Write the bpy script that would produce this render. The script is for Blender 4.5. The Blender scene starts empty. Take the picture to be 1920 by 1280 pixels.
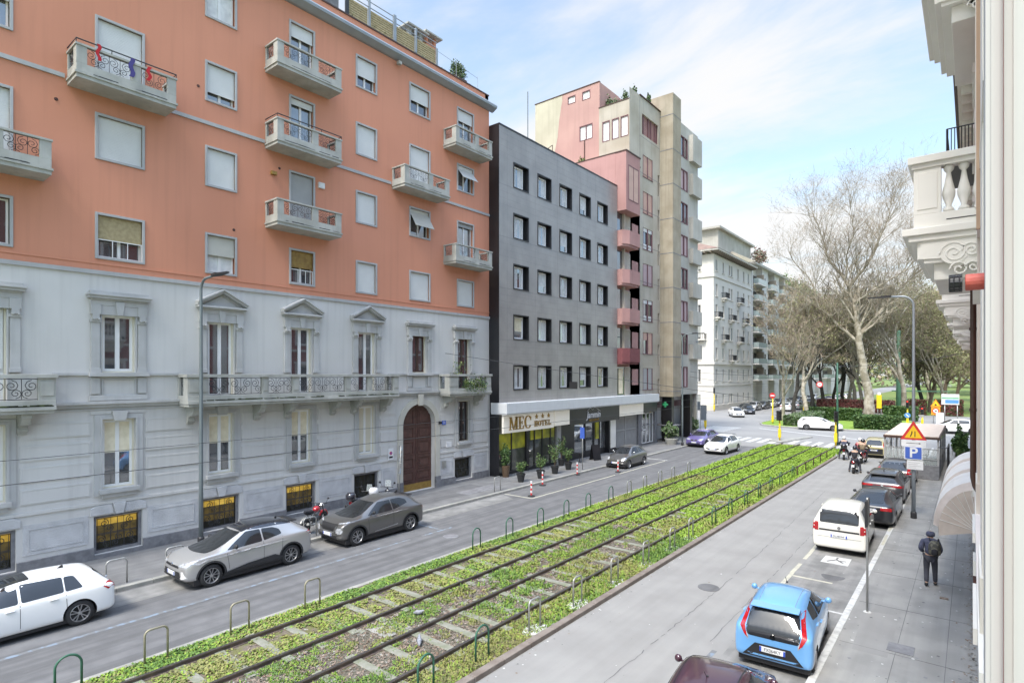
import bpy, bmesh, math, random
import numpy as np
from mathutils import Vector, Matrix
from mathutils.bvhtree import BVHTree
random.seed(7); np.random.seed(7)
PI = math.pi; R = math.radians
sc = bpy.context.scene
COL = sc.collection
# ------------------------------------------------------------------ camera
H = 6.545; TH = R(38.725)
cd = bpy.data.cameras.new('camera'); cam = bpy.data.objects.new('camera', cd); COL.objects.link(cam)
cam.location = (0, 0, H); cam.rotation_euler = (R(90), 0, TH)
cd.sensor_width = 36; cd.lens = 20.156; cd.shift_y = 0.0318; cd.clip_end = 3000; cd.clip_start = .05
sc.camera = cam
sc.view_settings.view_transform = 'Standard'; sc.view_settings.look = 'None'
sc.view_settings.exposure = 0.95; sc.view_settings.gamma = 1
# ------------------------------------------------------------------ sky and sun
SUN_EL = R(55); SUN_AZ = R(175)      # azimuth measured from +Y clockwise
w = bpy.data.worlds.new('World'); sc.world = w; w.use_nodes = True
nt = w.node_tree; N = nt.nodes; L = nt.links; N.clear()
out = N.new('ShaderNodeOutputWorld'); bg = N.new('ShaderNodeBackground'); L.new(bg.outputs[0], out.inputs[0])
sky = N.new('ShaderNodeTexSky'); sky.sky_type = 'NISHITA'; sky.sun_disc = False
sky.sun_elevation = SUN_EL; sky.sun_rotation = SUN_AZ; sky.air_density = 1.0; sky.dust_density = 1.5; sky.ozone_density = 2.0
bg.inputs[1].default_value = 0.10
tc = N.new('ShaderNodeTexCoord'); sx = N.new('ShaderNodeSeparateXYZ'); L.new(tc.outputs['Generated'], sx.inputs[0])
def mth(op, a, b=None, c=None):
    n = N.new('ShaderNodeMath'); n.operation = op
    for i, v in enumerate((a, b, c)):
        if v is None: continue
        if isinstance(v, (int, float)): n.inputs[i].default_value = v
        else: L.new(v, n.inputs[i])
    return n.outputs[0]
zz = mth('ADD', mth('MAXIMUM', sx.outputs[2], 0.0), 0.22)
cx = N.new('ShaderNodeCombineXYZ'); L.new(mth('DIVIDE', sx.outputs[0], zz), cx.inputs[0]); L.new(mth('DIVIDE', sx.outputs[1], zz), cx.inputs[1])
mp = N.new('ShaderNodeMapping'); L.new(cx.outputs[0], mp.inputs[0]); mp.inputs['Rotation'].default_value = (0, 0, R(25)); mp.inputs['Scale'].default_value = (.55, 1.25, 1); mp.inputs['Location'].default_value = (3.1, 1.7, 0)
n1 = N.new('ShaderNodeTexNoise'); L.new(mp.outputs[0], n1.inputs['Vector']); n1.inputs['Scale'].default_value = 1.5; n1.inputs['Detail'].default_value = 10; n1.inputs['Roughness'].default_value = .58; n1.inputs['Distortion'].default_value = .5
# thinner cloud towards the right of the view and overhead, thick white towards the horizon
dens = mth('ADD', n1.outputs[0], mth('MULTIPLY', mth('SUBTRACT', 0.30, sx.outputs[2]), 0.55))
dens = mth('ADD', dens, mth('MULTIPLY', mth('ADD', sx.outputs[0], .55), -.16))
cr = N.new('ShaderNodeValToRGB'); L.new(dens, cr.inputs[0]); cr.color_ramp.elements[0].position = .30; cr.color_ramp.elements[1].position = .56
cr.color_ramp.interpolation = 'EASE'
mx = N.new('ShaderNodeMix'); mx.data_type = 'RGBA'
L.new(mth('ADD', mth('MULTIPLY', cr.outputs[0], .76), .20), mx.inputs[0])
br = N.new('ShaderNodeMix'); br.data_type = 'RGBA'; br.blend_type = 'MULTIPLY'; br.inputs[0].default_value = 1
L.new(sky.outputs[0], br.inputs[6]); br.inputs[7].default_value = (1.95, 2.0, 1.85, 1)
L.new(br.outputs[2], mx.inputs[6]); mx.inputs[7].default_value = (5.2, 5.15, 5.1, 1)
# an overcast sky is two to three times brighter overhead than near the horizon
zr = N.new('ShaderNodeMapRange'); L.new(sx.outputs[2], zr.inputs[0]); zr.inputs[1].default_value = .56; zr.inputs[2].default_value = .95; zr.inputs[3].default_value = 1; zr.inputs[4].default_value = 2.7
vm = N.new('ShaderNodeVectorMath'); vm.operation = 'SCALE'; L.new(mx.outputs[2], vm.inputs[0]); L.new(zr.outputs[0], vm.inputs['Scale'])
L.new(vm.outputs[0], bg.inputs[0])
sd = bpy.data.lights.new('sun', 'SUN'); sun = bpy.data.objects.new('sun', sd); COL.objects.link(sun)
sd.energy = 2.0; sd.angle = R(12); sd.color = (1, .96, .9)
sv = Vector((math.sin(SUN_AZ) * math.cos(SUN_EL), math.cos(SUN_AZ) * math.cos(SUN_EL), math.sin(SUN_EL)))
sun.rotation_euler = sv.to_track_quat('Z', 'Y').to_euler()

# ------------------------------------------------------------------ helpers
def lin(c):
    return tuple((x / 12.92 if x <= .04045 else ((x + .055) / 1.055) ** 2.4) for x in c)
MATS = {}
def mat(name, col, rough=.75, col2=None, scale=2.0, var=.12, metal=0, coat=0, bump=0, bscale=None, detail=6, emit=0, streak=0, spec=.5, alpha=1, ys=0, lo=.35, hi=.65, trans=0):
    """procedural material: two tones mixed by fractal noise, optional bump and vertical weather streaks"""
    m = bpy.data.materials.new(name); m.use_nodes = True; MATS[name] = m
    nt = m.node_tree; N = nt.nodes; L = nt.links
    b = N['Principled BSDF']; b.inputs['Roughness'].default_value = rough; b.inputs['Metallic'].default_value = metal
    b.inputs['Coat Weight'].default_value = coat; b.inputs['Coat Roughness'].default_value = .04; b.inputs['Specular IOR Level'].default_value = spec
    b.inputs['Transmission Weight'].default_value = trans
    c1 = (*col, 1); c2 = (*(col2 if col2 else tuple(x * (1 - var) for x in col)), 1)
    tc = N.new('ShaderNodeTexCoord'); n = N.new('ShaderNodeTexNoise'); n.inputs['Scale'].default_value = scale; n.inputs['Detail'].default_value = detail
    L.new(tc.outputs['Object'], n.inputs['Vector'])
    cr = N.new('ShaderNodeValToRGB'); cr.color_ramp.elements[0].position = lo; cr.color_ramp.elements[1].position = hi
    cr.color_ramp.elements[0].color = c1; cr.color_ramp.elements[1].color = c2; L.new(n.outputs[0], cr.inputs[0])
    last = cr.outputs[0]
    if streak:
        mp = N.new('ShaderNodeMapping'); mp.inputs['Scale'].default_value = (3.0, 3.0, .12); L.new(tc.outputs['Object'], mp.inputs[0])
        s = N.new('ShaderNodeTexNoise'); s.inputs['Scale'].default_value = 1.6; s.inputs['Detail'].default_value = 5; L.new(mp.outputs[0], s.inputs['Vector'])
        r2 = N.new('ShaderNodeMapRange'); r2.inputs[1].default_value = .5; r2.inputs[2].default_value = .8; r2.inputs[3].default_value = 0; r2.inputs[4].default_value = streak
        L.new(s.outputs[0], r2.inputs[0])
        mx = N.new('ShaderNodeMix'); mx.data_type = 'RGBA'; L.new(r2.outputs[0], mx.inputs[0]); L.new(last, mx.inputs[6]); mx.inputs[7].default_value = (*[x * .55 for x in col], 1)
        last = mx.outputs[2]
    if ys:      # long wear marks along the street
        mp = N.new('ShaderNodeMapping'); mp.inputs['Scale'].default_value = (1.6, .05, 1); L.new(tc.outputs['Object'], mp.inputs[0])
        s = N.new('ShaderNodeTexNoise'); s.inputs['Scale'].default_value = 2.2; s.inputs['Detail'].default_value = 8; L.new(mp.outputs[0], s.inputs['Vector'])
        r2 = N.new('ShaderNodeMapRange'); r2.inputs[1].default_value = .42; r2.inputs[2].default_value = .62; r2.inputs[3].default_value = 0; r2.inputs[4].default_value = ys; L.new(s.outputs[0], r2.inputs[0])
        mx = N.new('ShaderNodeMix'); mx.data_type = 'RGBA'; L.new(r2.outputs[0], mx.inputs[0]); L.new(last, mx.inputs[6]); mx.inputs[7].default_value = (*[x * .5 for x in col], 1); last = mx.outputs[2]
    L.new(last, b.inputs['Base Color'])
    if bump:
        n2 = N.new('ShaderNodeTexNoise'); n2.inputs['Scale'].default_value = bscale or scale * 8; n2.inputs['Detail'].default_value = 4; L.new(tc.outputs['Object'], n2.inputs['Vector'])
        bp = N.new('ShaderNodeBump'); bp.inputs['Strength'].default_value = bump; bp.inputs['Distance'].default_value = .02; L.new(n2.outputs[0], bp.inputs['Height']); L.new(bp.outputs[0], b.inputs['Normal'])
    if emit:
        L.new(last, b.inputs['Emission Color']); b.inputs['Emission Strength'].default_value = emit
    if alpha < 1: b.inputs['Alpha'].default_value = alpha
    return m

class Fr:
    """local frame: a along u, b up, c along the outward normal"""
    def __init__(s, o, u, n): s.o = Vector(o); s.u = Vector(u); s.n = Vector(n); s.z = Vector((0, 0, 1))
    def __call__(s, a, b, c=0): return s.o + s.u * a + s.z * b + s.n * c
WF = Fr((0, 0, 0), (1, 0, 0), (0, -1, 0))    # world: a=x, b=z, c=-y
class MB:
    def __init__(s): s.v = []; s.f = []; s.m = []
    def poly(s, pts, m=0):
        i = len(s.v); s.v += [tuple(p) for p in pts]; s.f.append(tuple(range(i, i + len(pts)))); s.m.append(m)
    def box(s, x0, x1, y0, y1, z0, z1, m=0):
        i = len(s.v)
        s.v += [(x, y, z) for z in (z0, z1) for y in (y0, y1) for x in (x0, x1)]
        for q in ((0, 2, 3, 1), (4, 5, 7, 6), (0, 1, 5, 4), (2, 6, 7, 3), (0, 4, 6, 2), (1, 3, 7, 5)):
            s.f.append(tuple(i + k for k in q)); s.m.append(m)
        return s
    def fbox(s, F, a0, a1, b0, b1, c0, c1, m=0):
        i = len(s.v)
        s.v += [tuple(F(a, b, c)) for c in (c0, c1) for b in (b0, b1) for a in (a0, a1)]
        for q in ((0, 2, 3, 1), (4, 5, 7, 6), (0, 1, 5, 4), (2, 6, 7, 3), (0, 4, 6, 2), (1, 3, 7, 5)):
            s.f.append(tuple(i + k for k in q)); s.m.append(m)
        return s
    def prism(s, F, pts, c0, c1, m=0):
        """polygon (a,b) counter-clockwise seen from outside, between depths c0<c1"""
        i = len(s.v); n = len(pts)
        s.v += [tuple(F(a, b, c0)) for a, b in pts] + [tuple(F(a, b, c1)) for a, b in pts]
        s.f.append(tuple(i + k for k in range(n - 1, -1, -1))); s.m.append(m)
        s.f.append(tuple(i + n + k for k in range(n))); s.m.append(m)
        for k in range(n):
            s.f.append((i + k, i + (k + 1) % n, i + n + (k + 1) % n, i + n + k)); s.m.append(m)
        return s
    def vprism(s, pts, z0, z1, m=0):
        """plan polygon (x,y) ccw extruded up"""
        i = len(s.v); n = len(pts)
        s.v += [(x, y, z0) for x, y in pts] + [(x, y, z1) for x, y in pts]
        s.f.append(tuple(i + k for k in range(n - 1, -1, -1))); s.m.append(m)
        s.f.append(tuple(i + n + k for k in range(n))); s.m.append(m)
        for k in range(n):
            s.f.append((i + k, i + (k + 1) % n, i + n + (k + 1) % n, i + n + k)); s.m.append(m)
        return s
    def tube(s, pts, r, n=6, m=0, cap=True):
        pts = [Vector(p) for p in pts]; rs = r if isinstance(r, (list, tuple)) else [r] * len(pts)
        i0 = len(s.v); up = None
        for k, p in enumerate(pts):
            d = (pts[min(k + 1, len(pts) - 1)] - pts[max(k - 1, 0)])
            d = d.normalized() if d.length > 1e-9 else Vector((0, 0, 1))
            if up is None: up = Vector((0, 0, 1)) if abs(d.z) < .9 else Vector((1, 0, 0))
            a = d.cross(up).normalized(); b = a.cross(d).normalized(); up = b
            for j in range(n):
                t = 2 * PI * j / n; s.v.append(tuple(p + (a * math.cos(t) + b * math.sin(t)) * rs[k]))
        for k in range(len(pts) - 1):
            for j in range(n):
                a = i0 + k * n + j; b = i0 + k * n + (j + 1) % n
                s.f.append((a, a + n, b + n, b)); s.m.append(m)
        if cap:
            s.f.append(tuple(i0 + j for j in range(n))); s.m.append(m)
            s.f.append(tuple(i0 + (len(pts) - 1) * n + j for j in range(n - 1, -1, -1))); s.m.append(m)
        return s
    def lathe(s, c, prof, n=16, axis='z', m=0, seg=None, cap=True):
        """profile [(r,h)] about an axis through c"""
        i0 = len(s.v); c = Vector(c)
        for r_, h in prof:
            for j in range(n):
                t = 2 * PI * j / n; a, b = r_ * math.cos(t), r_ * math.sin(t)
                s.v.append(tuple(c + (Vector((a, b, h)) if axis == 'z' else Vector((b, h, a)) if axis == 'y' else Vector((h, a, b)))))
        for k in range(len(prof) - 1):
            for j in range(n):
                a = i0 + k * n + j; b = i0 + k * n + (j + 1) % n
                s.f.append((a, b, b + n, a + n)); s.m.append(m if seg is None else seg[k])
        if not cap: return s
        s.f.append(tuple(i0 + j for j in range(n - 1, -1, -1))); s.m.append(m)
        s.f.append(tuple(i0 + (len(prof) - 1) * n + j for j in range(n))); s.m.append(m)
        return s
    def each(s, name, mats, parent=None):
        # one object per box
        for k in range(0, len(s.v), 8):
            q = MB(); q.v = s.v[k:k + 8]; q.f = [tuple(i - k for i in f) for f in s.f[k // 8 * 6:k // 8 * 6 + 6]]; q.m = s.m[k // 8 * 6:k // 8 * 6 + 6]; q.build(name, mats, parent)
    def build(s, name, mats, parent=None, smooth=False, bevel=0):
        me = bpy.data.meshes.new(name); me.from_pydata(s.v, [], s.f)
        for q in (mats if isinstance(mats, (list, tuple)) else [mats]): me.materials.append(MATS[q] if isinstance(q, str) else q)
        me.polygons.foreach_set('material_index', s.m)
        if smooth: me.polygons.foreach_set('use_smooth', [True] * len(s.f))
        me.update()
        o = bpy.data.objects.new(name, me); COL.objects.link(o); o.parent = parent
        if bevel:
            b = o.modifiers.new('bevel', 'BEVEL'); b.width = bevel; b.segments = 2; b.limit_method = 'ANGLE'
        return o
def fast_mesh(name, V, Fq, mats, midx=None, parent=None, smooth=False):
    me = bpy.data.meshes.new(name); V = np.asarray(V, dtype=np.float32); Fq = np.asarray(Fq, dtype=np.int32); n, k = Fq.shape
    me.vertices.add(len(V)); me.vertices.foreach_set('co', V.ravel())
    me.loops.add(n * k); me.loops.foreach_set('vertex_index', Fq.ravel())
    me.polygons.add(n); me.polygons.foreach_set('loop_start', np.arange(n, dtype=np.int32) * k)
    me.update(calc_edges=True)
    for q in mats: me.materials.append(MATS[q])
    if midx is not None: me.polygons.foreach_set('material_index', np.asarray(midx, dtype=np.int32))
    if smooth: me.polygons.foreach_set('use_smooth', [True] * n)
    o = bpy.data.objects.new(name, me); COL.objects.link(o); o.parent = parent
    return o
def tag(o, label=None, cat=None, group=None, kind=None):
    if label: o['label'] = label
    if cat: o['category'] = cat
    if group: o['group'] = group
    if kind: o['kind'] = kind
    return o
def thing(name, label, cat, loc=(0, 0, 0), rz=0, group=None):
    o = bpy.data.objects.new(name, None); COL.objects.link(o); o.location = loc; o.rotation_euler = (0, 0, rz); o.empty_display_size = .3
    return tag(o, label, cat, group)
CH = {}
def kids(o): return [c for c in bpy.data.objects if c.parent == o]
def copy_tree(o, loc=None, rz=None, label=None, parent=None, scale=None, swap=None, keep=True, idx=None):
    if idx is None:
        idx = {}
        for c in bpy.data.objects:
            if c.parent: idx.setdefault(c.parent.name, []).append(c)
    c = o.copy(); COL.objects.link(c)
    if parent is not None: c.parent = parent
    if loc is not None: c.location = loc
    if rz is not None: c.rotation_euler = (0, 0, rz)
    if scale is not None: c.scale = scale if isinstance(scale, tuple) else (scale,) * 3
    if label: c['label'] = label
    if swap and c.type == 'MESH':
        for i, sl in enumerate(c.material_slots):
            if sl.material and sl.material.name in swap:
                q_ = MATS[swap[sl.material.name]]; sl.link = 'OBJECT'; sl.material = q_
    for ch in idx.get(o.name, []): copy_tree(ch, parent=c, swap=swap, idx=idx)
    return c
def struct(o): o['kind'] = 'structure'; return o
def text_mesh(name, s, size, F, a, b, c, matname, parent, depth=.02, align='CENTER', bold=0, shear=0, sx_=1.0):
    cu = bpy.data.curves.new(name, 'FONT'); cu.body = s; cu.size = size; cu.extrude = depth / 2; cu.align_x = align; cu.align_y = 'CENTER'; cu.offset = bold; cu.shear = shear
    t = bpy.data.objects.new(name, cu); COL.objects.link(t)
    dg = bpy.context.evaluated_depsgraph_get(); me = bpy.data.meshes.new_from_object(t.evaluated_get(dg))
    bpy.data.objects.remove(t); bpy.data.curves.remove(cu)
    for v in me.vertices: v.co = F(a + v.co.x * sx_, b + v.co.y, c + v.co.z)
    me.materials.clear(); me.materials.append(MATS[matname]); me.name = name
    o = bpy.data.objects.new(name, me); COL.objects.link(o); o.parent = parent
    return o
def holes_wall(mb, F, a0, a1, b0, b1, holes, m=0, depth=.25, mr=None, c=0):
    """flat wall with rectangular openings (a0,a1,b0,b1[,depth]) and their reveals"""
    A = sorted({a0, a1, *[h[0] for h in holes], *[h[1] for h in holes]}); B = sorted({b0, b1, *[h[2] for h in holes], *[h[3] for h in holes]})
    A = [x for x in A if a0 <= x <= a1]; B = [x for x in B if b0 <= x <= b1]
    for j in range(len(B) - 1):
        run = None
        for i in range(len(A) - 1):
            ca, cb = (A[i] + A[i + 1]) / 2, (B[j] + B[j + 1]) / 2
            ins = any(h[0] < ca < h[1] and h[2] < cb < h[3] for h in holes)
            if not ins:
                if run is None: run = A[i]
                end = A[i + 1]
            if run is not None and (ins or i == len(A) - 2):
                mb.poly([F(run, B[j], c), F(end, B[j], c), F(end, B[j + 1], c), F(run, B[j + 1], c)], m); run = None
    mr = m if mr is None else mr
    for h in holes:
        d = h[4] if len(h) > 4 else depth; x0, x1, y0, y1 = h[:4]
        mb.poly([F(x0, y0, c), F(x1, y0, c), F(x1, y0, c - d), F(x0, y0, c - d)], mr)
        mb.poly([F(x0, y1, c - d), F(x1, y1, c - d), F(x1, y1, c), F(x0, y1, c)], mr)
        mb.poly([F(x0, y0, c), F(x0, y0, c - d), F(x0, y1, c - d), F(x0, y1, c)], mr)
        mb.poly([F(x1, y0, c - d), F(x1, y0, c), F(x1, y1, c), F(x1, y1, c - d)], mr)
def rect(mb, F, a0, a1, b0, b1, c, m=0): mb.poly([F(a0, b0, c), F(a1, b0, c), F(a1, b1, c), F(a0, b1, c)], m)
def ring(mb, F, a0, a1, b0, b1, t, c0, c1, m=0, tb=None):
    tb = t if tb is None else tb
    mb.fbox(F, a0, a0 + t, b0, b1, c0, c1, m); mb.fbox(F, a1 - t, a1, b0, b1, c0, c1, m)
    mb.fbox(F, a0 + t, a1 - t, b0, b0 + tb, c0, c1, m); mb.fbox(F, a0 + t, a1 - t, b1 - t, b1, c0, c1, m)

# ------------------------------------------------------------------ materials
mat('orange_plaster', (.63, .275, .175), .9, (.56, .24, .15), .22, bump=.15, bscale=25, streak=.2, lo=.3, hi=.7)
mat('grey_plaster', (.61, .60, .58), .9, (.54, .53, .51), .3, bump=.12, bscale=22, streak=.3)
mat('rough_render', (.56, .56, .565), .95, (.46, .46, .465), 2.2, bump=.9, bscale=26)
mat('grey_stone_trim', (.48, .48, .475), .85, (.41, .41, .40), 1.5, bump=.1, streak=.35)
mat('plinth_stone', (.15, .15, .16), .85, (.22, .22, .23), 5, bump=.2)
mat('window_trim', (.42, .42, .42), .7, var=.1, streak=.3)
mat('concrete_trim', (.43, .43, .40), .9, (.33, .33, .30), 1.4, bump=.15, streak=.5)
mat('slab_under', (.34, .34, .31), .9, (.22, .23, .19), 1.8, lo=.4, hi=.7)
mat('shutter_white', (.66, .66, .64), .55, var=.06)
mat('shutter_beige', (.52, .50, .44), .6, var=.08)
mat('shutter_grey', (.38, .38, .37), .6, var=.08)
mat('straw', (.44, .36, .21), .9, (.34, .27, .15), 9, bump=.3)
mat('white_paint', (.78, .78, .77), .45, var=.05)
mat('cream_paint', (.66, .62, .50), .5, var=.06)
mat('gold_wood', (.33, .21, .05), .5, (.24, .14, .03), 6)
mat('brown_wood', (.115, .055, .045), .5, (.08, .04, .033), 5)
mat('brown_frame', (.07, .035, .025), .5)
mat('glass', (.26, .27, .29), .03, (.20, .21, .22), .7, spec=1.0, metal=.75)
mat('glass_sky', (.36, .38, .40), .04, (.30, .32, .33), 1.2, spec=1.0, metal=.7)
mat('curtain', (.74, .75, .74), .8, (.60, .61, .61), 4)
mat('curtain_warm', (.80, .73, .56), .8, (.68, .61, .44), 4)
mat('iron', (.03, .03, .033), .5, var=.2)
mat('iron_rust', (.10, .045, .035), .8, (.05, .03, .03), 6)
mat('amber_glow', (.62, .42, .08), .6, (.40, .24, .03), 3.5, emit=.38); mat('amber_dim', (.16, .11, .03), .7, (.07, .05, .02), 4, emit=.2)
mat('dark_inside', (.025, .023, .018), .7, (.05, .045, .02), 3)
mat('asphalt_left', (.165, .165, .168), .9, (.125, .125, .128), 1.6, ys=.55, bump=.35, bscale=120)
mat('asphalt_right', (.285, .28, .268), .88, (.245, .24, .23), .8, ys=.14, bump=.3, bscale=120)
mat('asphalt_far', (.27, .265, .255), .88, (.23, .225, .22), .25, bump=.2, bscale=60)
mat('asphalt_parking', (.18, .18, .175), .9, (.28, .275, .265), 1.6, ys=.3, bump=.35, bscale=110)
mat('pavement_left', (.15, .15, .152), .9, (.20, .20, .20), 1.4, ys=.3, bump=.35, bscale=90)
mat('pavement_right', (.245, .242, .232), .9, (.30, .295, .28), 1.1, ys=.2, bump=.3, bscale=90, lo=.4, hi=.6)
mat('kerb_stone', (.34, .33, .30), .85, (.25, .25, .23), 2.5, bump=.2)
mat('kerb_brown', (.16, .13, .11), .9, (.22, .19, .165), 3, bump=.25)
mat('line_white', (.56, .56, .54), .7, (.40, .40, .39), 6, lo=.45, hi=.7)
mat('line_cream', (.50, .48, .38), .7, (.36, .35, .30), 5, lo=.4, hi=.7)
mat('line_blue', (.20, .25, .31), .75, (.16, .165, .17), 5, lo=.40, hi=.52)
mat('soil', (.14, .14, .055), .95, (.16, .13, .105), 3.5, bump=.9, bscale=45, lo=.42, hi=.58)
mat('gravel', (.16, .145, .115), .95, (.085, .08, .055), 22, bump=1.2, bscale=40)
mat('lawn', (.20, .31, .035), .95, (.15, .24, .03), 1.2, bump=.5, bscale=60)
mat('park_lawn', (.13, .21, .04), .95, (.17, .19, .06), .15, bump=.5, bscale=10)
mat('blade_a', (.24, .36, .045), .8, (.19, .30, .035), 3)
mat('blade_b', (.09, .175, .03), .8, (.13, .22, .05), 3)
mat('blade_c', (.27, .27, .08), .85, (.20, .20, .08), 3)
mat('litter', (.17, .115, .08), .9, (.28, .23, .19), 5)
mat('rail_steel', (.10, .085, .075), .55, (.17, .125, .10), 3, metal=.3)
mat('rail_top', (.20, .19, .18), .35, var=.2, metal=.8)
mat('sleeper', (.26, .255, .22), .95, (.18, .19, .135), 4, bump=.3)
mat('galvanised', (.42, .42, .40), .45, var=.2, metal=.55)
mat('olive_metal', (.34, .31, .22), .5, (.27, .25, .19), 4, metal=.4)
mat('green_metal', (.035, .12, .075), .5, var=.2)
mat('pole_grey', (.17, .20, .21), .5, var=.1, metal=.2)
mat('pole_light', (.30, .33, .36), .45, var=.1, metal=.3)
mat('yellow_paint', (.80, .58, .02), .5, var=.08)
mat('black', (.02, .02, .022), .5)
mat('rubber', (.018, .018, .02), .8, (.03, .03, .03), 20)
mat('chrome', (.6, .6, .6), .15, metal=1)
mat('alloy', (.50, .50, .51), .28, metal=.8)
mat('alloy_dark', (.10, .10, .105), .35, metal=.7)
mat('plate_white', (.72, .73, .74), .4)
mat('plate_blue', (.03, .08, .45), .4)
mat('tail_red', (.45, .01, .015), .15, (.30, .005, .01), 12, coat=1)
mat('lamp_clear', (.70, .72, .75), .08, (.35, .36, .38), 14, coat=1, metal=.3)
mat('car_glass', (.035, .038, .042), .02, spec=.9, metal=.35)
mat('cladding', (.035, .035, .038), .6, bump=.1)
def paint(n, c, metal=0., r=.3): return mat(n, c, r, var=.03, scale=1.5, coat=1, metal=metal)
paint('p_white', (.80, .80, .79)); paint('p_silver', (.50, .49, .48), .55, .32); paint('p_grey', (.155, .15, .145), .55); paint('p_darkgrey', (.07, .07, .075), .4)
paint('p_violet', (.17, .14, .36), .3); paint('p_blue', (.16, .39, .72), .15); paint('p_aubergine', (.065, .022, .038), .3); paint('p_black', (.016, .017, .021), .2)
paint('p_beige', (.50, .44, .24), .2); paint('p_roofblack', (.02, .022, .03), .1, .18); paint('p_cream', (.78, .765, .70))
# ================================================================== GROUND, ROADS, PAVEMENTS
def sheet(name, pts, z, m):
    b = MB(); b.poly([(x, y, z) for x, y in pts], 0); return struct(b.build(name, m))
def rc(x0, x1, y0, y1): return [(x0, y0), (x1, y0), (x1, y1), (x0, y1)]
sheet('ground', rc(-900, 900, -200, 1500), -.05, 'park_lawn')
sheet('junction_road', [(-120, 52), (60, 52), (60, 112), (-6, 112), (-6, 600), (6, 600), (6, 900), (-34, 900), (-34, 130), (-120, 100)], -.012, 'asphalt_far')
sheet('left_road', rc(-20.0, -14.7, -12, 54), 0, 'asphalt_left')
sheet('right_road', rc(-8.25, -4.55, -12, 54), 0, 'asphalt_right')
sheet('parking_lane', rc(-4.55, -2.72, -12, 43), 0, 'asphalt_parking')
sheet('parking_lane', rc(-4.55, -2.72, 43, 54), 0, 'asphalt_right')
def kerbed(name, x0, x1, y0, y1, z, m, edge, km, kw=.2):
    b = MB(); k0, k1 = (x1 - kw, x1) if edge > 0 else (x0, x0 + kw)
    b.box(*( (x0, k0) if edge > 0 else (k1, x1)), y0, y1, -.05, z, 0); o = struct(b.build(name, [m]))
    k = MB(); y = y0
    while y < y1 - .05:
        e = min(y + 1.0, y1); k.box(k0, k1, y, e - .008, -.05, z + .003 + random.uniform(0, .003), 0); y = e
    struct(k.build(name + '_kerb', [km], bevel=.012)); return o
kerbed('left_pavement', -23.8, -20.0, -12, 60, .12, 'pavement_left', 1, 'kerb_stone')
kerbed('right_pavement', -2.72, .15, -12, 62, .10, 'pavement_right', -1, 'line_white', .16)
sheet('corner_pavement', rc(-60, -20.0, 60.003, 64), .10, 'pavement_left')
# patches, slabs and stains in the pavement with outlines of their own
for x0, x1, y0, y1, mm in ((-1.9, -.9, 9.2, 12.6, 'asphalt_parking'), (-.9, -.2, 14.2, 15.2, 'asphalt_right')):
    pass
sheet('pavement_patch', [(-1.15, 12.0), (-.35, 12.0), (-.35, 14.6), (-1.05, 14.6)], .1035, 'asphalt_right')
sheet('pavement_patch', [(-2.2, 15.5), (-1.5, 15.5), (-1.5, 18.4), (-2.3, 18.2)], .1035, 'asphalt_right')
sheet('pavement_patch', [(-22.8, 17.2), (-21.1, 17.2), (-21.1, 24.6), (-22.9, 24.6)], .1235, 'asphalt_left')
sheet('pavement_patch', [(-22.6, 40.0), (-20.7, 40.2), (-20.8, 44.6), (-22.5, 44.4)], .1235, 'asphalt_left')
sheet('road_patch', [(-19.9, -5), (-18.75, -5), (-18.75, 23.5), (-19.9, 24)], .004, 'asphalt_parking')
sheet('road_patch', [(-19.9, 24.2), (-18.2, 24.2), (-18.2, 41), (-19.9, 41)], .004, 'asphalt_left')
sheet('oil_stain', [(-3.5 + .35 * math.cos(t), 20.9 + .28 * math.sin(t * 1.0) + .1 * math.cos(2 * t)) for t in [i * PI / 6 for i in range(12)]], .004, 'asphalt_left')
def wobble(x, y0, y1, w_, z, m, name='road_marking'):
    b = MB(); y = y0
    while y < y1:
        e = min(y + .6, y1); d = random.uniform(-.012, .012)
        if random.random() > .08: b.poly([(x + d - w_ / 2, y, z), (x + w_ / 2 + d, y, z), (x + w_ / 2 + d * .5, e, z), (x - w_ / 2 + d * .5, e, z)])
        y = e
    return struct(b.build(name, m))
wobble(-4.62, 18.7, 26.5, .12, .006, 'line_cream'); wobble(-2.64, 25.6, 32.4, .1, .106, 'line_cream')
wobble(-18.05, 24.2, 41.2, .10, .008, 'line_cream'); wobble(-17.35, -4, 17.5, .14, .006, 'line_blue'); wobble(-4.75, 10.5, 13.6, .12, .006, 'line_blue')
sheet('road_marking', rc(-19.9, -18.0, 24.12, 24.24), .0085, 'line_cream'); sheet('road_marking', rc(-4.55, -3.4, 20.2, 20.32), .006, 'line_cream')
sheet('road_marking', rc(-19.9, -18.0, 41.2, 41.35), .0085, 'line_white'); sheet('road_marking', rc(-3.2, -2.73, 17.8, 17.9), .006, 'line_white')
sheet('road_marking', rc(-19.9, -17.4, 16.9, 17.02), .0065, 'line_blue')
# painted loading square with its hooked arrow
sheet('road_marking', [(-4.13, 22.38), (-3.29, 22.36), (-3.31, 23.32), (-4.11, 23.24)], .006, 'line_white')
b = MB()
b.poly([(-4.0, 22.58, .009), (-3.93, 22.52, .009), (-3.72, 22.86, .009), (-3.72, 22.98, .009)]); b.poly([(-3.72, 22.86, .009), (-3.5, 22.60, .009), (-3.45, 22.66, .009), (-3.72, 22.98, .009)])
b.poly([(-3.74, 22.95, .0095), (-3.70, 22.95, .0095), (-3.68, 23.2, .0095), (-3.76, 23.2, .0095)]); b.poly([(-3.60, 22.8, .0095), (-3.40, 22.84, .0095), (-3.42, 22.9, .0095), (-3.60, 22.88, .0095)])
struct(b.build('road_marking', 'asphalt_left'))
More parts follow.
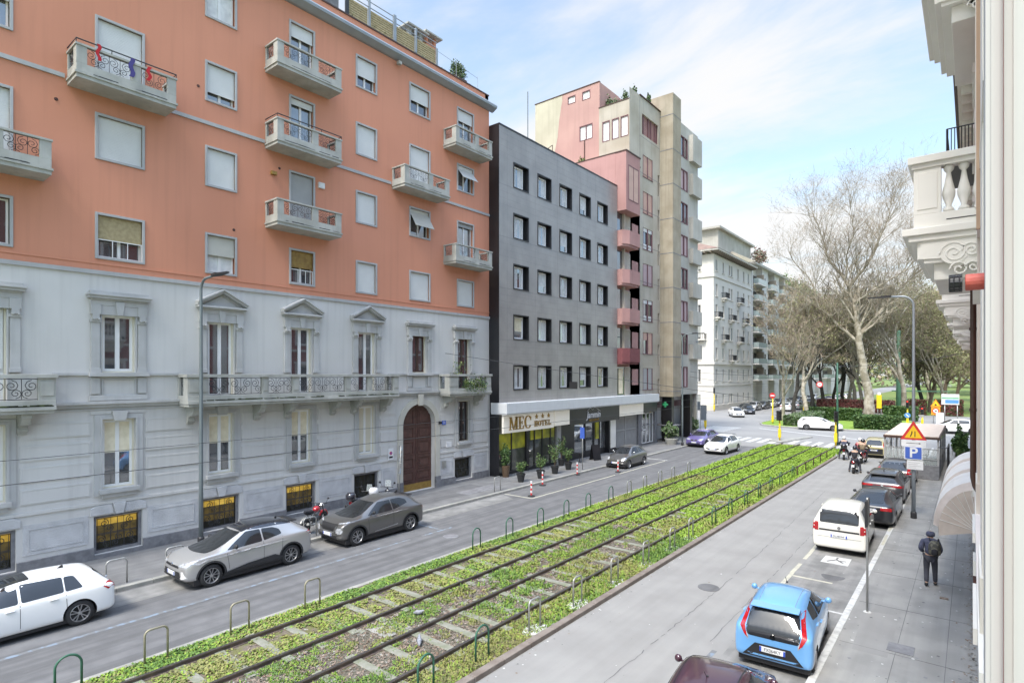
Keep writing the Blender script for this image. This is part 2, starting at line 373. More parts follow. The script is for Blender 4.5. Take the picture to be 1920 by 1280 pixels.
# zebra crossings, stop lines
b = MB()
for k in range(5):
    x = -19.2 + k * 1.0; b.poly([(x, 57.6, -.006), (x + .5, 57.6, -.006), (x + .5, 61.8, -.006), (x, 61.8, -.006)])
for k in range(6):
    x = -13.6 + k * 1.05; b.poly([(x, 57.9, -.006), (x + .5, 57.9, -.006), (x + .5, 61.6, -.006), (x, 61.6, -.006)])
for k in range(3):
    x = -8.0 + k * 1.05; b.poly([(x, 57.9, -.006), (x + .5, 57.9, -.006), (x + .5, 61.6, -.006), (x, 61.6, -.006)])
for k in range(7):
    y = 66 + k * 1.0; b.poly([(-25.5, y, -.006), (-22, y, -.006), (-22, y + .45, -.006), (-25.5, y + .45, -.006)])
b.poly([(-8.2, 56.2, -.006), (-2.8, 56.2, -.006), (-2.8, 56.6, -.006), (-8.2, 56.6, -.006)])
b.poly([(-20, 72.5, -.006), (-9, 66.5, -.006), (-9, 66.9, -.006), (-20, 72.9, -.006)])
struct(b.build('road_marking', 'line_white'))
# thin tar-sealed cracks and skid bands on the two carriageways
b = MB()
for x0, y0, x1, y1 in ((-16.2, 2, -16.0, 15), (-16.0, 15, -16.4, 30), (-15.4, 8, -15.5, 24), (-17.0, 6, -16.6, 20), (-6.1, 8, -6.0, 19), (-6.0, 19, -6.4, 36), (-5.0, 14, -5.1, 28)):
    n = 60; P = [(x0 + (x1 - x0) * i / n + random.uniform(-.03, .03), y0 + (y1 - y0) * i / n) for i in range(n + 1)]
    for i in range(n):
        if random.random() < .2: continue
        wd = random.uniform(.004, .012); (xa, ya), (xb, yb) = P[i], P[i + 1]; b.poly([(xa - wd, ya, .005), (xa + wd, ya, .005), (xb + wd, yb, .005), (xb - wd, yb, .005)])
struct(b.build('road_crack', 'asphalt_left'))
# iron covers and drain grates
def cover(x, y, z, r=.3, sq=False, m='plinth_stone'):
    b = MB()
    if sq: b.box(x - r, x + r, y - r, y + r, z - .02, z + .012)
    else: b.lathe((x, y, z - .02), [(r, 0), (r, .028)], 20)
    return b
tag(cover(-11.6, 9.45, .06, .40, True, 'x').build('track_cover', 'kerb_stone'), 'square brown concrete cover plate lying between the two tram tracks', 'cover')
tag(cover(-14.2, 11.6, .05, .3, True).build('drain_cover', 'kerb_brown'), 'brown square drain cover in the left verge of the tram bed', 'cover')
tag(cover(-8.62, 12.5, .05, .3, True).build('drain_cover', 'plinth_stone'), 'dark square drain cover in the right verge of the tram bed', 'cover')
tag(cover(-16.4, 16.5, .002, .32).build('manhole_cover', 'plinth_stone'), 'round iron manhole cover in the left carriageway beside the grey crossover', 'cover')
tag(cover(-6.3, 17.5, .002, .32).build('manhole_cover', 'asphalt_left'), 'round manhole cover in the right carriageway level with the blue car', 'cover')
tag(cover(-1.3, 16.2, .102, .26, True).build('pavement_cover', 'plinth_stone'), 'small square iron cover in the right pavement before the walking person', 'cover')
b = MB()
for x, z0 in ((-1.38, .1045), (-.45, .1045)): b.box(x - .006, x + .006, 4, 60, .1, z0)
for k in range(14): b.box(-2.5, .1, 6.5 + k * 3.1, 6.512 + k * 3.1, .1, .1042)
struct(b.build('pavement_joint', 'asphalt_left'))
b = MB(); b.box(-21.8, -20.9, 22.3, 25.2, .12, .128); 
for k in range(14): b.box(-21.75, -20.95, 22.4 + k * .2, 22.46 + k * .2, .128, .134)
tag(b.build('cellar_grate', 'plinth_stone'), 'long dark cellar grate in the pavement beside the arched gate', 'grate')
# ---------------------------------------------------------------- tram bed
med = [(-14.7, -12), (-8.3, -12), (-8.3, 51), (-8.8, 54.5), (-10.2, 56.5), (-12, 57.2), (-13.6, 57.3), (-14.7, 55.5)]
b = MB(); b.vprism(med, -.06, .05); struct(b.build('tram_bed', 'soil'))
k = MB(); y = -12
while y < 51:
    k.box(-8.42, -8.22, y, y + .99, -.04, .115 + random.uniform(0, .008)); y += 1.0
struct(k.build('tram_bed_kerb', 'kerb_brown', bevel=.015))
k = MB(); k.box(-14.78, -14.6, -12, 55.5, -.04, .062)
k.tube([(-8.32, 51, .04), (-8.8, 54.5, .04), (-10.2, 56.5, .04), (-12, 57.25, .04), (-13.6, 57.35, .04), (-14.7, 55.5, .04)], .08, 6); struct(k.build('tram_bed_kerb', 'kerb_stone'))
sheet('ballast', rc(-12.15, -11.0, -12, 34), .056, 'gravel'); sheet('ballast', rc(-10.75, -9.55, -12, 22), .056, 'gravel')
sheet('tram_lawn', [(-14.6, 33), (-8.5, 33), (-8.5, 51), (-9, 54.3), (-10.3, 56.2), (-12, 56.9), (-13.5, 57), (-14.5, 55.3)], .053, 'lawn')
def track(xl, xr, label):
    t = thing('tram_track', label, 'tram track', ((xl + xr) / 2, 20, .05), 0, 'tram tracks in the green bed')
    first = None
    for x in (xl, xr):
        b = MB(); x -= (xl + xr) / 2
        pr = [(-.065, 0), (.065, 0), (.065, .012), (.014, .03), (.014, .085), (.038, .095), (.038, .12), (-.038, .12), (-.038, .095), (-.014, .085), (-.014, .03), (-.065, .012)]
        F = Fr((x, -32, 0), (1, 0, 0), (0, -1, 0)); b.prism(F, pr, -69.5, 0, 0)
        rect(b, F, 0, 0, 0, 0, 0) if 0 else None
        b.poly([(x - .03, -32, .122), (x + .03, -32, .122), (x + .03, 37.5, .122), (x - .03, 37.5, .122)], 1)
        b.build('rail', ['rail_steel', 'rail_top'], t)
    k = 0
    for y in np.arange(-16.4, 30, .86):
        if k >= 55: break
        b = None
        if first is None:
            b = MB(); b.box(-1.0, 1.0, -.11, .11, 0, .028); first = b.build('sleeper', 'sleeper', t, bevel=.01)
            o = first
        else:
            o = first.copy(); COL.objects.link(o)
        o.location = (random.uniform(-.03, .03), y + random.uniform(-.04, .04), random.uniform(.004, .018)); o.rotation_euler = (0, 0, random.uniform(-.015, .015)); k += 1
    return t
track(-13.72, -12.28, 'rusty tram track nearer the orange building, half sunk in clover'); track(-10.87, -9.41, 'rusty tram track nearer the parked blue car, with bare concrete sleepers')
# ---------------------------------------------------------------- grass, clover and litter on the bed
rng = np.random.default_rng(3)
def vnoise(x, y, s, seed):
    r = np.random.default_rng(seed); T = r.random((64, 64)); X = x / s; Y = y / s; i = np.floor(X).astype(int); j = np.floor(Y).astype(int); fx = X - i; fy = Y - j
    fx = fx * fx * (3 - 2 * fx); fy = fy * fy * (3 - 2 * fy)
    g = lambda a, b: T[a % 64, b % 64]
    return (g(i, j) * (1 - fx) + g(i + 1, j) * fx) * (1 - fy) + (g(i, j + 1) * (1 - fx) + g(i + 1, j + 1) * fx) * fy
def leaves(n, x, y, z, size, tilt, asp=1.0):
    th = rng.random(n) * 2 * PI; a = np.stack([np.cos(th), np.sin(th), rng.normal(0, tilt, n)], 1); b_ = np.stack([-np.sin(th), np.cos(th), rng.normal(0, tilt, n)], 1)
    c = np.stack([x, y, z], 1); s = size[:, None]; a = a * s; b_ = b_ * s * asp
    V = np.stack([c - a - b_, c + a - b_, c + a + b_, c - a + b_], 1).reshape(-1, 3); Fq = np.arange(4 * n).reshape(-1, 4); return V, Fq
VV = []; MM = []
def sow(x0, x1, y0, y1, dens, s0, s1, hz, thr, tilt=.5, cols=(0, 1, 2), cw=(.4, .4, .2), ns=.6, seed=1, asp=1.0):
    n = int((x1 - x0) * (y1 - y0) * dens); x = x0 + rng.random(n) * (x1 - x0); y = y0 + rng.random(n) * (y1 - y0)
    q = .6 * vnoise(x + 50, y + 50, ns, seed) + .4 * vnoise(x + 50, y + 50, ns * .35, seed + 1); keep = q > thr + rng.normal(0, .05, n)
    x, y, q = x[keep], y[keep], q[keep]; n = len(x); z = .055 + rng.random(n) * hz * (.4 + q); s = s0 + rng.random(n) * (s1 - s0)
    V, _ = leaves(n, x, y, z, s, tilt, asp); VV.append(V)
    tone = vnoise(x + 20, y + 20, 1.7, seed + 9) + rng.normal(0, .22, n); m = np.where(tone > .62, cols[2], np.where(tone > .42, cols[0], cols[1])); MM.append(m)
for (x0, x1, thr, cl) in ((-14.6, -13.8, .16, 1), (-13.62, -12.38, .38, 1), (-12.18, -10.97, .47, 0), (-10.77, -9.51, .52, 0), (-9.35, -8.45, .02, 1)):
    near = 1700 if cl else 1500; gr = x0 > -12.3; A = .28 if gr else .9; Q = 1.7 if gr else 1.0; TL = .85 if gr else .4
    sow(x0, x1, 2.5, 12, near, .010 * Q, (.026 if cl and not gr else .018) * Q, .05, thr, TL, asp=A, seed=int(-x0 * 3), cols=(0, 1, 2))
    sow(x0, x1, 12, 22, 1300, .012 * Q, .026 * Q, .05, thr - .05, TL, asp=A, seed=int(-x0 * 3))
    sow(x0, x1, 22, 36, 900, .022, .05, .05, thr - .2, .8, asp=.4, cols=(0, 0, 2), seed=int(-x0 * 3))
    sow(x0, x1, 36, 56, 520, .03, .065, .05, thr - .4, .8, asp=.45, cols=(0, 0, 0), seed=int(-x0 * 3))
V = np.concatenate(VV); M = np.concatenate(MM)
g = fast_mesh('grass', V, np.arange(len(V)).reshape(-1, 4), ['blade_a', 'blade_b', 'blade_c'], M); tag(g, 'green grass and clover growing between and beside the tram rails', 'grass', kind='stuff')
VV = []; MM = []
for (x0, x1, y0, y1, d) in ((-12.2, -10.95, 2.5, 26, 420), (-10.8, -9.47, 2.5, 20, 420), (-13.6, -12.4, 3, 16, 60), (-9.3, -8.5, 3, 16, 25)):
    n = int((x1 - x0) * (y1 - y0) * d); V, _ = leaves(n, x0 + rng.random(n) * (x1 - x0), y0 + rng.random(n) * (y1 - y0), .062 + rng.random(n) * .015, .010 + rng.random(n) * .022, .35, .55); VV.append(V); MM.append(np.where(rng.random(n) < .12, 1, 0))
V = np.concatenate(VV); M = np.concatenate(MM)
tag(fast_mesh('leaf_litter', V, np.arange(len(V)).reshape(-1, 4), ['litter', 'kerb_stone'], M), 'brown dead leaves and stones scattered between the tram rails', 'leaf litter', kind='stuff')
# loose pale stones, pigeons
b = MB()
for k in range(26):
    x = random.choice([-12.05, -12.0, -10.98, -11.2]) + random.uniform(-.06, .06); y = random.uniform(4, 30); s = random.uniform(.07, .15); b.box(x - s, x + s, y - s * .7, y + s * .7, .05, .075)
tag(b.build('broken_slab', 'sleeper'), 'pale broken concrete scraps beside the tram rails', 'rubble', kind='stuff')
def pigeon(x, y, rz, label):
    t = thing('pigeon', label, 'pigeon', (x, y, .06), rz, 'pigeons pecking in the tram bed'); b = MB()
    b.tube([(-.17, 0, .05), (-.12, 0, .06), (-.04, 0, .09), (.05, 0, .10), (.10, 0, .13), (.135, 0, .155), (.155, 0, .155), (.175, 0, .145)], [.012, .035, .062, .06, .042, .03, .026, .005], 8)
    for s in (-1, 1): b.tube([(0, .025 * s, .05), (0, .025 * s, 0)], .006, 4)
    b.build('body', 'pg_grey', t, smooth=True); return t
mat('pg_grey', (.16, .17, .20), .6, (.30, .31, .34), 14)
pigeon(-11.6, 10.45, .3, 'pale grey pigeon standing between the two tram tracks'); pigeon(-10.35, 9.35, 2.4, 'dark grey pigeon on the sleepers of the right-hand track')
# ---------------------------------------------------------------- hoop barriers
def hoop_obj(name, m, wd, h, rad, pad, r=.024):
    t = bpy.data.objects.new(name, None); COL.objects.link(t); b = MB(); P = [(0, -wd / 2, 0), (0, -wd / 2, h - rad)]
    for k in range(1, 9):
        a = PI - k * PI / 2 / 8; P.append((0, -wd / 2 + rad + rad * math.cos(a), h - rad + rad * math.sin(a)))
    for k in range(1, 9):
        a = PI / 2 - k * PI / 2 / 8; P.append((0, wd / 2 - rad + rad * math.cos(a), h - rad + rad * math.sin(a)))
    P.append((0, wd / 2, 0)); b.tube(P, r, 7); b.build('bar', m, t, smooth=True)
    if pad:
        b = MB(); b.vprism([(.24 * math.cos(a) * random.uniform(.85, 1.15), .42 * math.sin(a) * random.uniform(.85, 1.1)) for a in [i * PI / 5 for i in range(10)]], -.04, .03); b.build('concrete_pad', 'line_white', t)
    return t
def kind_at(kind, x, y, z, label, group, rz=0, cache={}):
    args = {'green': ('green_metal', .44, .80, .22, 0), 'olive': ('olive_metal', .46, .80, .12, 0), 'galv': ('galvanised', .46, .80, .12, 1), 'galv0': ('galvanised', .55, .78, .12, 0)}[kind]
    t = hoop_obj('hoop_barrier', *args) if kind not in cache else copy_tree(cache[kind])
    cache.setdefault(kind, t); t.location = (x, y, z); t.rotation_euler = (0, 0, rz + random.uniform(-.04, .04))
    return tag(t, label, 'barrier', group)
LO = ['nearest', 'second', 'third', 'fourth', 'fifth', 'sixth', 'seventh', 'eighth', 'ninth', 'tenth', 'eleventh', 'twelfth', 'thirteenth', 'fourteenth', 'fifteenth', 'sixteenth', 'seventeenth']
cn = {}
def nxt(k): cn[k] = cn.get(k, -1) + 1; return LO[cn[k]]
for kd, y in (('green', 3.45), ('olive', 5.06), ('olive', 6.95), ('olive', 8.98), ('green', 15.76), ('green', 17.7), ('green', 19.8), ('green', 21.8), ('green', 23.7), ('green', 25.9), ('galv', 27.9), ('galv', 29.8), ('galv', 31.8), ('galv', 33.7), ('galv', 36.2)):
    cname = {'green': 'dark green round-topped', 'olive': 'olive grey square-shouldered', 'galv': 'galvanised steel concrete-footed'}[kd]
    kind_at(kd, -14.32, y, .04, f'{nxt("L" + kd)} {cname} hoop along the left edge of the tram bed', 'hoop barriers on the left verge')
for kd, y in (('green', 8.0), ('green', 9.72), ('galv', 11.72), ('galv', 13.75), ('galv', 15.9), ('galv', 18.1), ('galv', 20.3), ('galv', 22.1), ('green', 24.7), ('green', 26.85), ('green', 29.2), ('green', 31.5), ('green', 33.7), ('green', 35.8), ('green', 38.7)):
    cname = {'green': 'dark green round-topped', 'galv': 'galvanised steel concrete-footed'}[kd]
    kind_at(kd, -8.66, y, .05, f'{nxt("R" + kd)} {cname} hoop along the right kerb of the tram bed', 'hoop barriers on the right verge')
for y, l in ((6.1, 'galvanised hoop at the left kerb behind the white hatchback'), (7.75, 'galvanised hoop at the left kerb by the silver crossover bonnet'), (12.65, 'galvanised hoop at the left kerb between the two crossovers'), (24.1, 'galvanised hoop at the left kerb before the first pot plant')):
    kind_at('galv0', -20.35, y, .12, l, 'hoops along the left pavement kerb')
t = thing('low_fence', 'low dark wooden post and rail fence at the far right edge of the tram bed', 'fence', (-8.7, 45, .05)); 
for k in range(5):
    b = MB(); b.tube([(0, -5 + k * 2.4, 0), (0, -5 + k * 2.4, .62)], .035, 6); b.build('post', 'iron_rust', t)
b = MB(); b.tube([(0, -5, .55), (0, 4.6, .55)], .03, 6); b.build('rail', 'iron_rust', t)
# ================================================================== ORANGE AND GREY APARTMENT BUILDING
FL = Fr((-23.8, 0, 0), (0, 1, 0), (1, 0, 0))
def scrolls(mb, F, a0, a1, b0, b1, c, unit=.34, r=.009, m=0):
    """wrought-iron C scrolls filling a panel"""
    n = max(1, round((a1 - a0) / unit)); w_ = (a1 - a0) / n; h = b1 - b0
    mb.tube([F(a0, b0 + .01, c), F(a1, b0 + .01, c)], r, 4, m); mb.tube([F(a0, b1 - .01, c), F(a1, b1 - .01, c)], r, 4, m)
    for k in range(n):
        s = 1 if k % 2 else -1; ca = a0 + (k + .5) * w_
        for (oa, ob, ra, q, dr) in ((s * w_ * .12, h * .66, h * .27, 1, 1), (-s * w_ * .14, h * .30, h * .23, -1, 1)):
            P = []
            for i in range(15):
                t = i / 14; ang = q * s * (t * 1.6 * 2 * PI) + PI / 2 * q; rr = ra * (1 - .80 * t); P.append(F(ca + oa + rr * math.cos(ang), b0 + ob + rr * math.sin(ang), c))
            mb.tube(P, r, 4, m, cap=False)
        mb.tube([F(a0 + k * w_, b0, c), F(a0 + k * w_, b1, c)], r * .9, 4, m)
def slats(mb, F, a0, a1, b0, b1, c, m=0, pitch=.055, tilt=.006):
    b = b1
    while b > b0 + .01:
        q = max(b - pitch, b0); i = len(mb.v)
        mb.v += [tuple(F(a0, q, c + tilt)), tuple(F(a1, q, c + tilt)), tuple(F(a1, b, c)), tuple(F(a0, b, c)), tuple(F(a0, q, c)), tuple(F(a1, q, c))]
        mb.f += [(i, i + 1, i + 2, i + 3), (i + 4, i + 5, i + 1, i)]; mb.m += [m, m]; b = q
def sash(parent, F, a0, a1, b0, b1, c, fm='white_paint', gm='glass_sky', leaves_=2, t=.06, cur=None, bars=()):
    b = MB(); ring(b, F, a0, a1, b0, b1, t, c - .05, c); wdt = (a1 - a0) / leaves_
    for k in range(1, leaves_): b.fbox(F, a0 + k * wdt - t * .8, a0 + k * wdt + t * .8, b0 + t, b1 - t, c - .05, c + .008)
    for z in bars: b.fbox(F, a0 + t, a1 - t, z - .02, z + .02, c - .04, c - .002)
    s = b.build('sash', fm, parent)
    g_ = MB(); rect(g_, F, a0 + t * .5, a1 - t * .5, b0 + t * .5, b1 - t * .5, c - .03); g_.build('pane', gm, parent)
    return s
def upper_window(parent, a0, a1, b0, b1, drop, sm='shutter_white', fm='white_paint', F=FL, leaves_=2, tilt=0, guard=False, label=None, gm='glass_sky'):
    b = MB(); ring(b, F, a0, a1, b0, b1, .085, -.02, .05); wdw = b.build('window', 'window_trim', parent, bevel=.008)
    if label: wdw['label'] = label
    i0, i1, j0, j1 = a0 + .085, a1 - .085, b0 + .085, b1 - .085
    if drop < 1 or tilt: sash(wdw, F, i0, i1, j0, j1, -.17, fm, gm, leaves_)
    if drop > 0:
        s = MB(); z = j1 - (j1 - j0) * drop
        if tilt:
            pv = j1 - (j1 - j0) * .12; e = (i0, i1); zb = j1 - (j1 - j0) * drop
            s.poly([F(i0, zb + .1, .45), F(i1, zb + .1, .45), F(i1, pv, -.05), F(i0, pv, -.05)]); s.poly([F(i0, pv, -.055), F(i1, pv, -.055), F(i1, zb + .1, .445), F(i0, zb + .1, .445)]); rect(s, F, i0, i1, pv, j1, -.05)
            s.tube([F(i0, zb + .1, .45), F(i1, zb + .1, .45)], .018, 5)
        else:
            slats(s, F, i0, i1, z, j1, -.07); s.fbox(F, i0, i1, z - .02, z + .015, -.085, -.055)
        s.build('shutter', sm, wdw)
    if guard:
        g_ = MB(); z = j0 + (j1 - j0) * .42
        for q in (i0 + .02, i0 + (i1 - i0) * .33, i0 + (i1 - i0) * .67, i1 - .02): g_.fbox(F, q - .012, q + .012, j0, z, -.04, -.02)
        g_.fbox(F, i0, i1, z - .015, z + .015, -.045, -.015); g_.build('guard_rail', 'white_paint', wdw)
    return wdw
def balcony(parent, F, a0, a1, zb, depth=1.0, top=1.12, iron=None, rail2=False, label=None, solid=None, scr=True):
    b = MB(); b.fbox(F, a0, a1, zb, zb + .16, 0, depth); b.fbox(F, a0 - .04, a1 + .04, zb + .13, zb + .2, 0, depth + .04)
    t = .1; L_ = a1 - a0; band = zb + .48; up = zb + top - .07; bl = b.build('balcony', ['concrete_trim', 'slab_under'], parent)
    if label: bl['label'] = label
    b = MB(); b.fbox(F, a0, a1, zb + .2, band, depth - t, depth); b.fbox(F, a0, a0 + t, zb + .2, band, 0, depth - t); b.fbox(F, a1 - t, a1, zb + .2, band, 0, depth - t)
    posts = ((a0, a0 + .3), (a0 + L_ * .52, a0 + L_ * .62), (a1 - .3, a1))
    for p, q in posts: b.fbox(F, p, q, band, up, depth - t, depth)
    b.fbox(F, a0, a0 + t, band, up, depth - .32, depth - t); b.fbox(F, a1 - t, a1, band, up, depth - .32, depth - t)
    b.fbox(F, a0, a0 + t, band, up, 0, .1); b.fbox(F, a1 - t, a1, band, up, 0, .1)
    b.fbox(F, a0 - .03, a1 + .03, up, up + .07, depth - t - .02, depth + .03); b.fbox(F, a0 - .03, a0 + t + .02, up, up + .07, 0, depth - t - .02); b.fbox(F, a1 - t - .02, a1 + .03, up, up + .07, 0, depth - t - .02)
    b.build('parapet', 'concrete_trim', bl, bevel=.006)
    d = MB()
    for q in (a0 + L_ * .30, a0 + L_ * .72): d.fbox(F, q - .28, q + .28, zb + .215, zb + .245, depth, depth + .004)
    for k in range(5): q = a0 + random.uniform(.2, L_ - .2); d.fbox(F, q, q + random.uniform(.1, .5), zb + .2, zb + .205 + random.uniform(0, .02), depth - .02, depth + .045)
    d.build('drain_slot', 'black', bl)
    g_ = MB(); scrolls(g_, F, posts[0][1], posts[1][0], band, up, depth - t / 2); scrolls(g_, F, posts[1][1], posts[2][0], band, up, depth - t / 2)
    S0 = Fr(F(a0 + t / 2, 0, 0), F.n, -F.u); S1 = Fr(F(a1 - t / 2, 0, 0), F.n, -F.u)
    scrolls(g_, S0, .1, depth - .32, band, up, 0); scrolls(g_, S1, .1, depth - .32, band, up, 0)
    g_.build('railing', iron or 'iron', bl)
    if rail2:
        h = MB(); P = [F(a0, up + .2, .02), F(a0, up + .2, depth), F(a1, up + .2, depth), F(a1, up + .2, .02)]; h.tube(P, .022, 6)
        for q in (0, .33, .67, 1): h.tube([F(a0 + L_ * q, up + .06, depth - .02), F(a0 + L_ * q, up + .2, depth)], .014, 5)
        h.build('handrail', 'iron', bl)
    return bl
bd = thing('apartment_building', 'tall building with orange plaster upper floors over a grey stone base with arched gate', 'building', (-23.8, 10, 0))
bd.location = (0, 0, 0)
Y1 = 27.36
cols = {'Z': (2.80, 4.30), 'A': (6.48, 8.02), 'B': (10.15, 11.42), 'C': (13.75, 15.04), 'D': (17.30, 18.60), 'E': (20.76, 22.30), 'F': (24.45, 25.93), 'Y': (-.9, .5), 'X': (-4.6, -3.2)}
T = {2: 12.19, 3: 15.66, 4: 19.05, 5: 22.40}
W_ = []  # col,row,door,drop,shutter,frame,kwargs
for c_, r_, dr, drop, sm, kw in (
    ('Y', 2, 0, .5, 'shutter_white', {}), ('Y', 3, 0, 1, 'shutter_white', {}), ('Y', 4, 0, .6, 'shutter_white', {}), ('Y', 5, 0, 1, 'shutter_white', {}),
    ('Z', 2, 0, 0, 0, dict(gm='glass')), ('Z', 3, 1, .95, 'shutter_white', {}), ('Z', 4, 0, .4, 'shutter_white', {}), ('Z', 5, 0, .5, 'shutter_white', {}),
    ('A', 2, 0, .56, 'straw', dict(guard=True, gm='glass', label='window with a straw blind over a white guard rail')), ('A', 3, 0, 1, 'shutter_white', {}), ('A', 4, 1, .97, 'shutter_white', {}), ('A', 5, 0, 1, 'shutter_white', {}),
    ('B', 2, 0, .52, 'shutter_beige', dict(gm='curtain')), ('B', 3, 0, 1, 'shutter_white', {}), ('B', 4, 0, .76, 'shutter_white', {}), ('B', 5, 0, .1, 'shutter_white', dict(gm='curtain')),
    ('C', 2, 0, .5, 'gold_wood', dict(guard=True, gm='glass')), ('C', 3, 1, .99, 'shutter_grey', dict(label='balcony door with a lowered grey shutter')), ('C', 4, 1, .12, 'shutter_white', {}), ('C', 5, 1, .26, 'shutter_white', {}),
    ('D', 2, 0, 1, 'shutter_white', {}), ('D', 3, 0, 1, 'shutter_white', {}), ('D', 4, 0, 1, 'shutter_white', {}), ('D', 5, 0, .6, 'shutter_white', dict(gm='glass')),
    ('E', 2, 0, 1, 'shutter_white', {}), ('E', 3, 0, .75, 'shutter_beige', dict(tilt=1, gm='glass', label='window with its beige blind propped outwards')), ('E', 4, 1, .97, 'shutter_white', {}), ('E', 5, 0, .55, 'shutter_white', dict(gm='glass')),
    ('F', 2, 0, 1, 'shutter_white', {}), ('F', 3, 1, .1, 'shutter_grey', {}), ('F', 4, 0, .62, 'shutter_white', dict(tilt=1, gm='glass')), ('F', 5, 1, .3, 'shutter_white', {})):
    a0, a1 = cols[c_]; b1 = T[r_]; b0 = b1 - (2.35 if dr else 1.62)
    if c_ == 'Y' : pass
    W_.append((c_, r_, a0, a1, b0, b1, drop, sm, kw))
b = MB(); holes_wall(b, FL, -12, Y1, 10.16, 23.15, [(q[2] + .04, q[3] - .04, q[4] + .04, q[5] - .04, .28) for q in W_])
b.fbox(FL, -12, Y1, 10.38, 10.45, 0, .025); b.build('orange_wall', 'orange_plaster', bd)
for q in W_: upper_window(bd, *q[2:6], q[6], q[7] or 'shutter_white', **q[8])
b = MB()
for z0, z1, c1 in ((16.48, 16.62, .06),):
    segs = [(-12, 5.62), (8.75, 12.6), (15.85, 19.5), (22.9, Y1)]
    for s0, s1 in segs: b.fbox(FL, s0, s1, z0, z1, 0, c1)
b.fbox(FL, -12, Y1 + .02, 10.02, 10.16, -.02, .07); b.each('string_course', 'window_trim', bd)
zb = {3: 12.86, 4: 16.27, 5: 19.56}
balcony(bd, FL, 2.0, 5.06, zb[3]); balcony(bd, FL, 5.7, 8.72, zb[4], rail2=True); balcony(bd, FL, 12.65, 15.8, zb[3], iron='iron_rust'); balcony(bd, FL, 12.65, 15.8, zb[4], rail2=True); balcony(bd, FL, 12.65, 15.8, zb[5])
balcony(bd, FL, 19.6, 22.85, zb[4]); balcony(bd, FL, 23.36, 26.5, zb[3]); balcony(bd, FL, 23.36, 26.5, zb[5])
# cornice gutter, parapet, roof
b = MB(); pr = [(0, 23.12), (.12, 23.14), (.34, 23.26), (.42, 23.30), (.44, 23.42), (.40, 23.50), (0, 23.56)]
P = Fr((-23.8, -12, 0), (1, 0, 0), (0, -1, 0)); b.prism(P, pr, -(Y1 + 12.3), 0); b.build('gutter', 'pole_light', bd)
b = MB(); b.fbox(FL, -12, Y1, 23.5, 24.1, -.3, -.06); b.fbox(FL, 13.4, Y1, 23.5, 24.1, -.3, -.06) if 0 else None; b.fbox(FL, Y1 - .3, Y1, 10.0, 24.1, -14, -.06); b.build('parapet_wall', 'orange_plaster', bd)
b = MB(); b.fbox(FL, -12, Y1 + .04, 24.1, 24.17, -.34, -.02); b.build('coping', 'brown_frame', bd)
b = MB(); b.fbox(FL, -12, Y1 - .31, 23.2, 23.4, -14, -.31); b.build('roof', 'plinth_stone', bd)
b = MB(); b.fbox(FL, -12, Y1 - .02, 0, 10, -14, -.6); b.fbox(FL, -12, Y1 - .31, 10, 23.2, -14, -.6); b.build('inner_core', 'dark_inside', bd)
b = MB(); b.fbox(FL, Y1 - .02, Y1, -.05, 10.0, -14, -.001); b.build('side_wall', 'grey_plaster', bd)
# roof terrace: straw screens between posts
tf = thing('terrace_fence', 'roof terrace fence of straw matting between grey posts above the orange wall', 'fence', (0, 0, 0))
ys = [14.2, 17.0, 18.35, 20.0, 21.5, 23.1]
for k, y in enumerate(ys):
    p = MB(); wd = .09 if k in (1, 3) else .05; p.fbox(FL, y - wd, y + wd, 24.17, 25.72 if k < 5 else 25.3, -.34, -.24); p.build('post', 'pole_light' if k != 1 else 'iron', tf)
for k in range(1, 5):
    p = MB(); slats(p, FL, ys[k] + .08, ys[k + 1] - .06, 24.2, 25.25, -.36, pitch=.12, tilt=.02); p.build('straw_screen', 'straw', tf)
p = MB()
for z in (25.62, 25.32): p.tube([FL(14.2, z, -.29), FL(23.1, z, -.29)], .025, 6)
p.tube([FL(23.1, 25.2, -.29), FL(26.6, 25.0, -.29)], .012, 4); p.tube([FL(24.7, 24.17, -.29), FL(24.7, 25.25, -.29)], .018, 4); p.tube([FL(26.6, 24.17, -.29), FL(26.6, 25.1, -.29)], .018, 4); p.build('top_rail', 'pole_light', tf)
p = MB(); p.fbox(FL, 9, 16.6, 24.17, 25.5, -.5, -.40); tag(p.build('trellis_screen', 'plinth_stone', tf))
for (y, c, wdt, h, mt, lab) in ((23.6, -3.2, .55, 27.6, 'window_trim', 'grey chimney with a flat stepped cap behind the terrace fence'), (25.0, -3.2, .42, 27.9, 'orange_plaster', 'orange brick chimney with a flat cap on the roof of the orange building')):
    t = thing('chimney', lab, 'chimney', FL(y, 23.4, c)); q = MB(); z1 = h - 23.4
    q.box(-wdt, wdt, -wdt, wdt, 0, z1 - .55); 
    for sx2 in (-1, 1):
        for sy2 in (-1, 1): q.box(min(sx2 * wdt, sx2 * wdt * .6), max(sx2 * wdt, sx2 * wdt * .6), min(sy2 * wdt, sy2 * wdt * .6), max(sy2 * wdt, sy2 * wdt * .6), z1 - .55, z1 - .15)
    q.build('shaft', mt, t); q = MB(); q.box(-wdt - .3, wdt + .3, -wdt - .3, wdt + .3, z1 - .15, z1 - .06); q.box(-wdt, wdt, -wdt, wdt, z1 - .06, z1 + .1); q.build('cap', 'concrete_trim', t)
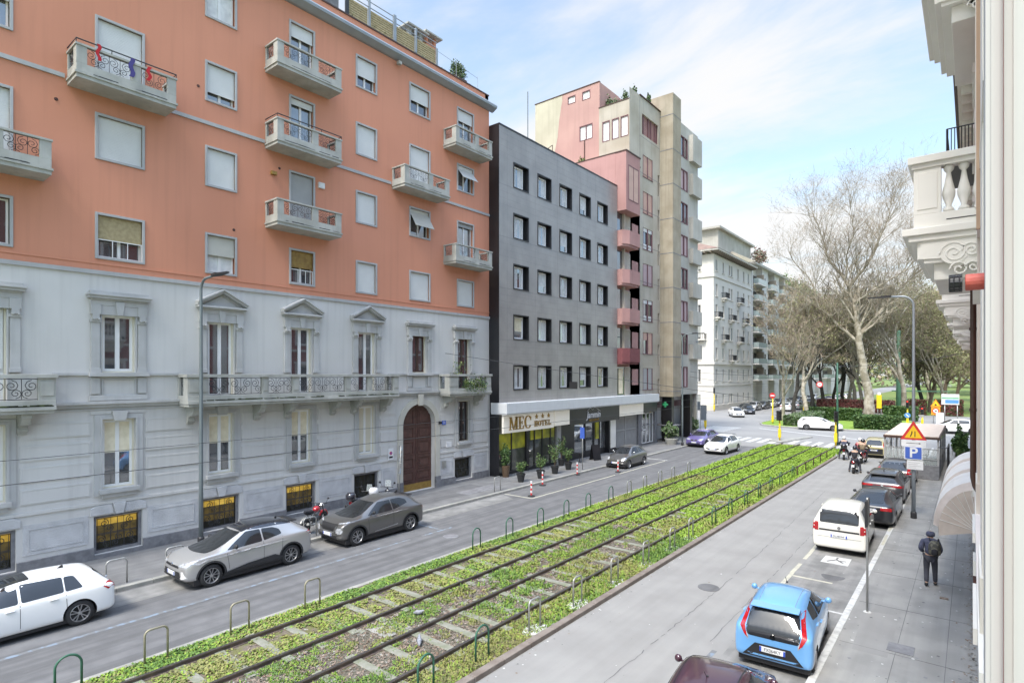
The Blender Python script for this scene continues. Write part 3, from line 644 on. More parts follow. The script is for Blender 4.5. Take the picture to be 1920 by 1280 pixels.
# ---- grey base: wall with openings
pn = {k: ((cols[k][0] + cols[k][1]) / 2 - (.02 if k in 'EF' else 0)) for k in 'XYZABCDEF'}
pn['A'] = 7.20; pn['B'] = 10.78; pn['C'] = 14.35; pn['D'] = 17.96; pn['E'] = 21.48; pn['F'] = 25.03; pn['Z'] = 3.62
H_ = []
for k, y in pn.items():
    H_.append((y - .52, y + .52, 5.62 if k in 'BCDFZ' else 6.6, 8.68, .3))
    if k != 'E': H_.append((y - .51, y + .51, 2.5, 4.95, .3)); H_.append((y - .75, y + .75, .26, 1.58, .3))
H_.append((20.27, 22.67, .12, 4.90, .35))
b = MB(); holes_wall(b, FL, -12, Y1, .12, 10.02, H_); b.build('grey_wall', 'grey_plaster', bd)
# arch spandrels of the gate opening
b = MB(); ya, r0 = 21.47, 1.2
for s in (-1, 1):
    P = [(ya + s * r0 * math.sin(t), 3.7 + r0 * math.cos(t)) for t in [i * PI / 2 / 10 for i in range(11)]]
    for i in range(10):
        (p0, q0), (p1, q1) = P[i], P[i + 1]; ed = ya + s * r0
        b.poly([FL(p0, q0, -.002), FL(p1, q1, -.002), FL(p1, 4.9, -.002), FL(p0, 4.9, -.002)]); b.poly([FL(p0, q0, -.002), FL(p1, q1, -.002), FL(p1, q1, -.34), FL(p0, q0, -.34)])
b.build('gate_spandrel', 'grey_plaster', bd)
b = MB(); Po = []; 
for i in range(25):
    t = -PI / 2 + PI * i / 24; Po.append((math.sin(t), math.cos(t)))
for i in range(24):
    (s0, c0), (s1, c1) = Po[i], Po[i + 1]
    b.prism(FL, [(ya + r0 * s0, 3.7 + r0 * c0), (ya + r0 * s1, 3.7 + r0 * c1), (ya + 1.52 * s1, 3.7 + 1.52 * c1), (ya + 1.52 * s0, 3.7 + 1.52 * c0)], -.02, .09)
for s in (-1, 1): b.fbox(FL, min(ya + s * r0, ya + s * 1.52), max(ya + s * r0, ya + s * 1.52), .75, 3.7, -.02, .09); b.fbox(FL, min(ya + s * r0, ya + s * 1.55), max(ya + s * r0, ya + s * 1.55), .12, .75, -.02, .13, 1)
b.prism(FL, [(ya - .13, 4.82), (ya + .13, 4.82), (ya + .2, 5.45), (ya - .2, 5.45)], .09, .2); b.build('gate_arch', ['shutter_beige', 'plinth_stone'], bd)
b = MB()
for s in (-1, 1):
    a0, a1 = (ya - 1.2, ya - .015) if s < 0 else (ya + .015, ya + 1.2)
    b.fbox(FL, a0, a1, .5, 4.9, -.36, -.3); 
    for z0, z1 in ((.62, 1.2), (1.3, 1.95), (2.1, 2.85), (2.98, 3.62), (3.75, 4.6)):
        ring(b, FL, a0 + .12, a1 - .12, z0, z1, .05, -.3, -.26); b.fbox(FL, a0 + .26, a1 - .26, z0 + .13, z1 - .13, -.3, -.27)
gt = b.build('gate', 'brown_wood', bd)
b = MB(); b.fbox(FL, ya - 1.2, ya + 1.2, .12, .5, -.37, -.29); b.build('kick_board', 'gold_wood', gt); b = MB(); b.lathe(FL(ya + .3, 1.6, -.26), [(.03, -.03), (.04, 0), (.03, .03)], 8); b.build('handle', 'chrome', gt)
# piano nobile windows with pilasters and hoods
def noble(k, y, ped):
    big = k in 'BCDFZ'; z0 = 5.62 if big else 6.6; fm = 'cream_paint' if k in 'ABCDZ' else 'brown_frame'
    wd = MB(); ring(wd, FL, y - .52, y + .52, z0, 8.68, .05, -.22, -.1); wdw = wd.build('window', 'cream_paint', bd)
    if ped: wdw['label'] = 'tall window under a triangular pediment'
    else: wdw['label'] = 'tall window under a flat moulded hood'
    sash(wdw, FL, y - .47, y + .47, z0 + .05, 8.63, -.16, 'white_paint' if k in 'ABCDZ' else fm, 'glass', 2, .085)
    if k in 'Z': s = MB(); slats(s, FL, y - .45, y + .45, 6.7, 8.6, -.1); s.build('shutter', 'shutter_white', wdw)
    c = MB(); rect(c, FL, y - .4, y + .1, z0 + .4, 8.5, -.27); c.build('curtain', 'curtain', wdw)
    p = MB()
    for s in (-1, 1):
        a = y + s * .72; p.fbox(FL, a - .13, a + .13, 6.6, 8.35, 0, .09); p.fbox(FL, a - .15, a + .15, 6.6, 6.75, 0, .11)
        p.fbox(FL, a - .15, a + .15, 8.62, 8.95, 0, .15); p.fbox(FL, a - .16, a + .16, 8.35, 8.45, 0, .13); p.fbox(FL, a - .10, a + .10, 8.45, 8.62, 0, .17)
        for q in (-.07, .07): p.lathe(FL(a + q, 8.47, .16), [(.045, -.05), (.045, .05)], 8, 'x')
        p.fbox(FL, min(y + s * .57, y + s * .52), max(y + s * .57, y + s * .52), z0, 8.6, 0, .05)
    p.fbox(FL, y - .57, y + .57, 8.62, 8.95, 0, .1); p.prism(FL, [(y - .09, 8.62), (y + .09, 8.62), (y + .14, 9.1), (y - .14, 9.1)], .1, .17); p.fbox(FL, y - .88, y + .88, 8.95, 9.12, 0, .12)
    p.build('surround', 'grey_stone_trim', wdw, bevel=.008)
    h = MB()
    if ped:
        h.fbox(FL, y - .98, y + .98, 9.18, 9.26, 0, .30); h.fbox(FL, y - .93, y + .93, 9.12, 9.18, 0, .2)
        for t0, t1, c1 in ((.0, .09, .26), (.09, .17, .34)):
            for s in (-1, 1):
                h.prism(FL, [(y + s * 1.0, 9.26 + t0), (y, 9.80 + t0), (y, 9.80 + t1), (y + s * 1.0, 9.26 + t1)][::(1 if s < 0 else -1)][::-1], .0, c1)
        h.prism(FL, [(y - .8, 9.26), (y + .8, 9.26), (y, 9.72)], 0, .06)
    else:
        h.fbox(FL, y - .86, y + .86, 9.12, 9.18, 0, .16); h.fbox(FL, y - .95, y + .95, 9.18, 9.27, 0, .26); h.fbox(FL, y - .99, y + .99, 9.27, 9.33, 0, .32); h.fbox(FL, y - .9, y + .9, 9.33, 9.44, 0, .2)
    h.build('pediment' if ped else 'hood', 'grey_stone_trim', wdw, bevel=.008)
    if k in 'AEXY':
        s = MB(); s.fbox(FL, y - .92, y + .92, 6.46, 6.6, 0, .2); ring(s, FL, y - .52, y + .52, 5.78, 6.38, .04, 0, .06)
        for q in (-1, 1): s.fbox(FL, y + q * .72 - .14, y + q * .72 + .14, 5.85, 6.42, 0, .08)
        s.fbox(FL, y - .9, y + .9, 5.62, 5.8, 0, .08); s.build('sill_panel', 'grey_stone_trim', wdw, bevel=.008)
for k, y in pn.items(): noble(k, y, k in 'BCD')
b = MB()
for s0, s1 in ((-12, 1.9), (5.3, 9.15), (19.3, 22.95)):
    b.fbox(FL, s0, s1, 6.5, 6.58, 0, .10); b.fbox(FL, s0, s1, 5.38, 5.5, 0, .1); b.fbox(FL, s0, s1, 5.5, 5.6, 0, .2); b.fbox(FL, s0, s1, 5.28, 5.34, 0, .04)
b.each('string_course', 'grey_stone_trim', bd)
def stone_balcony(a0, a1, gaps, brs, depth=.9, label=None):
    b = MB(); b.fbox(FL, a0, a1, 5.40, 5.52, 0, depth + .06); b.fbox(FL, a0 + .03, a1 - .03, 5.3, 5.40, 0, depth); bl = b.build('balcony', 'concrete_trim', bd, bevel=.01)
    if label: bl['label'] = label
    p = MB(); p.fbox(FL, a0, a1, 5.52, 5.72, depth - .2, depth); p.fbox(FL, a0 - .05, a1 + .05, 6.42, 6.54, depth - .24, depth + .05)
    e = a0
    for g0, g1 in gaps + [(a1, a1)]:
        p.fbox(FL, e, g0, 5.72, 6.42, depth - .18, depth - .02); p.fbox(FL, e + .05, g0 - .05, 5.85, 6.32, depth - .02, depth + .004) if g0 - e > .2 else None; e = g1
    for a in (a0, a1 - .18): p.fbox(FL, a, a + .18, 5.52, 5.72, 0, depth - .2); p.fbox(FL, a - .03, a + .21, 6.42, 6.54, 0, depth - .24); p.fbox(FL, a, a + .18, 5.72, 6.42, 0, .12); p.fbox(FL, a, a + .18, 5.72, 6.42, depth - .4, depth - .18)
    p.build('parapet', 'concrete_trim', bl, bevel=.008)
    g_ = MB()
    for g0, g1 in gaps: scrolls(g_, FL, g0, g1, 5.74, 6.4, depth - .1, .42, .011); 
    for g0, g1 in gaps: rect(g_, FL, g0, g1, 0, 0, 0) if 0 else None
    for a in (a0 + .09, a1 - .09): scrolls(g_, Fr(FL(a, 0, 0), FL.n, -FL.u), .12, depth - .4, 5.74, 6.4, 0, .38, .011)
    g_.build('railing', 'iron', bl)
    for y in brs:
        q = MB(); q.fbox(FL, y - .13, y + .13, 5.16, 5.30, 0, depth * .85); q.prism(Fr(FL(y - .11, 0, 0), FL.n, -FL.u), [(0, 4.62), (.14, 4.60), (.22, 4.72), (.24, 4.86), (.42, 4.96), (.62, 5.02), (.7, 5.16), (0, 5.16)], -.22, 0)
        q.lathe(FL(y, 4.76, .16), [(.1, -.13), (.1, .13)], 10, 'y'); q.lathe(FL(y, 5.02, .52), [(.085, -.125), (.085, .125)], 10, 'y'); q.build('bracket', 'concrete_trim', bl)
    return bl
stone_balcony(9.15, 19.3, [(9.92, 12.05), (12.34, 13.42), (13.75, 16.1), (16.4, 17.4), (17.65, 18.95)], [9.55, 12.2, 13.6, 15.9, 17.1, 18.9], label='long stone balcony with scrolled ironwork under the three pediments')
stone_balcony(22.95, 26.55, [(23.7, 26.1)], [23.4, 26.0]); stone_balcony(1.9, 5.2, [(2.4, 4.75)], [4.5])
m_ = MB()
for k in range(60): y = random.uniform(9.3, 19.0); m_.fbox(FL, y, y + random.uniform(.04, .35), 5.52, 5.53 + random.uniform(.005, .05), .88, .965)
for k in range(14): y = random.uniform(3.8, 5.1); m_.fbox(FL, y, y + random.uniform(.04, .3), 5.52, 5.53 + random.uniform(.005, .05), .88, .965)
mat('moss', (.07, .09, .035), .95, (.03, .035, .02), 8); m_.build('moss', 'moss', bd)
# ground floor windows
for k, y in pn.items():
    if k == 'E': continue
    wd = MB(); ring(wd, FL, y - .51, y + .51, 2.5, 4.95, .05, -.25, -.12); wdw = wd.build('window', 'cream_paint', bd); dk = k == 'F'
    sash(wdw, FL, y - .46, y + .46, 2.55, 4.9, -.17, 'brown_frame' if dk else 'white_paint', 'glass', 2, .075)
    if dk: s = MB(); [s.fbox(FL, y - .44 + q * .11, y - .42 + q * .11, 2.55, 4.9, -.1, -.08) for q in range(9)]; s.build('window_bars', 'iron', wdw)
    elif k == 'D': s = MB(); slats(s, FL, y - .38, y + .38, 2.65, 4.85, -.185, pitch=.3, tilt=.002); s.build('inner_blind', 'cream_paint', wdw)
    else: s = MB(); rect(s, FL, y - .4, y + .4, 3.75, 4.85, -.195); s.build('inner_blind', 'curtain_warm', wdw)
    p = MB(); t = .24
    p.fbox(FL, y - .51 - t, y - .51, 2.28, 5.12, 0, .06); p.fbox(FL, y + .51, y + .51 + t, 2.28, 5.12, 0, .06); p.fbox(FL, y - .51, y + .51, 4.95, 5.12, 0, .06); ring(p, FL, y - .58, y + .58, 2.43, 5.02, .065, .06, .09, tb=.001)
    if k in 'ZABXY': p.prism(FL, [(y - .17, 4.9), (y + .17, 4.9), (y + .24, 5.24), (y - .24, 5.24)], .06, .18)
    p.fbox(FL, y - .62, y + .62, 2.36, 2.5, 0, .2); p.fbox(FL, y - .55, y + .55, 2.2, 2.36, 0, .1); p.build('surround', 'grey_stone_trim', wdw, bevel=.008)
    # basement opening
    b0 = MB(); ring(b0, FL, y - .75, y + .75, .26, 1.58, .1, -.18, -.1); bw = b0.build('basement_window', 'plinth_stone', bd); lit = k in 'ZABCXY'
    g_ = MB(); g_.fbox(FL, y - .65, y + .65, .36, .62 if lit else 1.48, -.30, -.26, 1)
    if lit: g_.fbox(FL, y - .65, y + .65, 1.2, 1.48, -.29, -.26, 0); g_.fbox(FL, y - .65, y + .65, .62, 1.2, -.29, -.258, 2)  # bright, dim and dark bands paint the falloff of a lamp above
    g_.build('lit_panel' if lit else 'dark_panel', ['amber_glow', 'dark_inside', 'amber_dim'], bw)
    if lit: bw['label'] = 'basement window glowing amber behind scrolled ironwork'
    g_ = MB(); scrolls(g_, FL, y - .64, y + .64, .92, 1.46, -.14, .64, .012); scrolls(g_, FL, y - .64, y + .64, .38, .9, -.14, .43, .012)
    for q in range(7): g_.tube([FL(y - .6 + q * .2, .38, -.15), FL(y - .6 + q * .2, 1.46, -.15)], .008, 4)
    g_.build('grille', 'iron', bw)
    p = MB(); p.prism(FL, [(y - .12, 1.6), (y + .12, 1.6), (y + .2, 1.98), (y - .2, 1.98)], .02, .12)
    for s in (-1, 1): p.prism(FL, [(y + s * .16, 1.62), (y + s * .86, 1.62), (y + s * .86, 1.86), (y + s * .7, 1.96), (y + s * .22, 1.96)][::s], .0, .05)
    p.build('lintel', 'rough_render', bw, bevel=.01)
# rusticated panels
R_ = MB()
edges = [-8, *[v for k in 'XYZABCD' for v in (pn[k] - .75, pn[k] + .75)], 19.95]; spans = [(edges[i], edges[i + 1]) for i in range(2, len(edges), 2)] + [(22.99, pn['F'] - .75), (pn['F'] + .75, Y1 - .1)]
def panel(a0, a1, z0, z1):
    t = .035; 
    if a1 - a0 < .25: return
    R_.fbox(FL, a0, a1, z0, z1, 0, .03); ring(R_, FL, a0 + t, a1 - t, z0 + t, z1 - t, .02, .03, .04)
for s0, s1 in spans:
    for z in (2.22, 2.92, 3.62, 4.32): panel(s0 + .1, s1 - .1, z + .1, z + .6)
    RR = MB()
    if s1 - s0 > .6: RR.fbox(FL, s0 + .16, s1 - .16, .68, 1.66, 0, .02); ring(RR, FL, s0 + .3, s1 - .3, .82, 1.52, .03, .02, .035); RR.build('render_panel', 'rough_render', bd)
    PL = MB(); PL.fbox(FL, s0 - .0, s1 + .0, .12, .52, 0, .09); PL.build('plinth', 'plinth_stone', bd, bevel=.01)
for k, y in pn.items():
    if k != 'E': PL = MB(); PL.fbox(FL, y - .749, y + .749, .12, .25, 0, .09); PL.build('plinth', 'plinth_stone', bd); R_.fbox(FL, y - .86, y + .86, 5.14, 5.26, 0, .03)
R_.fbox(FL, -12, 19.9, 1.98, 2.08, 0, .05); R_.fbox(FL, 23.05, Y1, 1.98, 2.08, 0, .05); R_.fbox(FL, 22.99, Y1, 1.74, 1.8, 0, .03)
R_.build('rustication', 'grey_plaster', bd)
b = MB(); b.fbox(FL, Y1 - .12, Y1, .12, 5.28, .0, .06); b.build('corner_strip', 'grey_stone_trim', bd)
# small things on the wall
def onwall(name, lab, cat, a, z, wd, h, m, c=.02, dep=.04, ic=None):
    t = thing(name, lab, cat, FL(a, z, c)); F = Fr((0, 0, 0), (0, 1, 0), (1, 0, 0)); q = MB(); q.fbox(F, -wd / 2, wd / 2, -h / 2, h / 2, 0, dep); q.build('plate', m, t, bevel=.004)
    if ic: ic(t, F, dep)
    return t
mat('sign_red', (.62, .03, .03), .5); mat('sign_blue', (.06, .13, .50), .5); mat('sign_green', (.03, .30, .12), .5); mat('sign_orange', (.85, .30, .02), .5); mat('sign_yellow', (.88, .55, .02), .5); mat('white_sign', (.75, .75, .76), .5)
def nopark(t, F, d):
    q = MB()
    P = [(.09 * math.cos(i * PI / 10), .06 + .09 * math.sin(i * PI / 10)) for i in range(20)]; q.prism(F, P, d, d + .006, 0)
    q.prism(F, [(.65 * x, .06 + .65 * (z - .06)) for x, z in P], d + .006, d + .01, 1); q.prism(F, [(-.06, .10), (-.045, .115), (.06, .02), (.045, .005)][::-1], d + .01, d + .014, 0)
    q.fbox(F, -.12, .12, -.2, -.1, d, d + .004, 2); q.build('symbol', ['sign_red', 'sign_blue', 'black'], t)
onwall('no_parking_sign', 'white no parking plate with red and blue disc left of the arched gate', 'sign', 19.45, 2.35, .34, .6, 'white_sign', .05, .03, nopark)
onwall('street_plate', 'small white stone plate on the grey wall right of the gate', 'plaque', 23.75, 2.45, .42, .32, 'white_sign', .03, .03)
onwall('intercom', 'small steel intercom panel right of the arched gate', 'intercom', 23.35, 1.35, .28, .4, 'galvanised', .03, .05)
def num(t, F, d): text_mesh('number', '11', .24, F, 0, 0, d + .002, 'white_sign', t, .004, sx_=.8)
onwall('house_number', 'dark enamel house number plate beside the arch of the gate', 'number plate', 23.35, 3.75, .30, .24, 'sign_blue', .03, .03, num)
onwall('wall_lamp', 'small round dark lamp on the arch surround of the gate', 'lamp', 22.95, 3.78, .16, .16, 'black', .09, .12)
onwall('alarm_box', 'small white alarm siren box beside the grey-shuttered balcony door', 'alarm', 15.35, 15.35, .3, .26, 'white_sign', 0, .12)
onwall('vent_box', 'small brown wooden bird box fixed on the orange wall', 'box', 13.0, 15.3, .24, .14, 'gold_wood', 0, .14)
onwall('security_light', 'small floodlight under the grey gutter of the orange building', 'lamp', 19.9, 22.95, .2, .16, 'concrete_trim', .12, .2)
d = MB()
for a, z in ((5.4, 15.7), (7.9, 22.1), (4.95, 20.9), (11.3, 12.5), (13.3, 15.6), (9.9, 17.9)): d.lathe(FL(a, z, .0), [(.06, 0), (.05, .02)], 10, 'x')
tag(d.build('vent_cap', 'iron_rust', bd))
# scarves hanging on the upper left balcony
mat('cloth_red', (.50, .02, .03), .9); mat('cloth_navy', (.07, .06, .22), .9)
for k, (a, z, l, wd, mm, lab) in enumerate(((6.25, 17.55, .55, .1, 'cloth_red', 'red scarf hanging over the left end of the top left balcony'), (7.2, 17.5, .65, .14, 'cloth_navy', 'navy cloth draped over the middle of the top left balcony'), (7.75, 17.42, .5, .11, 'cloth_red', 'red scarf hanging right of the navy cloth on the top left balcony'))):
    b = MB(); n = 8
    for s in (0, 1):
        for i in range(n):
            z0, z1 = z - l * i / n, z - l * (i + 1) / n; o0, o1 = .04 * math.sin(i * 1.1 + k), .04 * math.sin((i + 1) * 1.1 + k); c0 = 1.05 + .015 * s
            q = [FL(a + o0, z0, c0), FL(a + o0 + wd, z0, c0), FL(a + o1 + wd, z1, c0), FL(a + o1, z1, c0)]; b.poly(q if s else q[::-1])
    tag(b.build('hanging_scarf', mm), lab, 'cloth')
# ================================================================== GREY HOTEL
mat('hotel_panel', (.30, .285, .27), .30, (.24, .228, .217), .9, streak=.15, spec=.7)
mat('black_panel', (.018, .018, .021), .35, var=.2)
mat('canopy_white', (.62, .64, .66), .35, var=.05, streak=.15)
mat('sign_face', (.74, .70, .62), .4, var=.04, emit=.12)
mat('gold', (.42, .26, .07), .35, (.30, .18, .04), 4, metal=.6)
mat('shop_glass', (.06, .065, .05), .03, (.12, .12, .10), .8, spec=1)
mat('shop_glow', (.30, .30, .02), .6, (.10, .11, .02), 1.3, emit=.15)
mat('door_brown', (.10, .065, .04), .5)
mat('grille_grey', (.36, .36, .36), .5)
FH = Fr((-23.0, 0, 0), (0, 1, 0), (1, 0, 0)); HY0, HY1 = 27.385, 42.66
ht = thing('hotel_building', 'dark grey panelled hotel block with rows of black framed square windows', 'building', (0, 0, 0))
wy = [28.87, 31.50, 34.16, 36.82, 39.48]; wz = [20.12, 16.86, 13.60, 10.34, 7.08]
b = MB(); holes_wall(b, FH, HY0 + .02, HY1, 4.6, 22.12, [(y, y + 1.53, z - 1.53, z, .36) for y in wy for z in wz], depth=.36, mr=1)
b.build('front_wall', ['hotel_panel', 'black_panel'], ht)
b = MB()
for z in (4.62, 8.72, 11.98, 15.22, 18.50): b.fbox(FH, HY0, HY1, z - .006, z + .006, -.01, .0015)
hm_ = sorted([(z - 1.58, z + .05) for z in wz])
for y in (28.2, 31.2, 33.85, 36.5, 39.15, 41.9): b.fbox(FH, y - .005, y + .005, 4.6, 22.1, -.01, .0012)
z = 4.62
while z < 22:
    if not any(a - .02 < z < c_ + .02 for a, c_ in hm_): b.fbox(FH, HY0 + .03, HY1, z - .004, z + .004, -.01, .001)
    z += .407
b.build('panel_joint', 'grille_grey' if 0 else 'plinth_stone', ht)
b = MB(); b.fbox(FH, HY0, HY0 + .02, .1, 22.12, -14, 0); b.build('side_wall', 'black_panel', ht)
b = MB(); b.fbox(FH, HY0, HY1, 22.12, 22.22, -.35, .03); b.fbox(FH, HY0, HY0 + .3, 22.12, 22.22, -14, -.35); b.build('roof_edge', 'black_panel', ht)
b = MB(); b.fbox(FH, HY0 + .3, HY1, 21.6, 21.7, -14, -.35); b.build('roof', 'plinth_stone', ht)
b = MB(); b.fbox(FH, HY0 + .03, HY1, 4.7, 21.5, -14, -.38); b.build('inner_core', 'dark_inside', ht)
hw = None
for i, y in enumerate(wy):
    for j, z in enumerate(wz):
        b = MB(); ring(b, FH, y - .05, y + 1.58, z - 1.58, z + .05, .06, -.34, .035); wn = b.build('window', 'black_panel', ht)
        F2 = Fr((-23.0, 0, 0), (0, 1, 0), (1, 0, 0)); sa = MB(); ring(sa, FH, y + .05, y + 1.25, z - 1.5, z - .06, .10, -.32, -.24); sa.fbox(FH, y + 1.25, y + 1.5, z - 1.5, z - .03, -.36, -.27, 1)
        sa.build('sash', ['white_paint', 'black_panel'], wn)
        g_ = MB(); rect(g_, FH, y + .12, y + 1.18, z - 1.43, z - .12, -.295); g_.build('pane', 'glass_sky', wn)
        c = MB(); q = y + .1
        full = (i + j) % 4 == 3
        rect(c, FH, y + .14, y + 1.16, z - (1.0 if full else 1.43), z - .12, -.293) if full else [rect(c, FH, y + .14 + k * .1, y + .215 + k * .1, z - 1.42, z - .13, -.294) for k in ((0, 1, 2, 3, 4, 5, 8, 9) if (i * 3 + j) % 3 else (0, 1, 2, 3, 6, 7, 8, 9))]
        c.build('curtain', 'curtain_warm' if (i, j) in ((0, 3), (4, 4)) else 'curtain', wn)
b = MB(); b.fbox(FH, 27.3, 49.35, 4.08, 4.74, -.6, .7); b.fbox(FH, 27.32, 49.33, 4.02, 4.08, -.6, .66); b.build('canopy', 'canopy_white', ht, bevel=.015)
# lit sign with gold lettering
FS = Fr((-22.68, 0, 0), (0, 1, 0), (1, 0, 0))
sg = thing('hotel_sign', 'long cream hotel sign with gold letters and three stars under the white canopy', 'sign', (0, 0, 0))
b = MB(); b.fbox(FS, 27.45, 32.95, 2.84, 4.01, -.15, 0); b.fbox(FS, 33.05, 34.95, 2.92, 4.01, -.15, 0); b.build('panel', 'sign_face', sg, bevel=.01)
def serif(mb, ch, x, z, w_, h, F):
    t = w_ * .21; th = w_ * .09; s = w_ * .11
    def bar(a0, a1, b0, b1): mb.fbox(F, x + a0, x + a1, z + b0, z + b1, .02, .07)
    def pl(P): mb.prism(F, [(x + a, z + q) for a, q in P], .02, .07)
    if ch == 'M': bar(s * .5, s * .5 + th, .0, h); bar(w_ - t - s * .4, w_ - s * .4, 0, h); pl([(s * .4, h), (w_ * .46, 0), (w_ * .56, 0), (s * .4 + t, h)][::1]); pl([(w_ * .50, 0), (w_ * .55, 0), (w_ - s, h), (w_ - s - th * 1.2, h)]); bar(-s * .3, th + s * 1.4, 0, .04); bar(w_ - t - s * 1.2, w_ + s * .3, 0, .04); bar(-s * .3, t, h - .04, h); bar(w_ - t - s, w_ + s * .3, h - .04, h)
    elif ch == 'E': bar(s, s + t, 0, h); bar(0, w_ * .85, 0, .05); bar(0, w_ * .82, h - .05, h); bar(s, w_ * .62, h * .47, h * .54); bar(w_ * .8, w_ * .86, 0, h * .26); bar(w_ * .76, w_ * .82, h * .76, h); bar(w_ * .58, w_ * .63, h * .36, h * .64)
    elif ch == 'L': bar(s, s + t, 0, h); bar(0, w_ * .85, 0, .05); bar(0, s * 2 + t, h - .04, h); bar(w_ * .79, w_ * .86, 0, h * .28)
    elif ch == 'T': bar(w_ * .38, w_ * .38 + t, 0, h); bar(w_ * .26, w_ * .72, 0, .04); bar(0, w_ * .97, h - .05, h); bar(0, w_ * .06, h * .74, h); bar(w_ * .91, w_ * .97, h * .74, h)
    elif ch == 'H': bar(s, s + t, 0, h); bar(w_ - t - s, w_ - s, 0, h); bar(s, w_ - s, h * .46, h * .53); [bar(q, q + t + 2 * s, zz_, zz_ + .04) for q in (0, w_ - t - 2 * s) for zz_ in (0, h - .04)]
    elif ch in 'OC':
        n = 28; a0, a1 = (0, 2 * PI) if ch == 'O' else (R(42), R(322))
        for k in range(n):
            t0 = a0 + (a1 - a0) * k / n; t1 = a0 + (a1 - a0) * (k + 1) / n; cx_, cz = w_ / 2, h / 2
            def pt(tt, o):
                thick = th + (t - th) * abs(math.cos(tt)) ** 1.5; rx, rz = (w_ / 2, h / 2) if o else (w_ / 2 - thick, h / 2 - thick * .55 - .01); return (cx_ + rx * math.cos(tt), cz + rz * math.sin(tt))
            pl([pt(t0, 0), pt(t0, 1), pt(t1, 1), pt(t1, 0)])
        if ch == 'C': bar(w_ * .84, w_ * .91, h * .62, h * .9)
b = MB(); serif(b, 'M', 27.98, 3.03, .84, .80, FS); serif(b, 'E', 28.92, 3.03, .60, .80, FS); serif(b, 'C', 29.54, 3.01, .76, .84, FS); b.build('letters', 'gold', sg)
b = MB()
for k, c_ in enumerate('HOTEL'): serif(b, c_, 30.62 + k * .40, 3.08, .35, .36, FS)
b.build('small_letters', 'gold', sg); b = MB()
for k in range(3):
    cxx = 30.88 + k * .70; P = []
    for i in range(10): rr = .17 if i % 2 == 0 else .075; P.append((cxx + rr * math.sin(i * PI / 5) * 1.0, 3.72 + rr * math.cos(i * PI / 5)))
    b.prism(FS, P[::-1], .0, .05)
b.build('stars', 'gold', sg)
# hotel shop front
b = MB()
for y in (27.42, 28.9, 30.5, 31.4, 32.3, 33.3, 34.3): b.fbox(FH, y - .05, y + .05, .12, 4.0, -.32, -.2)
b.fbox(FH, 30.35, 30.65, .12, 4.0, -.3, -.1); b.fbox(FH, 27.4, 34.6, .12, .3, -.32, -.16); b.fbox(FH, 34.0, 34.5, .12, 4, -.3, -.12, 1); b.build('shop_front', ['black_panel', 'grille_grey'], ht)
b = MB(); rect(b, FH, 27.42, 34.0, .3, 4.0, -.26); b.build('shop_window', 'shop_glass', ht)
b = MB(); b.fbox(FH, 27.6, 30.4, 1.7, 2.75, -.255, -.25); b.build('window_poster', 'shop_glow', ht); b = MB(); b.fbox(FH, 31.0, 33.8, 2.1, 2.85, -.255, -.25); b.build('window_poster', 'shop_glow', ht)
b = MB(); b.fbox(FH, 28.7, 42.6, .115, 4.6, -3, -2.9); b.fbox(FH, 34.5, 36.4, .12, 4.0, -.5, -.2); b.fbox(FH, 41.4, 42.6, .12, 4.0, -.4, -.05); b.fbox(FH, 36.4, 41.4, .12, .6, -.5, -.36); b.fbox(FH, 27.4, 42.6, 3.9, 4.7, -3, -.3); b.build('ground_floor_wall', 'black_panel', ht)
b = MB(); rect(b, FH, 36.4, 41.4, .6, 3.2, -.42); b.build('shop_window', 'glass_sky', ht)
b = MB()
for y in (36.4, 38.2, 39.5, 40.4, 41.4): b.fbox(FH, y - .05, y + .05, .12, 3.2, -.42, -.34)
b.build('shop_front', 'black_panel', ht)
b = MB(); b.fbox(FH, 41.6, 42.5, .5, 3.0, -.05, -.03); b.build('poster', 'p_cream', ht); b = MB(); b.fbox(FH, 39.7, 40.2, 1.4, 2.9, -.33, -.31); b.build('poster', 'shop_glow', ht)
rs = thing('restaurant_sign', 'black restaurant fascia with white script lettering and peaks above it', 'sign', (0, 0, 0))
b = MB(); b.fbox(FS, 35.0, 42.45, 2.82, 4.01, -.2, -.01); b.build('panel', 'black_panel', rs)
text_mesh('script_letters', 'Jammin', .72, FS, 38.3, 3.42, .01, 'white_sign', rs, .02, shear=.25, bold=.012, sx_=.95)
text_mesh('gold_letters', 'RESTAURANT', .25, FS, 38.4, 3.02, .01, 'gold', rs, .02, sx_=.95)
b = MB(); b.tube([FS(37.3, 3.72, .02), FS(37.8, 3.98, .02), FS(38.1, 3.80, .02), FS(38.5, 4.0, .02), FS(39.3, 3.66, .02)], .022, 4); b.build('peaks', 'white_sign', rs)
# ================================================================== PINK AND CONCRETE BUILDING
mat('raw_concrete', (.47, .435, .37), .9, (.37, .335, .27), .5, bump=.2, bscale=15, streak=.55)
mat('brown_concrete', (.37, .325, .25), .92, (.28, .24, .175), .8, bump=.2, bscale=15, streak=.6)
mat('pale_concrete', (.44, .425, .385), .9, (.35, .335, .295), .5, bump=.2, bscale=15, streak=.4)
mat('pink_plaster', (.43, .245, .225), .9, (.36, .20, .185), .6, streak=.25)
mat('pink_dark', (.20, .065, .07), .8, var=.15)
mat('faded_wall', (.46, .29, .255), .95, (.41, .25, .225), .4, streak=.3); mat('old_yellow', (.50, .47, .37), .95, (.43, .40, .31), .6, streak=.3)
mat('shutter_peach', (.55, .36, .29), .6, var=.1); mat('shutter_pinkish', (.47, .35, .36), .6, var=.1); mat('shutter_red', (.24, .045, .035), .6, var=.2); mat('mauve_frame', (.17, .08, .09), .6)
pk = thing('concrete_building', 'tall weathered concrete and pink building with a service shaft and stacked bay balconies', 'building', (0, 0, 0))
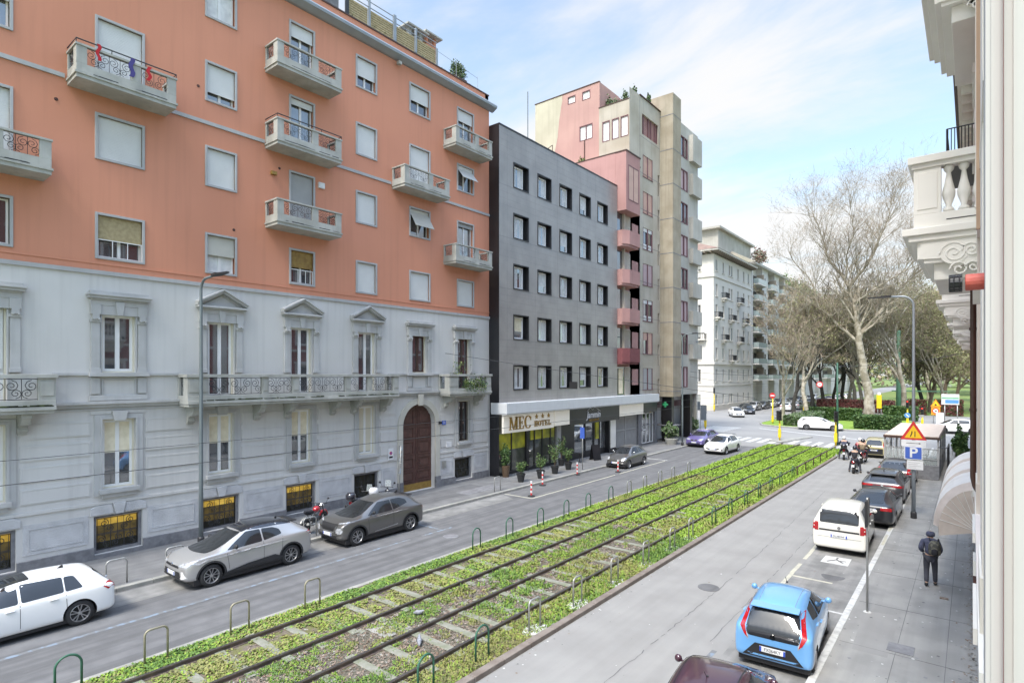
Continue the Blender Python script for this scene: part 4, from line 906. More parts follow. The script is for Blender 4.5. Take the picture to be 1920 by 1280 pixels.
FP = Fr((-23.2, 0, 0), (0, 1, 0), (1, 0, 0)); PZ = [26.39, 23.10, 19.83, 16.57, 13.31, 10.33, 7.08]
hs = [(47.85, 49.85, z - 1.95, z, .14) for z in PZ] + [(47.7, 51.1, 28.2, 30.05, .3)] + [(45.7, 46.9, z - 1.5, z - .1, .2) for z in PZ[2:]] + [(51.0, 51.38, z - 3.0, z - 1.0, .3) for z in PZ]
b = MB(); holes_wall(b, FP, 45.24, 51.5, 4.5, 31.5, hs); b.build('concrete_wall', 'raw_concrete', pk)
b = MB()
for z in [31.2 - 3.26 * k for k in range(9)]: b.fbox(FP, 47.25, 51.4, z - 3.28, z - 3.24, -.02, .004)
for y in (47.22,): b.fbox(FP, y - .02, y + .02, 4.5, 31.4, -.02, .004)
b.build('joint', 'plinth_stone', pk)
for k, z in enumerate(PZ):
    b = MB(); b.fbox(FP, 47.85, 47.93, z - 1.95, z, -.12, .01); b.fbox(FP, 49.77, 49.85, z - 1.95, z, -.12, .01); b.fbox(FP, 48.78, 48.9, z - 1.95, z, -.12, .015); b.fbox(FP, 47.8, 49.9, z - 2.0, z - 1.95, -.12, .05); wn = b.build('window', 'mauve_frame', pk)
    g_ = MB(); rect(g_, FP, 47.9, 49.8, z - 1.95, z, -.1); g_.build('pane', 'glass', wn)
    sm = ['shutter_peach', 'shutter_peach', None, 'shutter_pinkish', None, 'shutter_peach', 'shutter_grey'][k]
    s = MB()
    if sm: slats(s, FP, 47.93, 48.78, z - (1.95 if k != 5 else .7), z - .02, -.05); slats(s, FP, 48.9, 49.77, z - 1.95, z - .02, -.05)
    else: slats(s, FP, 47.93, 48.78, z - .35, z - .02, -.05); slats(s, FP, 48.9, 49.77, z - .35, z - .02, -.05); rect(s, FP, 48.0, 48.7, z - 1.9, z - 1.45, -.06); rect(s, FP, 49.0, 49.7, z - 1.9, z - 1.45, -.06)
    s.build('shutter', sm or 'shutter_white', wn)
b = MB(); F_ = FP
for a in (47.7, 48.2, 49.2, 49.75, 50.6, 51.1): b.fbox(FP, a - .06, a + .06, 28.2, 30.05, -.28, -.1)
wn = b.build('window', 'mauve_frame', pk); b = MB(); rect(b, FP, 47.7, 49.3, 28.2, 30.05, -.2); b.build('pane', 'glass', wn); b = MB(); rect(b, FP, 49.3, 51.1, 28.2, 30.05, -.2); b.build('panel', 'pink_plaster', wn)
for k, z in enumerate(PZ[2:]):
    b = MB(); slats(b, FP, 45.7, 46.9, z - 1.5, z - .1, -.15, pitch=.09, tilt=.02); b.build('shutter', 'shutter_red', pk)
# service shaft
b = MB(); b.box(-26, -21.9, 51.5, 53.4, 4.4, 33.0, 0); b.build('service_shaft', 'brown_concrete', pk); b = MB()
for k in range(10): b.box(-26, -21.89, 51.485, 53.41, 31.0 - k * 3.26 - .03, 31.0 - k * 3.26 + .03)
b.build('joint', 'plinth_stone', pk)
# wall and stacked boxes beyond the shaft
FQ = Fr((-22.6, 0, 0), (0, 1, 0), (1, 0, 0)); QZ = [28.72 + 1.55, 27.09 - .1, 23.57 + .1, 20.39, 17.1, 13.8, 10.5, 7.2]
b = MB(); holes_wall(b, FQ, 53.4, 59.6, 4.5, 31.6, [(53.55, 54.5, z - 1.65, z, .25) for z in QZ] + [(54.95, 56.8, z - 2.0, z + .1, .12) for z in QZ]); b.box(-36, -22.63, 59.3, 59.6, 0, 31.6); b.build('concrete_wall', 'pale_concrete', pk)
for k, z in enumerate(QZ):
    b = MB(); slats(b, FQ, 53.55, 54.5, z - 1.65, z, -.12, pitch=.09); b.build('shutter', 'shutter_red' if k % 3 else 'pink_plaster', pk)
    b = MB(); box_ = k in (1, 3, 5) 
    ring(b, FQ, 54.95, 56.8, z - 2.0, z + .1, .1, -.1, .02); b.fbox(FQ, 55.8, 55.95, z - 2.0, z + .1, -.1, .02); wn = b.build('window', 'mauve_frame', pk); b = MB(); rect(b, FQ, 55, 56.75, z - 2, z + .1, -.08); b.build('shutter', 'shutter_pinkish' if k % 2 else 'glass', wn)
for z0, z1 in ((28.3, 31.0), (24.9, 27.0), (20.4, 22.6), (17.9, 19.4), (14.4, 15.9), (11.6, 13.0), (8.1, 9.6)):
    b = MB(); b.fbox(FQ, 57.2, 59.7, z0, z1, 0, .42); b.build('box_balcony', 'pale_concrete', pk)
# terraced volume with the bay and pink balconies
b = MB(); b.box(-33, -23.2, 42.7, 47.2, 4.4, 24.95, 0); b.build('pink_wall', 'pink_plaster', pk)
b = MB(); b.box(-33.05, -22.14, 42.68, 42.9, 24.95, 25.05); b.box(-22.4, -22.14, 42.9, 45.3, 24.95, 25.05); b.box(-23.25, -23.1, 45.3, 47.2, 24.95, 25.05); b.build('coping', 'brown_frame', pk)
FB = Fr((-22.2, 0, 0), (0, 1, 0), (1, 0, 0))
b = MB(); b.vprism([(-23.2, 42.72), (-22.2, 42.72), (-22.2, 45.24), (-23.2, 45.24)], 20.1, 24.95); b.build('bay', 'pink_plaster', pk)
b = MB(); ring(b, FB, 43.1, 44.95, 21.0, 23.9, .08, -.02, .02); b.fbox(FB, 43.98, 44.06, 21.0, 23.9, -.02, .02); wn = b.build('window', 'mauve_frame', pk); b = MB(); slats(b, FB, 43.18, 43.98, 21.08, 23.82, .004, pitch=.12); slats(b, FB, 44.06, 44.87, 21.08, 23.82, .004, pitch=.12); b.build('shutter', 'shutter_peach', wn)
b = MB(); b.vprism([(-24.6, 42.75), (-23.1, 42.75), (-23.1, 45.5), (-24.6, 45.5)], 4.4, 20.1) if 0 else None
for k, zt in enumerate((18.5, 15.25, 12.0, 8.70)):
    b = MB(); b.vprism([(-23.2, 42.72), (-22.55, 42.72), (-22.2, 43.35), (-22.2, 45.24), (-23.2, 45.24)], zt - 1.15, zt); b.vprism([(-23.2, 42.72), (-22.62, 42.72), (-22.3, 43.35), (-22.3, 45.15), (-23.2, 45.15)], zt - 1.32, zt - 1.15); bl = b.build('bay_balcony', 'pink_plaster' if k < 3 else 'pink_dark', pk)
    b = MB(); b.box(-23.2, -22.95, 43.8, 44.0, zt, zt + 2.05); b.box(-22.45, -22.3, 43.3, 43.45, zt, zt + 2.05) if 0 else None; b.build('post', 'raw_concrete', bl)
for k, z in enumerate((18.5, 15.25, 12.0, 8.70, 5.45)):
    b = MB(); b.box(-23.19, -23.15, 42.75, 45.2, max(z - .9, 4.5), z + 1.7); rc_ = b.build('recess_glass', 'glass', pk)
    b = MB(); b.box(-23.15, -23.1, 44.2, 45.2, max(z - .9, 4.6), z + 1.65); b.build('panel', 'raw_concrete', pk)
b = MB(); b.box(-23.12, -23.08, 43.1, 43.8, 4.9, 7.0); b.build('lit_door', 'curtain_warm', pk)
# upper volumes facing the hotel roof
FU = Fr((0, 47.2, 0), (1, 0, 0), (0, -1, 0))
b = MB(); holes_wall(b, FU, -27.35, -23.2, 24.9, 31.5, [(-27.0, -26.2, 28.2, 30.1, .25), (-26.0, -25.25, 28.2, 30.1, .25), (-25.1, -24.3, 28.2, 30.1, .25)]); b.build('concrete_wall', 'raw_concrete', pk)
b = MB(); holes_wall(b, FU, -34.8, -27.35, 21, 34.0, [(-30.85, -29.95, 32.85, 33.6, .12), (-29.2, -28.3, 32.75, 33.6, .12), (-29.5, -28.05, 28.9, 30.35, .15)]); b.box(-27.35, -27.3, 47.201, 51, 31.5, 34.0); b.build('faded_wall', 'faded_wall', pk)
b = MB(); b.box(-34.8, -27.35, 47.36, 56, 31.6, 34.0); b.box(-34.8, -23.4, 47.5, 59.2, 24, 31.3); b.box(-34.8, -23.5, 47.25, 59.2, 4.5, 24); b.box(-35, -22.7, 52, 59.2, 4.5, 31.4); b.build('inner_core', 'pink_plaster', pk)
b = MB(); b.box(-27.4, -23.1, 47.16, 47.36, 31.5, 31.58); b.box(-23.3, -23.1, 47.36, 51.5, 31.5, 31.58); b.box(-34.85, -27.3, 47.15, 47.4, 34.0, 34.08); b.build('coping', 'brown_frame', pk)
b = MB(); P = [(-34.79, 22.0)]
for i in range(22):
    z = 22.0 + i * 12 / 21; P.append((-32.1 - .5 * math.sin(i * .23) + random.uniform(-.12, .12) - (1.6 if z < 25.5 else 0) * -1.2, min(z, 33.98)))
P.append((-34.79, 33.98)); b.prism(FU, P, -.02, .006); b.build('old_paint', 'old_yellow', pk)
for a0, a1, z0, z1, n in ((-27.0, -26.2, 28.2, 30.1, 1), (-26.0, -25.25, 28.2, 30.1, 1), (-25.1, -24.3, 28.2, 30.1, 1), (-30.85, -29.95, 32.85, 33.6, 1), (-29.2, -28.3, 32.75, 33.6, 1), (-29.5, -28.05, 28.9, 30.35, 2)):
    b = MB(); ring(b, FU, a0, a1, z0, z1, .07, -.12, .02); 
    if n > 1: b.fbox(FU, (a0 + a1) / 2 - .04, (a0 + a1) / 2 + .04, z0, z1, -.12, .02)
    wn = b.build('window', 'mauve_frame', pk); b = MB(); rect(b, FU, a0 + .05, a1 - .05, z0 + .05, z1 - .05, -.08); b.build('pane', 'curtain', wn)
b = MB(); b.tube([(-28.9, 47.1, 25.0), (-28.9, 47.1, 28.9)], .04, 5); b.tube([(-33.5, 44.8, 27.3), (-29.7, 42.9, 27.3), (-29.7, 42.9, 25.0)], .04, 4) ; b.build('pipe', 'brown_frame', pk)
b = MB(); b.box(-27.6, -27.4, 47.3, 49, 31.5, 33.0) if 0 else None
# ground floor shops of the concrete building
b = MB(); b.box(-23.6, -23.25, 42.7, 59.5, 3.95, 4.5); b.box(-24.5, -24.2, 42.7, 59.5, .12, 4.5); b.build('ground_wall', 'grille_grey', pk)
b = MB(); b.fbox(FS, 42.5, 46.9, 3.05, 4.01, -.2, -.01); tag(b.build('blank_sign', 'sign_face'), 'blank cream fascia panel between the black restaurant fascia and a second black sign', 'sign')
b = MB(); b.fbox(FS, 47.0, 50.4, 3.1, 4.1, -.5, -.3); tag(b.build('shop_fascia', 'black_panel'), 'short plain black shop fascia at the far end of the white canopy', 'sign')
b = MB()
for k in range(26): y = 42.85 + k * .155; b.fbox(FP, y, y + .10, .3, 2.95, -.22, -.16)
for y in (42.8, 44.7, 46.7): b.fbox(FP, y - .05, y + .07, .12, 3.1, -.24, -.1)
b.fbox(FP, 42.8, 46.7, 1.7, 1.8, -.22, -.12); b.fbox(FP, 42.8, 46.7, 2.95, 3.1, -.24, -.1); b.build('folding_gate', 'grille_grey', pk)
b = MB(); ring(b, FP, 48.0, 50.3, .2, 3.0, .09, -.25, -.15); b.fbox(FP, 48.8, 48.9, .2, 3.0, -.25, -.15); b.fbox(FP, 49.6, 49.7, .2, 3, -.25, -.15); b.fbox(FP, 48.0, 48.85, 1.4, 1.5, -.25, -.15); d_ = b.build('shop_door', 'white_paint', pk); b = MB(); rect(b, FP, 48.05, 50.25, .2, 3, -.22); b.build('pane', 'glass', d_)
for k, y in enumerate((47.3, 50.7)): b = MB(); b.fbox(FP, y - .35, y + .2, .12, 4.0, -.4, .0); b.build('pier', 'plinth_stone', pk)
for k, (y, lab) in enumerate(((52.4, 'nearer'), (57.0, 'farther'))): b = MB(); b.box(-23.3, -22.3, y - .28, y + .28, .12, 4.5); b.build('pillar', 'black_panel', pk)
for y, mm in ((51.3, 'amber_glow'), (54.0, 'shop_glass'), (55.6, 'shop_glow')): b = MB(); b.fbox(FP, y, y + 1.2, .5, 3.3, -.9, -.86); b.build('shop_window', mm, pk)
b = MB(); b.fbox(FP, 51.2, 59, 3.3, 3.95, -.8, -.5); b.build('shop_lintel', 'mauve_frame', pk)
t = thing('pharmacy_cross', 'small green cross sign projecting under the concrete building', 'sign', (-22.4, 50.9, 3.7)); b = MB(); b.box(-.25, .25, -.05, .05, -.08, .08); b.box(-.08, .08, -.05, .05, .08, .25); b.box(-.08, .08, -.05, .05, -.25, -.08); b.build('cross', 'sign_green', t); b = MB(); b.box(-.8, -.35, -.03, .03, -.03, .03); b.build('bracket', 'iron', t)
b = MB(); b.tube([(-25, 33.0, 21.7), (-25, 33.0, 26.9)], .035, 5); b.tube([(-25.0, 33, 23.2), (-24.6, 33, 23.35)], .03, 4); tag(b.build('antenna_mast', 'pole_grey'), 'thin grey mast standing on the hotel roof', 'antenna')
# low brick roof structure behind the hotel
b = MB(); b.box(-40, -33, 46, 52, 0, 28.6); o = b.build('rear_house', 'pink_plaster'); tag(o, 'reddish rooftop block just visible behind the hotel roof', 'building')
# ================================================================== WHITE CORNER BUILDING
mat('white_stucco', (.66, .63, .575), .9, (.59, .565, .515), .12, streak=.2); mat('base_stucco', (.60, .55, .47), .9, (.53, .49, .42), .15, streak=.15)
mat('roof_tile', (.26, .17, .13), .9, (.19, .125, .10), 1.5); mat('eave_wood', (.24, .20, .16), .8); mat('far_glass', (.06, .06, .065), .2, (.13, .13, .13), .5); mat('far_shutter', (.32, .33, .31), .7)
wb = thing('corner_building', 'white stuccoed corner building with deep bracketed eaves and small iron balconies', 'building', (0, 0, 0))
FW = Fr((-36, 0, 0), (0, 1, 0), (1, 0, 0)); FX_ = Fr((0, 102.5, 0), (1, 0, 0), (0, -1, 0)); fz = [1.0, 5.2, 9.2, 12.9, 16.8, 20.6, 24.3 + .9]; 
wcs = [104.0, 107.6, 111.0, 112.4, 116.2, 119.8, 123.0]; hl = []; hl2 = []
for k, z in enumerate(fz):
    h = (1.8, 2.2, 2.1, 2.4, 2.3, 2.2, 2.0)[k]
    for y in wcs: hl.append((y - .5, y + .5, z, z + h, .3))
    for x in (-38.9, -43.2): hl2.append((x - .55, x + .55, z, z + h, .3))
b = MB(); holes_wall(b, FW, 102.5, 125, 0, 28.1, hl); holes_wall(b, FX_, -47, -36, 0, 28.1, hl2); b.build('wall', 'white_stucco', wb)
b = MB(); b.box(-47, -36.35, 102.85, 125, 0, 28); b.build('inner_core', 'far_glass', wb)
b = MB()
for z, t_ in ((8.3, .25), (24.0, .18), (4.4, .12)): b.box(-47, -36 + t_, 102.5 - t_, 125, z, z + .35)
b.each('string_course', 'white_stucco', wb)
b = MB()
for k in range(10): b.box(-47, -35.94, 102.44, 125, .3 + k * .8, .3 + k * .8 + .66) if 0 else None
for k in range(22): y = 102 + k * 1.07; b.box(-36, -34.9, y, y + .22, 28.15, 28.5)
for k in range(11): x = -47 + k * 1.07; b.box(x, x + .22, 101.3, 102.5, 28.15, 28.5)
b.each('eave_bracket', 'eave_wood', wb); b = MB(); b.box(-47, -34.75, 101.2, 125.2, 28.5, 28.72); b.build('eave', 'white_stucco', wb)
b = MB(); i = 0; b.poly([(-34.7, 101.1, 28.75), (-34.7, 125.2, 28.75), (-40, 120, 31.2), (-40, 107, 31.2)]); b.poly([(-48, 101.1, 28.75), (-34.7, 101.1, 28.75), (-40, 107, 31.2), (-48, 107, 31.2)]); b.build('roof', 'roof_tile', wb)
sh0 = None; w0 = None
for F_, li in ((FW, hl), (FX_, hl2)):
    for n, h_ in enumerate(li):
        b = MB(); a0, a1, z0, z1 = h_[:4]; rect(b, F_, a0, a1, z0, z1, -.22); b.fbox(F_, (a0 + a1) / 2 - .05, (a0 + a1) / 2 + .05, z0, z1, -.2, -.12, 1); b.fbox(F_, a0 - .15, a1 + .15, z0 - .12, z0, 0, .15, 2)
        if (n * 7) % 3 == 0: rect(b, F_, a0, a1, z0 + .3, z1, -.1, 3)
        b.build('window', ['far_glass', 'white_paint', 'white_stucco', 'far_shutter'], wb)
def far_balc(F_, a, z, wd=2.0, d=.9):
    b = MB(); b.fbox(F_, a - wd / 2, a + wd / 2, z - .2, z, 0, d); b.fbox(F_, a - wd / 2 + .2, a + wd / 2 - .2, z - .55, z - .2, 0, d * .6)
    for k in range(9): q = a - wd / 2 + .04 + k * (wd - .08) / 8; b.fbox(F_, q - .03, q + .03, z, z + .95, d - .08, d - .02, 1)
    for s in (-1, 1):
        b.fbox(F_, a + s * wd / 2 - .05, a + s * wd / 2 + .05, z + .9, z + .98, 0, d, 1)
        for k in range(4): b.fbox(F_, a + s * (wd / 2 - .04) - .02, a + s * (wd / 2 - .04) + .02, z, z + .92, .1 + k * .2, .15 + k * .2, 1)
    b.fbox(F_, a - wd / 2, a + wd / 2, z + .9, z + .98, d - .1, d, 1); return b.build('balcony', ['white_stucco', 'iron'], wb)
for a, k in ((107.6, 5), (116.5, 5), (104.0, 4), (111.7, 4), (119.8, 4), (107.6, 3), (116.5, 3), (111.7, 2)): far_balc(FW, a, fz[k] - .05)
far_balc(FX_, -38.9, fz[3] - .05, 3.2)
b = MB(); b.box(-47, -35.93, 102.43, 125, .0, .9); b.build('base', 'base_stucco', wb)
# ================================================================== BALCONIED BLOCKS BEHIND
mat('pale_block', (.68, .66, .63), .9, (.61, .59, .56), .1, streak=.25); mat('glass_rail', (.36, .43, .42), .2, var=.1); mat('roof_moss', (.42, .39, .33), .9, (.35, .34, .27), .3); mat('tan_wall', (.46, .39, .31), .9)
def block(name, lab, y0, y1, ztop, x=-36.0, zs=None, bays=None, roofm='roof_moss', wallm='pale_block'):
    t = thing(name, lab, 'building', (0, 0, 0), 0, None); F_ = Fr((x, 0, 0), (0, 1, 0), (1, 0, 0))
    b = MB(); b.box(x - 14, x - 1.2, y0, y1, 0, ztop - 2.5); b.box(x - 1.2, x, y0, y0 + 1, 0, ztop - 2.5); b.box(x - 1.2, x, y1 - 1, y1, 0, ztop - 2.5)
    for a0, a1 in bays[1]: b.box(x - 1.2, x, a0, a1, 0, ztop - 2.5)
    b.box(x - 14, x + .8, y0, y1, ztop - 2.5, ztop - 2.2); b.build('wall', wallm, t)
    b = MB(); b.poly([(x + .9, y0 - .3, ztop - 2.2), (x + .9, y1, ztop - 2.2), (x - 4, y1, ztop + .6), (x - 4, y0 - .3, ztop + .6)]); b.poly([(x + .9, y0 - .3, ztop - 2.2), (x - 4, y0 - .3, ztop + .6), (x - 8, y0 - .3, ztop - 2.2)]); b.build('roof', roofm, t)
    for z in zs:
        for a0, a1 in bays[0]:
            b = MB(); b.fbox(F_, a0, a1, z - .25, z, -1.2, 1.1); b.fbox(F_, a0 + .05, a1 - .05, z + .05, z + 1.05, 1.0, 1.06, 1); b.fbox(F_, a0 + .02, a0 + .08, z + .05, z + 1.05, 0, 1.0, 1)
            bl = b.build('balcony', [wallm, 'glass_rail'], t); b = MB(); b.fbox(F_, a0 + .3, a1 - .3, z, z + 2.3, -1.19, -1.12); b.build('glazed_door', 'far_glass', bl)
            b = MB(); b.fbox(F_, a1 - .25, a1 - .05, z, z + 2.6, -1.1, .4) ; b.build('partition', 'tan_wall', bl)
        for a0, a1 in bays[1]:
            if a1 - a0 > 2.2: b = MB(); m_ = (a0 + a1) / 2; b.fbox(F_, m_ - .55, m_ + .55, z + .6, z + 2.2, -.1, .01); b.build('window', 'far_glass', t)
    return t
block('balcony_block', 'pale block beyond the white corner building with stacked glass fronted balconies and mossy roof', 125.2, 153, 32.2, zs=[5.4, 8.8, 12.2, 15.5, 18.9, 22.3, 25.7], bays=([(126.5, 133), (137.5, 143), (147, 152)], [(133, 137.5), (143, 147)]))
block('garden_block', 'farther pale block with a planted roof half hidden behind bare trees', 153.2, 195, 30.5, zs=[5.4, 8.8, 12.2, 15.5, 18.9, 22.3, 25.2], bays=([(155, 162), (168, 175), (182, 189)], [(162, 168), (175, 182)]), roofm='pale_block')
block('far_block', 'farthest pale apartment block seen through the tree tops', 197, 260, 31, x=-36, zs=[5.4, 8.8, 12.2, 15.5, 18.9, 22.3, 25.6], bays=([(200, 212), (222, 234), (244, 256)], [(212, 222), (234, 244)]))
b = MB(); b.box(-52, -40.5, 118, 140, 27, 36.3); b.box(-53, -39.8, 117, 141, 36.3, 36.7); o = b.build('penthouse', 'pale_concrete'); tag(o, 'grey rooftop penthouse rising behind the white corner building', 'building')
# buildings that close the side street and the park edge
for x0, x1, y0, y1, z, lab in ((-95, -52, 100, 118, 24, 'cream building closing the side street on the left'), (-90, -50, 66, 84, 0.01, '')):
    if not lab: continue
    b = MB(); b.box(x0, x1, y0, y1, 0, z); tag(b.build('street_building', 'base_stucco'), lab, 'building')
# ================================================================== RIGHT-HAND BUILDING
mat('cream_stucco', (.77, .745, .69), .85, (.64, .605, .53), .4, streak=.12, bump=.05); mat('palazzo_red', (.36, .085, .065), .85, (.30, .07, .055), .5); mat('cream_moulding', (.80, .775, .72), .8, (.74, .715, .66), .7, streak=.1); mat('near_white', (.46, .46, .45), .8, (.425, .425, .415), .5, streak=.06)
rb = thing('palazzo', 'cream stuccoed palazzo at the right edge of the street with balustraded balconies', 'building', (0, 0, 0))
FR = Fr((.15, 0, 0), (0, -1, 0), (-1, 0, 0))     # a = -y
hl = []
for k in range(11):
    y = 9.2 + k * 5.0
    for z, h, d in ((.9, 2.4, .3), (4.9, 2.4, .3), (9.2, 2.6, .3), (13.6, 2.2, .3)): hl.append((-y - .6, -y + .6, z, z + h, .3))
b = MB(); holes_wall(b, FR, -62, -4.5, .0, 19.5, hl); b.box(.16, 12, 61.9, 62, 0, 19.5); b.build('wall', 'palazzo_red', rb)
b = MB()
for y in (6.6, *[11.7 + 5 * k for k in range(10)]): b.fbox(FR, -y - .55, -y + .55, 4.45, 19.3, 0, .085); b.fbox(FR, -y - .62, -y + .62, 4.45, 4.9, 0, .1)
b.fbox(FR, -62, -5.2, 0, 4.25, .0, .012); b.build('pilaster', 'cream_stucco', rb)
b = MB(); b.box(.46, 12, 4.5, 61.8, 0, 19.4); b.build('inner_core', 'dark_inside', rb)
for h_ in hl:
    b = MB(); a0, a1, z0, z1 = h_[:4]; ring(b, FR, a0, a1, z0, z1, .08, -.28, -.18); wn = b.build('window', 'white_paint', rb); b = MB(); rect(b, FR, a0 + .05, a1 - .05, z0 + .05, z1 - .05, -.24); b.build('pane', 'glass', wn)
    b = MB(); ring(b, FR, a0 - .18, a1 + .18, z0 - .05, z1 + .2, .18, 0, .05); b.fbox(FR, a0 - .3, a1 + .3, z1 + .2, z1 + .38, 0, .14); b.build('surround', 'cream_moulding', wn)
b = MB()
for z, h, d in ((4.25, .2, .10), (8.6, .16, .08), (13.0, .16, .08), (17.6, .14, .1)): b.fbox(FR, -62, -5.2, z, z + h, 0, d + .01)
b.each('string_course', 'cream_moulding', rb)
b = MB(); b.fbox(FR, -62.4, -5.2, 19.3, 19.5, 0, .65); b.build('eave', 'cream_stucco', rb); b = MB()
for k in range(50): y = 6 + k * 1.1; b.fbox(FR, -y - .12, -y + .12, 18.95, 19.3, 0, .52)
b.each('eave_bracket', 'cream_moulding', rb); b = MB(); b.fbox(FR, -62.5, -13.0, 19.5, 19.62, 0, .74); b.fbox(FR, -62.5, -13, 19.36, 19.5, .66, .78); b.build('gutter', 'brown_frame', rb)
def bal_lathe(h): return [(.055, 0), (.075, .02), (.075, .05), (.035, .10), (.085, .26), (.09, .34), (.05, .52), (.03, h - .12), (.065, h - .08), (.075, h - .03), (.06, h)]
def palazzo_balcony(y, z, d=.93, ln=2.6, label=None):
    """z: floor height; near end at y"""
    b = MB(); FN = Fr((.15, y, z), (-1, 0, 0), (0, -1, 0))     # a = outward from the wall, b = up, c towards the viewer
    for a1, z0, z1, e in ((d + .16, -.02, .10, .10), (d + .07, -.12, -.02, .05), (d - .05, -.42, -.12, -.02), (d - .14, -.50, -.42, -.02), (d - .28, -.78, -.50, -.12)):
        b.box(.15 - a1, .15, y - e, y + ln + e, z + z0, z + z1)
    bl = b.build('balcony', 'cream_moulding', rb, bevel=.012)
    if label: bl['label'] = label
    p = MB(); x1 = .15 - d
    p.box(x1, .15, y, y + .16, z + .10, z + .34); p.box(x1, x1 + .16, y + .16, y + ln, z + .10, z + .34); p.box(x1, .15, y + ln - .16, y + ln, z + .1, z + .34)
    p.box(x1, x1 + .38, y, y + .18, z + .34, z + 1.12); p.box(x1, x1 + .18, y + .18, y + .42, z + .34, z + 1.12); p.box(x1 + .05, x1 + .33, y - .012, y, z + .42, z + 1.04); p.box(x1, x1 + .18, y + ln - .4, y + ln, z + .34, z + 1.12)
    p.box(x1 - .03, .15, y - .03, y + .20, z + 1.12, z + 1.2); p.box(x1 - .08, .15, y - .08, y + .24, z + 1.2, z + 1.32); p.box(x1 - .08, x1 + .24, y + .24, y + ln + .06, z + 1.2, z + 1.32); p.box(x1 - .03, x1 + .2, y + .2, y + ln, z + 1.12, z + 1.2)
    p.build('parapet', 'cream_moulding', bl, bevel=.01)
    for k in range(3):
        q = MB(); q.lathe((x1 + .48 + k * .20, y + .09, z + .34), bal_lathe(.78), 12); q.build('baluster', 'cream_moulding', bl, smooth=True)
    for k in range(8):
        q = MB(); q.lathe((x1 + .09, y + .55 + k * .22, z + .34), bal_lathe(.78), 10); q.build('baluster', 'cream_moulding', bl, smooth=True)
    for yy in (y + .02, y + ln - .35):
        s = MB(); F2 = Fr((.15, yy, z), (-1, 0, 0), (0, -1, 0)); P = [(0, -.12), (d - .1, -.12), (d - .1, -.42), (d - .45, -.44), (d - .55, -.62), (d - .75, -.55), (0, -.78)]
        s.prism(F2, P[::-1], -.3, .03)
        for ca, cz, r_ in ((d - .55, -.36, .19), (d - .80, -.50, .16) if 0 else (d - .78, -.34, .13)):
            Q = [F2(ca + (r_ * (1 - i / 26)) * math.cos(i * .5), cz + (r_ * (1 - i / 26)) * math.sin(i * .5), .04) for i in range(24)]; s.tube(Q, .018, 5)
            s.prism(F2, [(ca + r_ * math.cos(i * PI / 10), cz + r_ * math.sin(i * PI / 10)) for i in range(20)], -.28, .036 + .005 * (r_ > .15))
        for ca, cz, r_ in ((d - .62, -.64, .13), (d - .8, -.62, .10)): s.tube([F2(ca + (r_ * (1 - i / 20)) * math.cos(i * .55), cz + (r_ * (1 - i / 20)) * math.sin(i * .55), .05) for i in range(18)], .016, 5)
        s.build('scroll_bracket', 'cream_moulding', bl)
    s = MB(); s.box(x1 + .45, x1 + .85, y - .006, y, z + .20, z + .215); s.build('drain_slot', 'black', bl)
    return bl
palazzo_balcony(12.0, 8.92, label='nearest balcony with balusters and scrolled brackets'); palazzo_balcony(24.0, 8.92); palazzo_balcony(35.0, 8.92); palazzo_balcony(46.0, 8.92); palazzo_balcony(12.2, 13.3, d=.70, ln=3)
ib = MB()
for k in range(9): ib.tube([(-.62 + k * .09, 24.0, 13.6), (-.62 + k * .09, 24.0, 14.7)], .014, 4)
ib.tube([(-.65, 24.0, 14.7), (.14, 24.0, 14.7)], .022, 5); ib.tube([(-.65, 24.0, 14.7), (-.65, 27, 14.7)], .022, 5); ib.tube([(-.65, 24, 13.6), (-.65, 24, 14.7)], .022, 5); ib.box(-.68, .15, 23.95, 27, 13.45, 13.6); ib.build('iron_balcony', 'iron', rb)
# window jamb and pilaster beside the viewer
b = MB(); b.box(.066, .15, 4.6, 5.3, 0, 19.3); b.box(.092, .15, 4.585, 4.6, 0, 19.3); b.box(.15, 1.2, 4.60, 5, 0, 19.3); b.box(.196, .21, 4.588, 4.6, 0, 19.3); b.build('pilaster', 'near_white', rb)
b = MB(); b.box(.09, .15, 5.3, 6.4, 0, 19.3); b.box(.03, .15, 8.0, 8.06, 8.35, 12.6, 1); b.build('pilaster', ['cream_moulding', 'shutter_leaf_tan' if 0 else 'cream_moulding'], rb)
mat('tan_panel', (.50, .36, .25), .8); b = MB(); b.box(.035, .148, 7.4, 7.46, 8.0, 13.2); b.build('open_shutter', 'tan_panel', rb)
b = MB(); b.tube([(.02, 12.75, 8.1), (.02, 12.75, 4.75), (.05, 12.75, 4.6), (.13, 12.72, 4.45)], .045, 10)
for z in (7.3, 5.9): b.lathe((.02, 12.75, z), [(.055, 0), (.055, .05)], 10)
tag(b.build('downpipe', 'brown_frame', smooth=False), 'brown metal downpipe running down the cream wall below the nearest balcony', 'downpipe')
b = MB(); b.tube([(.02, 9.2, 4.2), (.02, 9.2, .2)], .03, 8) ; 
mat('siren_red', (.42, .07, .05), .6, (.50, .12, .09), 20)
t = thing('wall_siren', 'red cylinder with a black wire cage sticking out of the cream wall', 'lamp', (.065, 5.0, 7.17))
b = MB(); b.lathe((0, 0, 0), [(.050, -.10), (.056, -.095), (.056, 0), (.052, .01)], 16, 'x'); b.build('housing', 'siren_red', t, smooth=False)
b = MB(); b.lathe((0, 0, 0), [(.05, -.185), (.052, -.18), (.052, -.115)], 16, 'x')
for k in range(8): a = k * PI / 4; b.tube([(-.115, .058 * math.cos(a), .058 * math.sin(a)), (-.185, .056 * math.cos(a), .056 * math.sin(a))], .004, 4)
for xx in (-.13, -.16, -.185): b.tube([(xx, .058 * math.cos(a), .058 * math.sin(a)) for a in [i * PI / 8 for i in range(17)]], .004, 4)
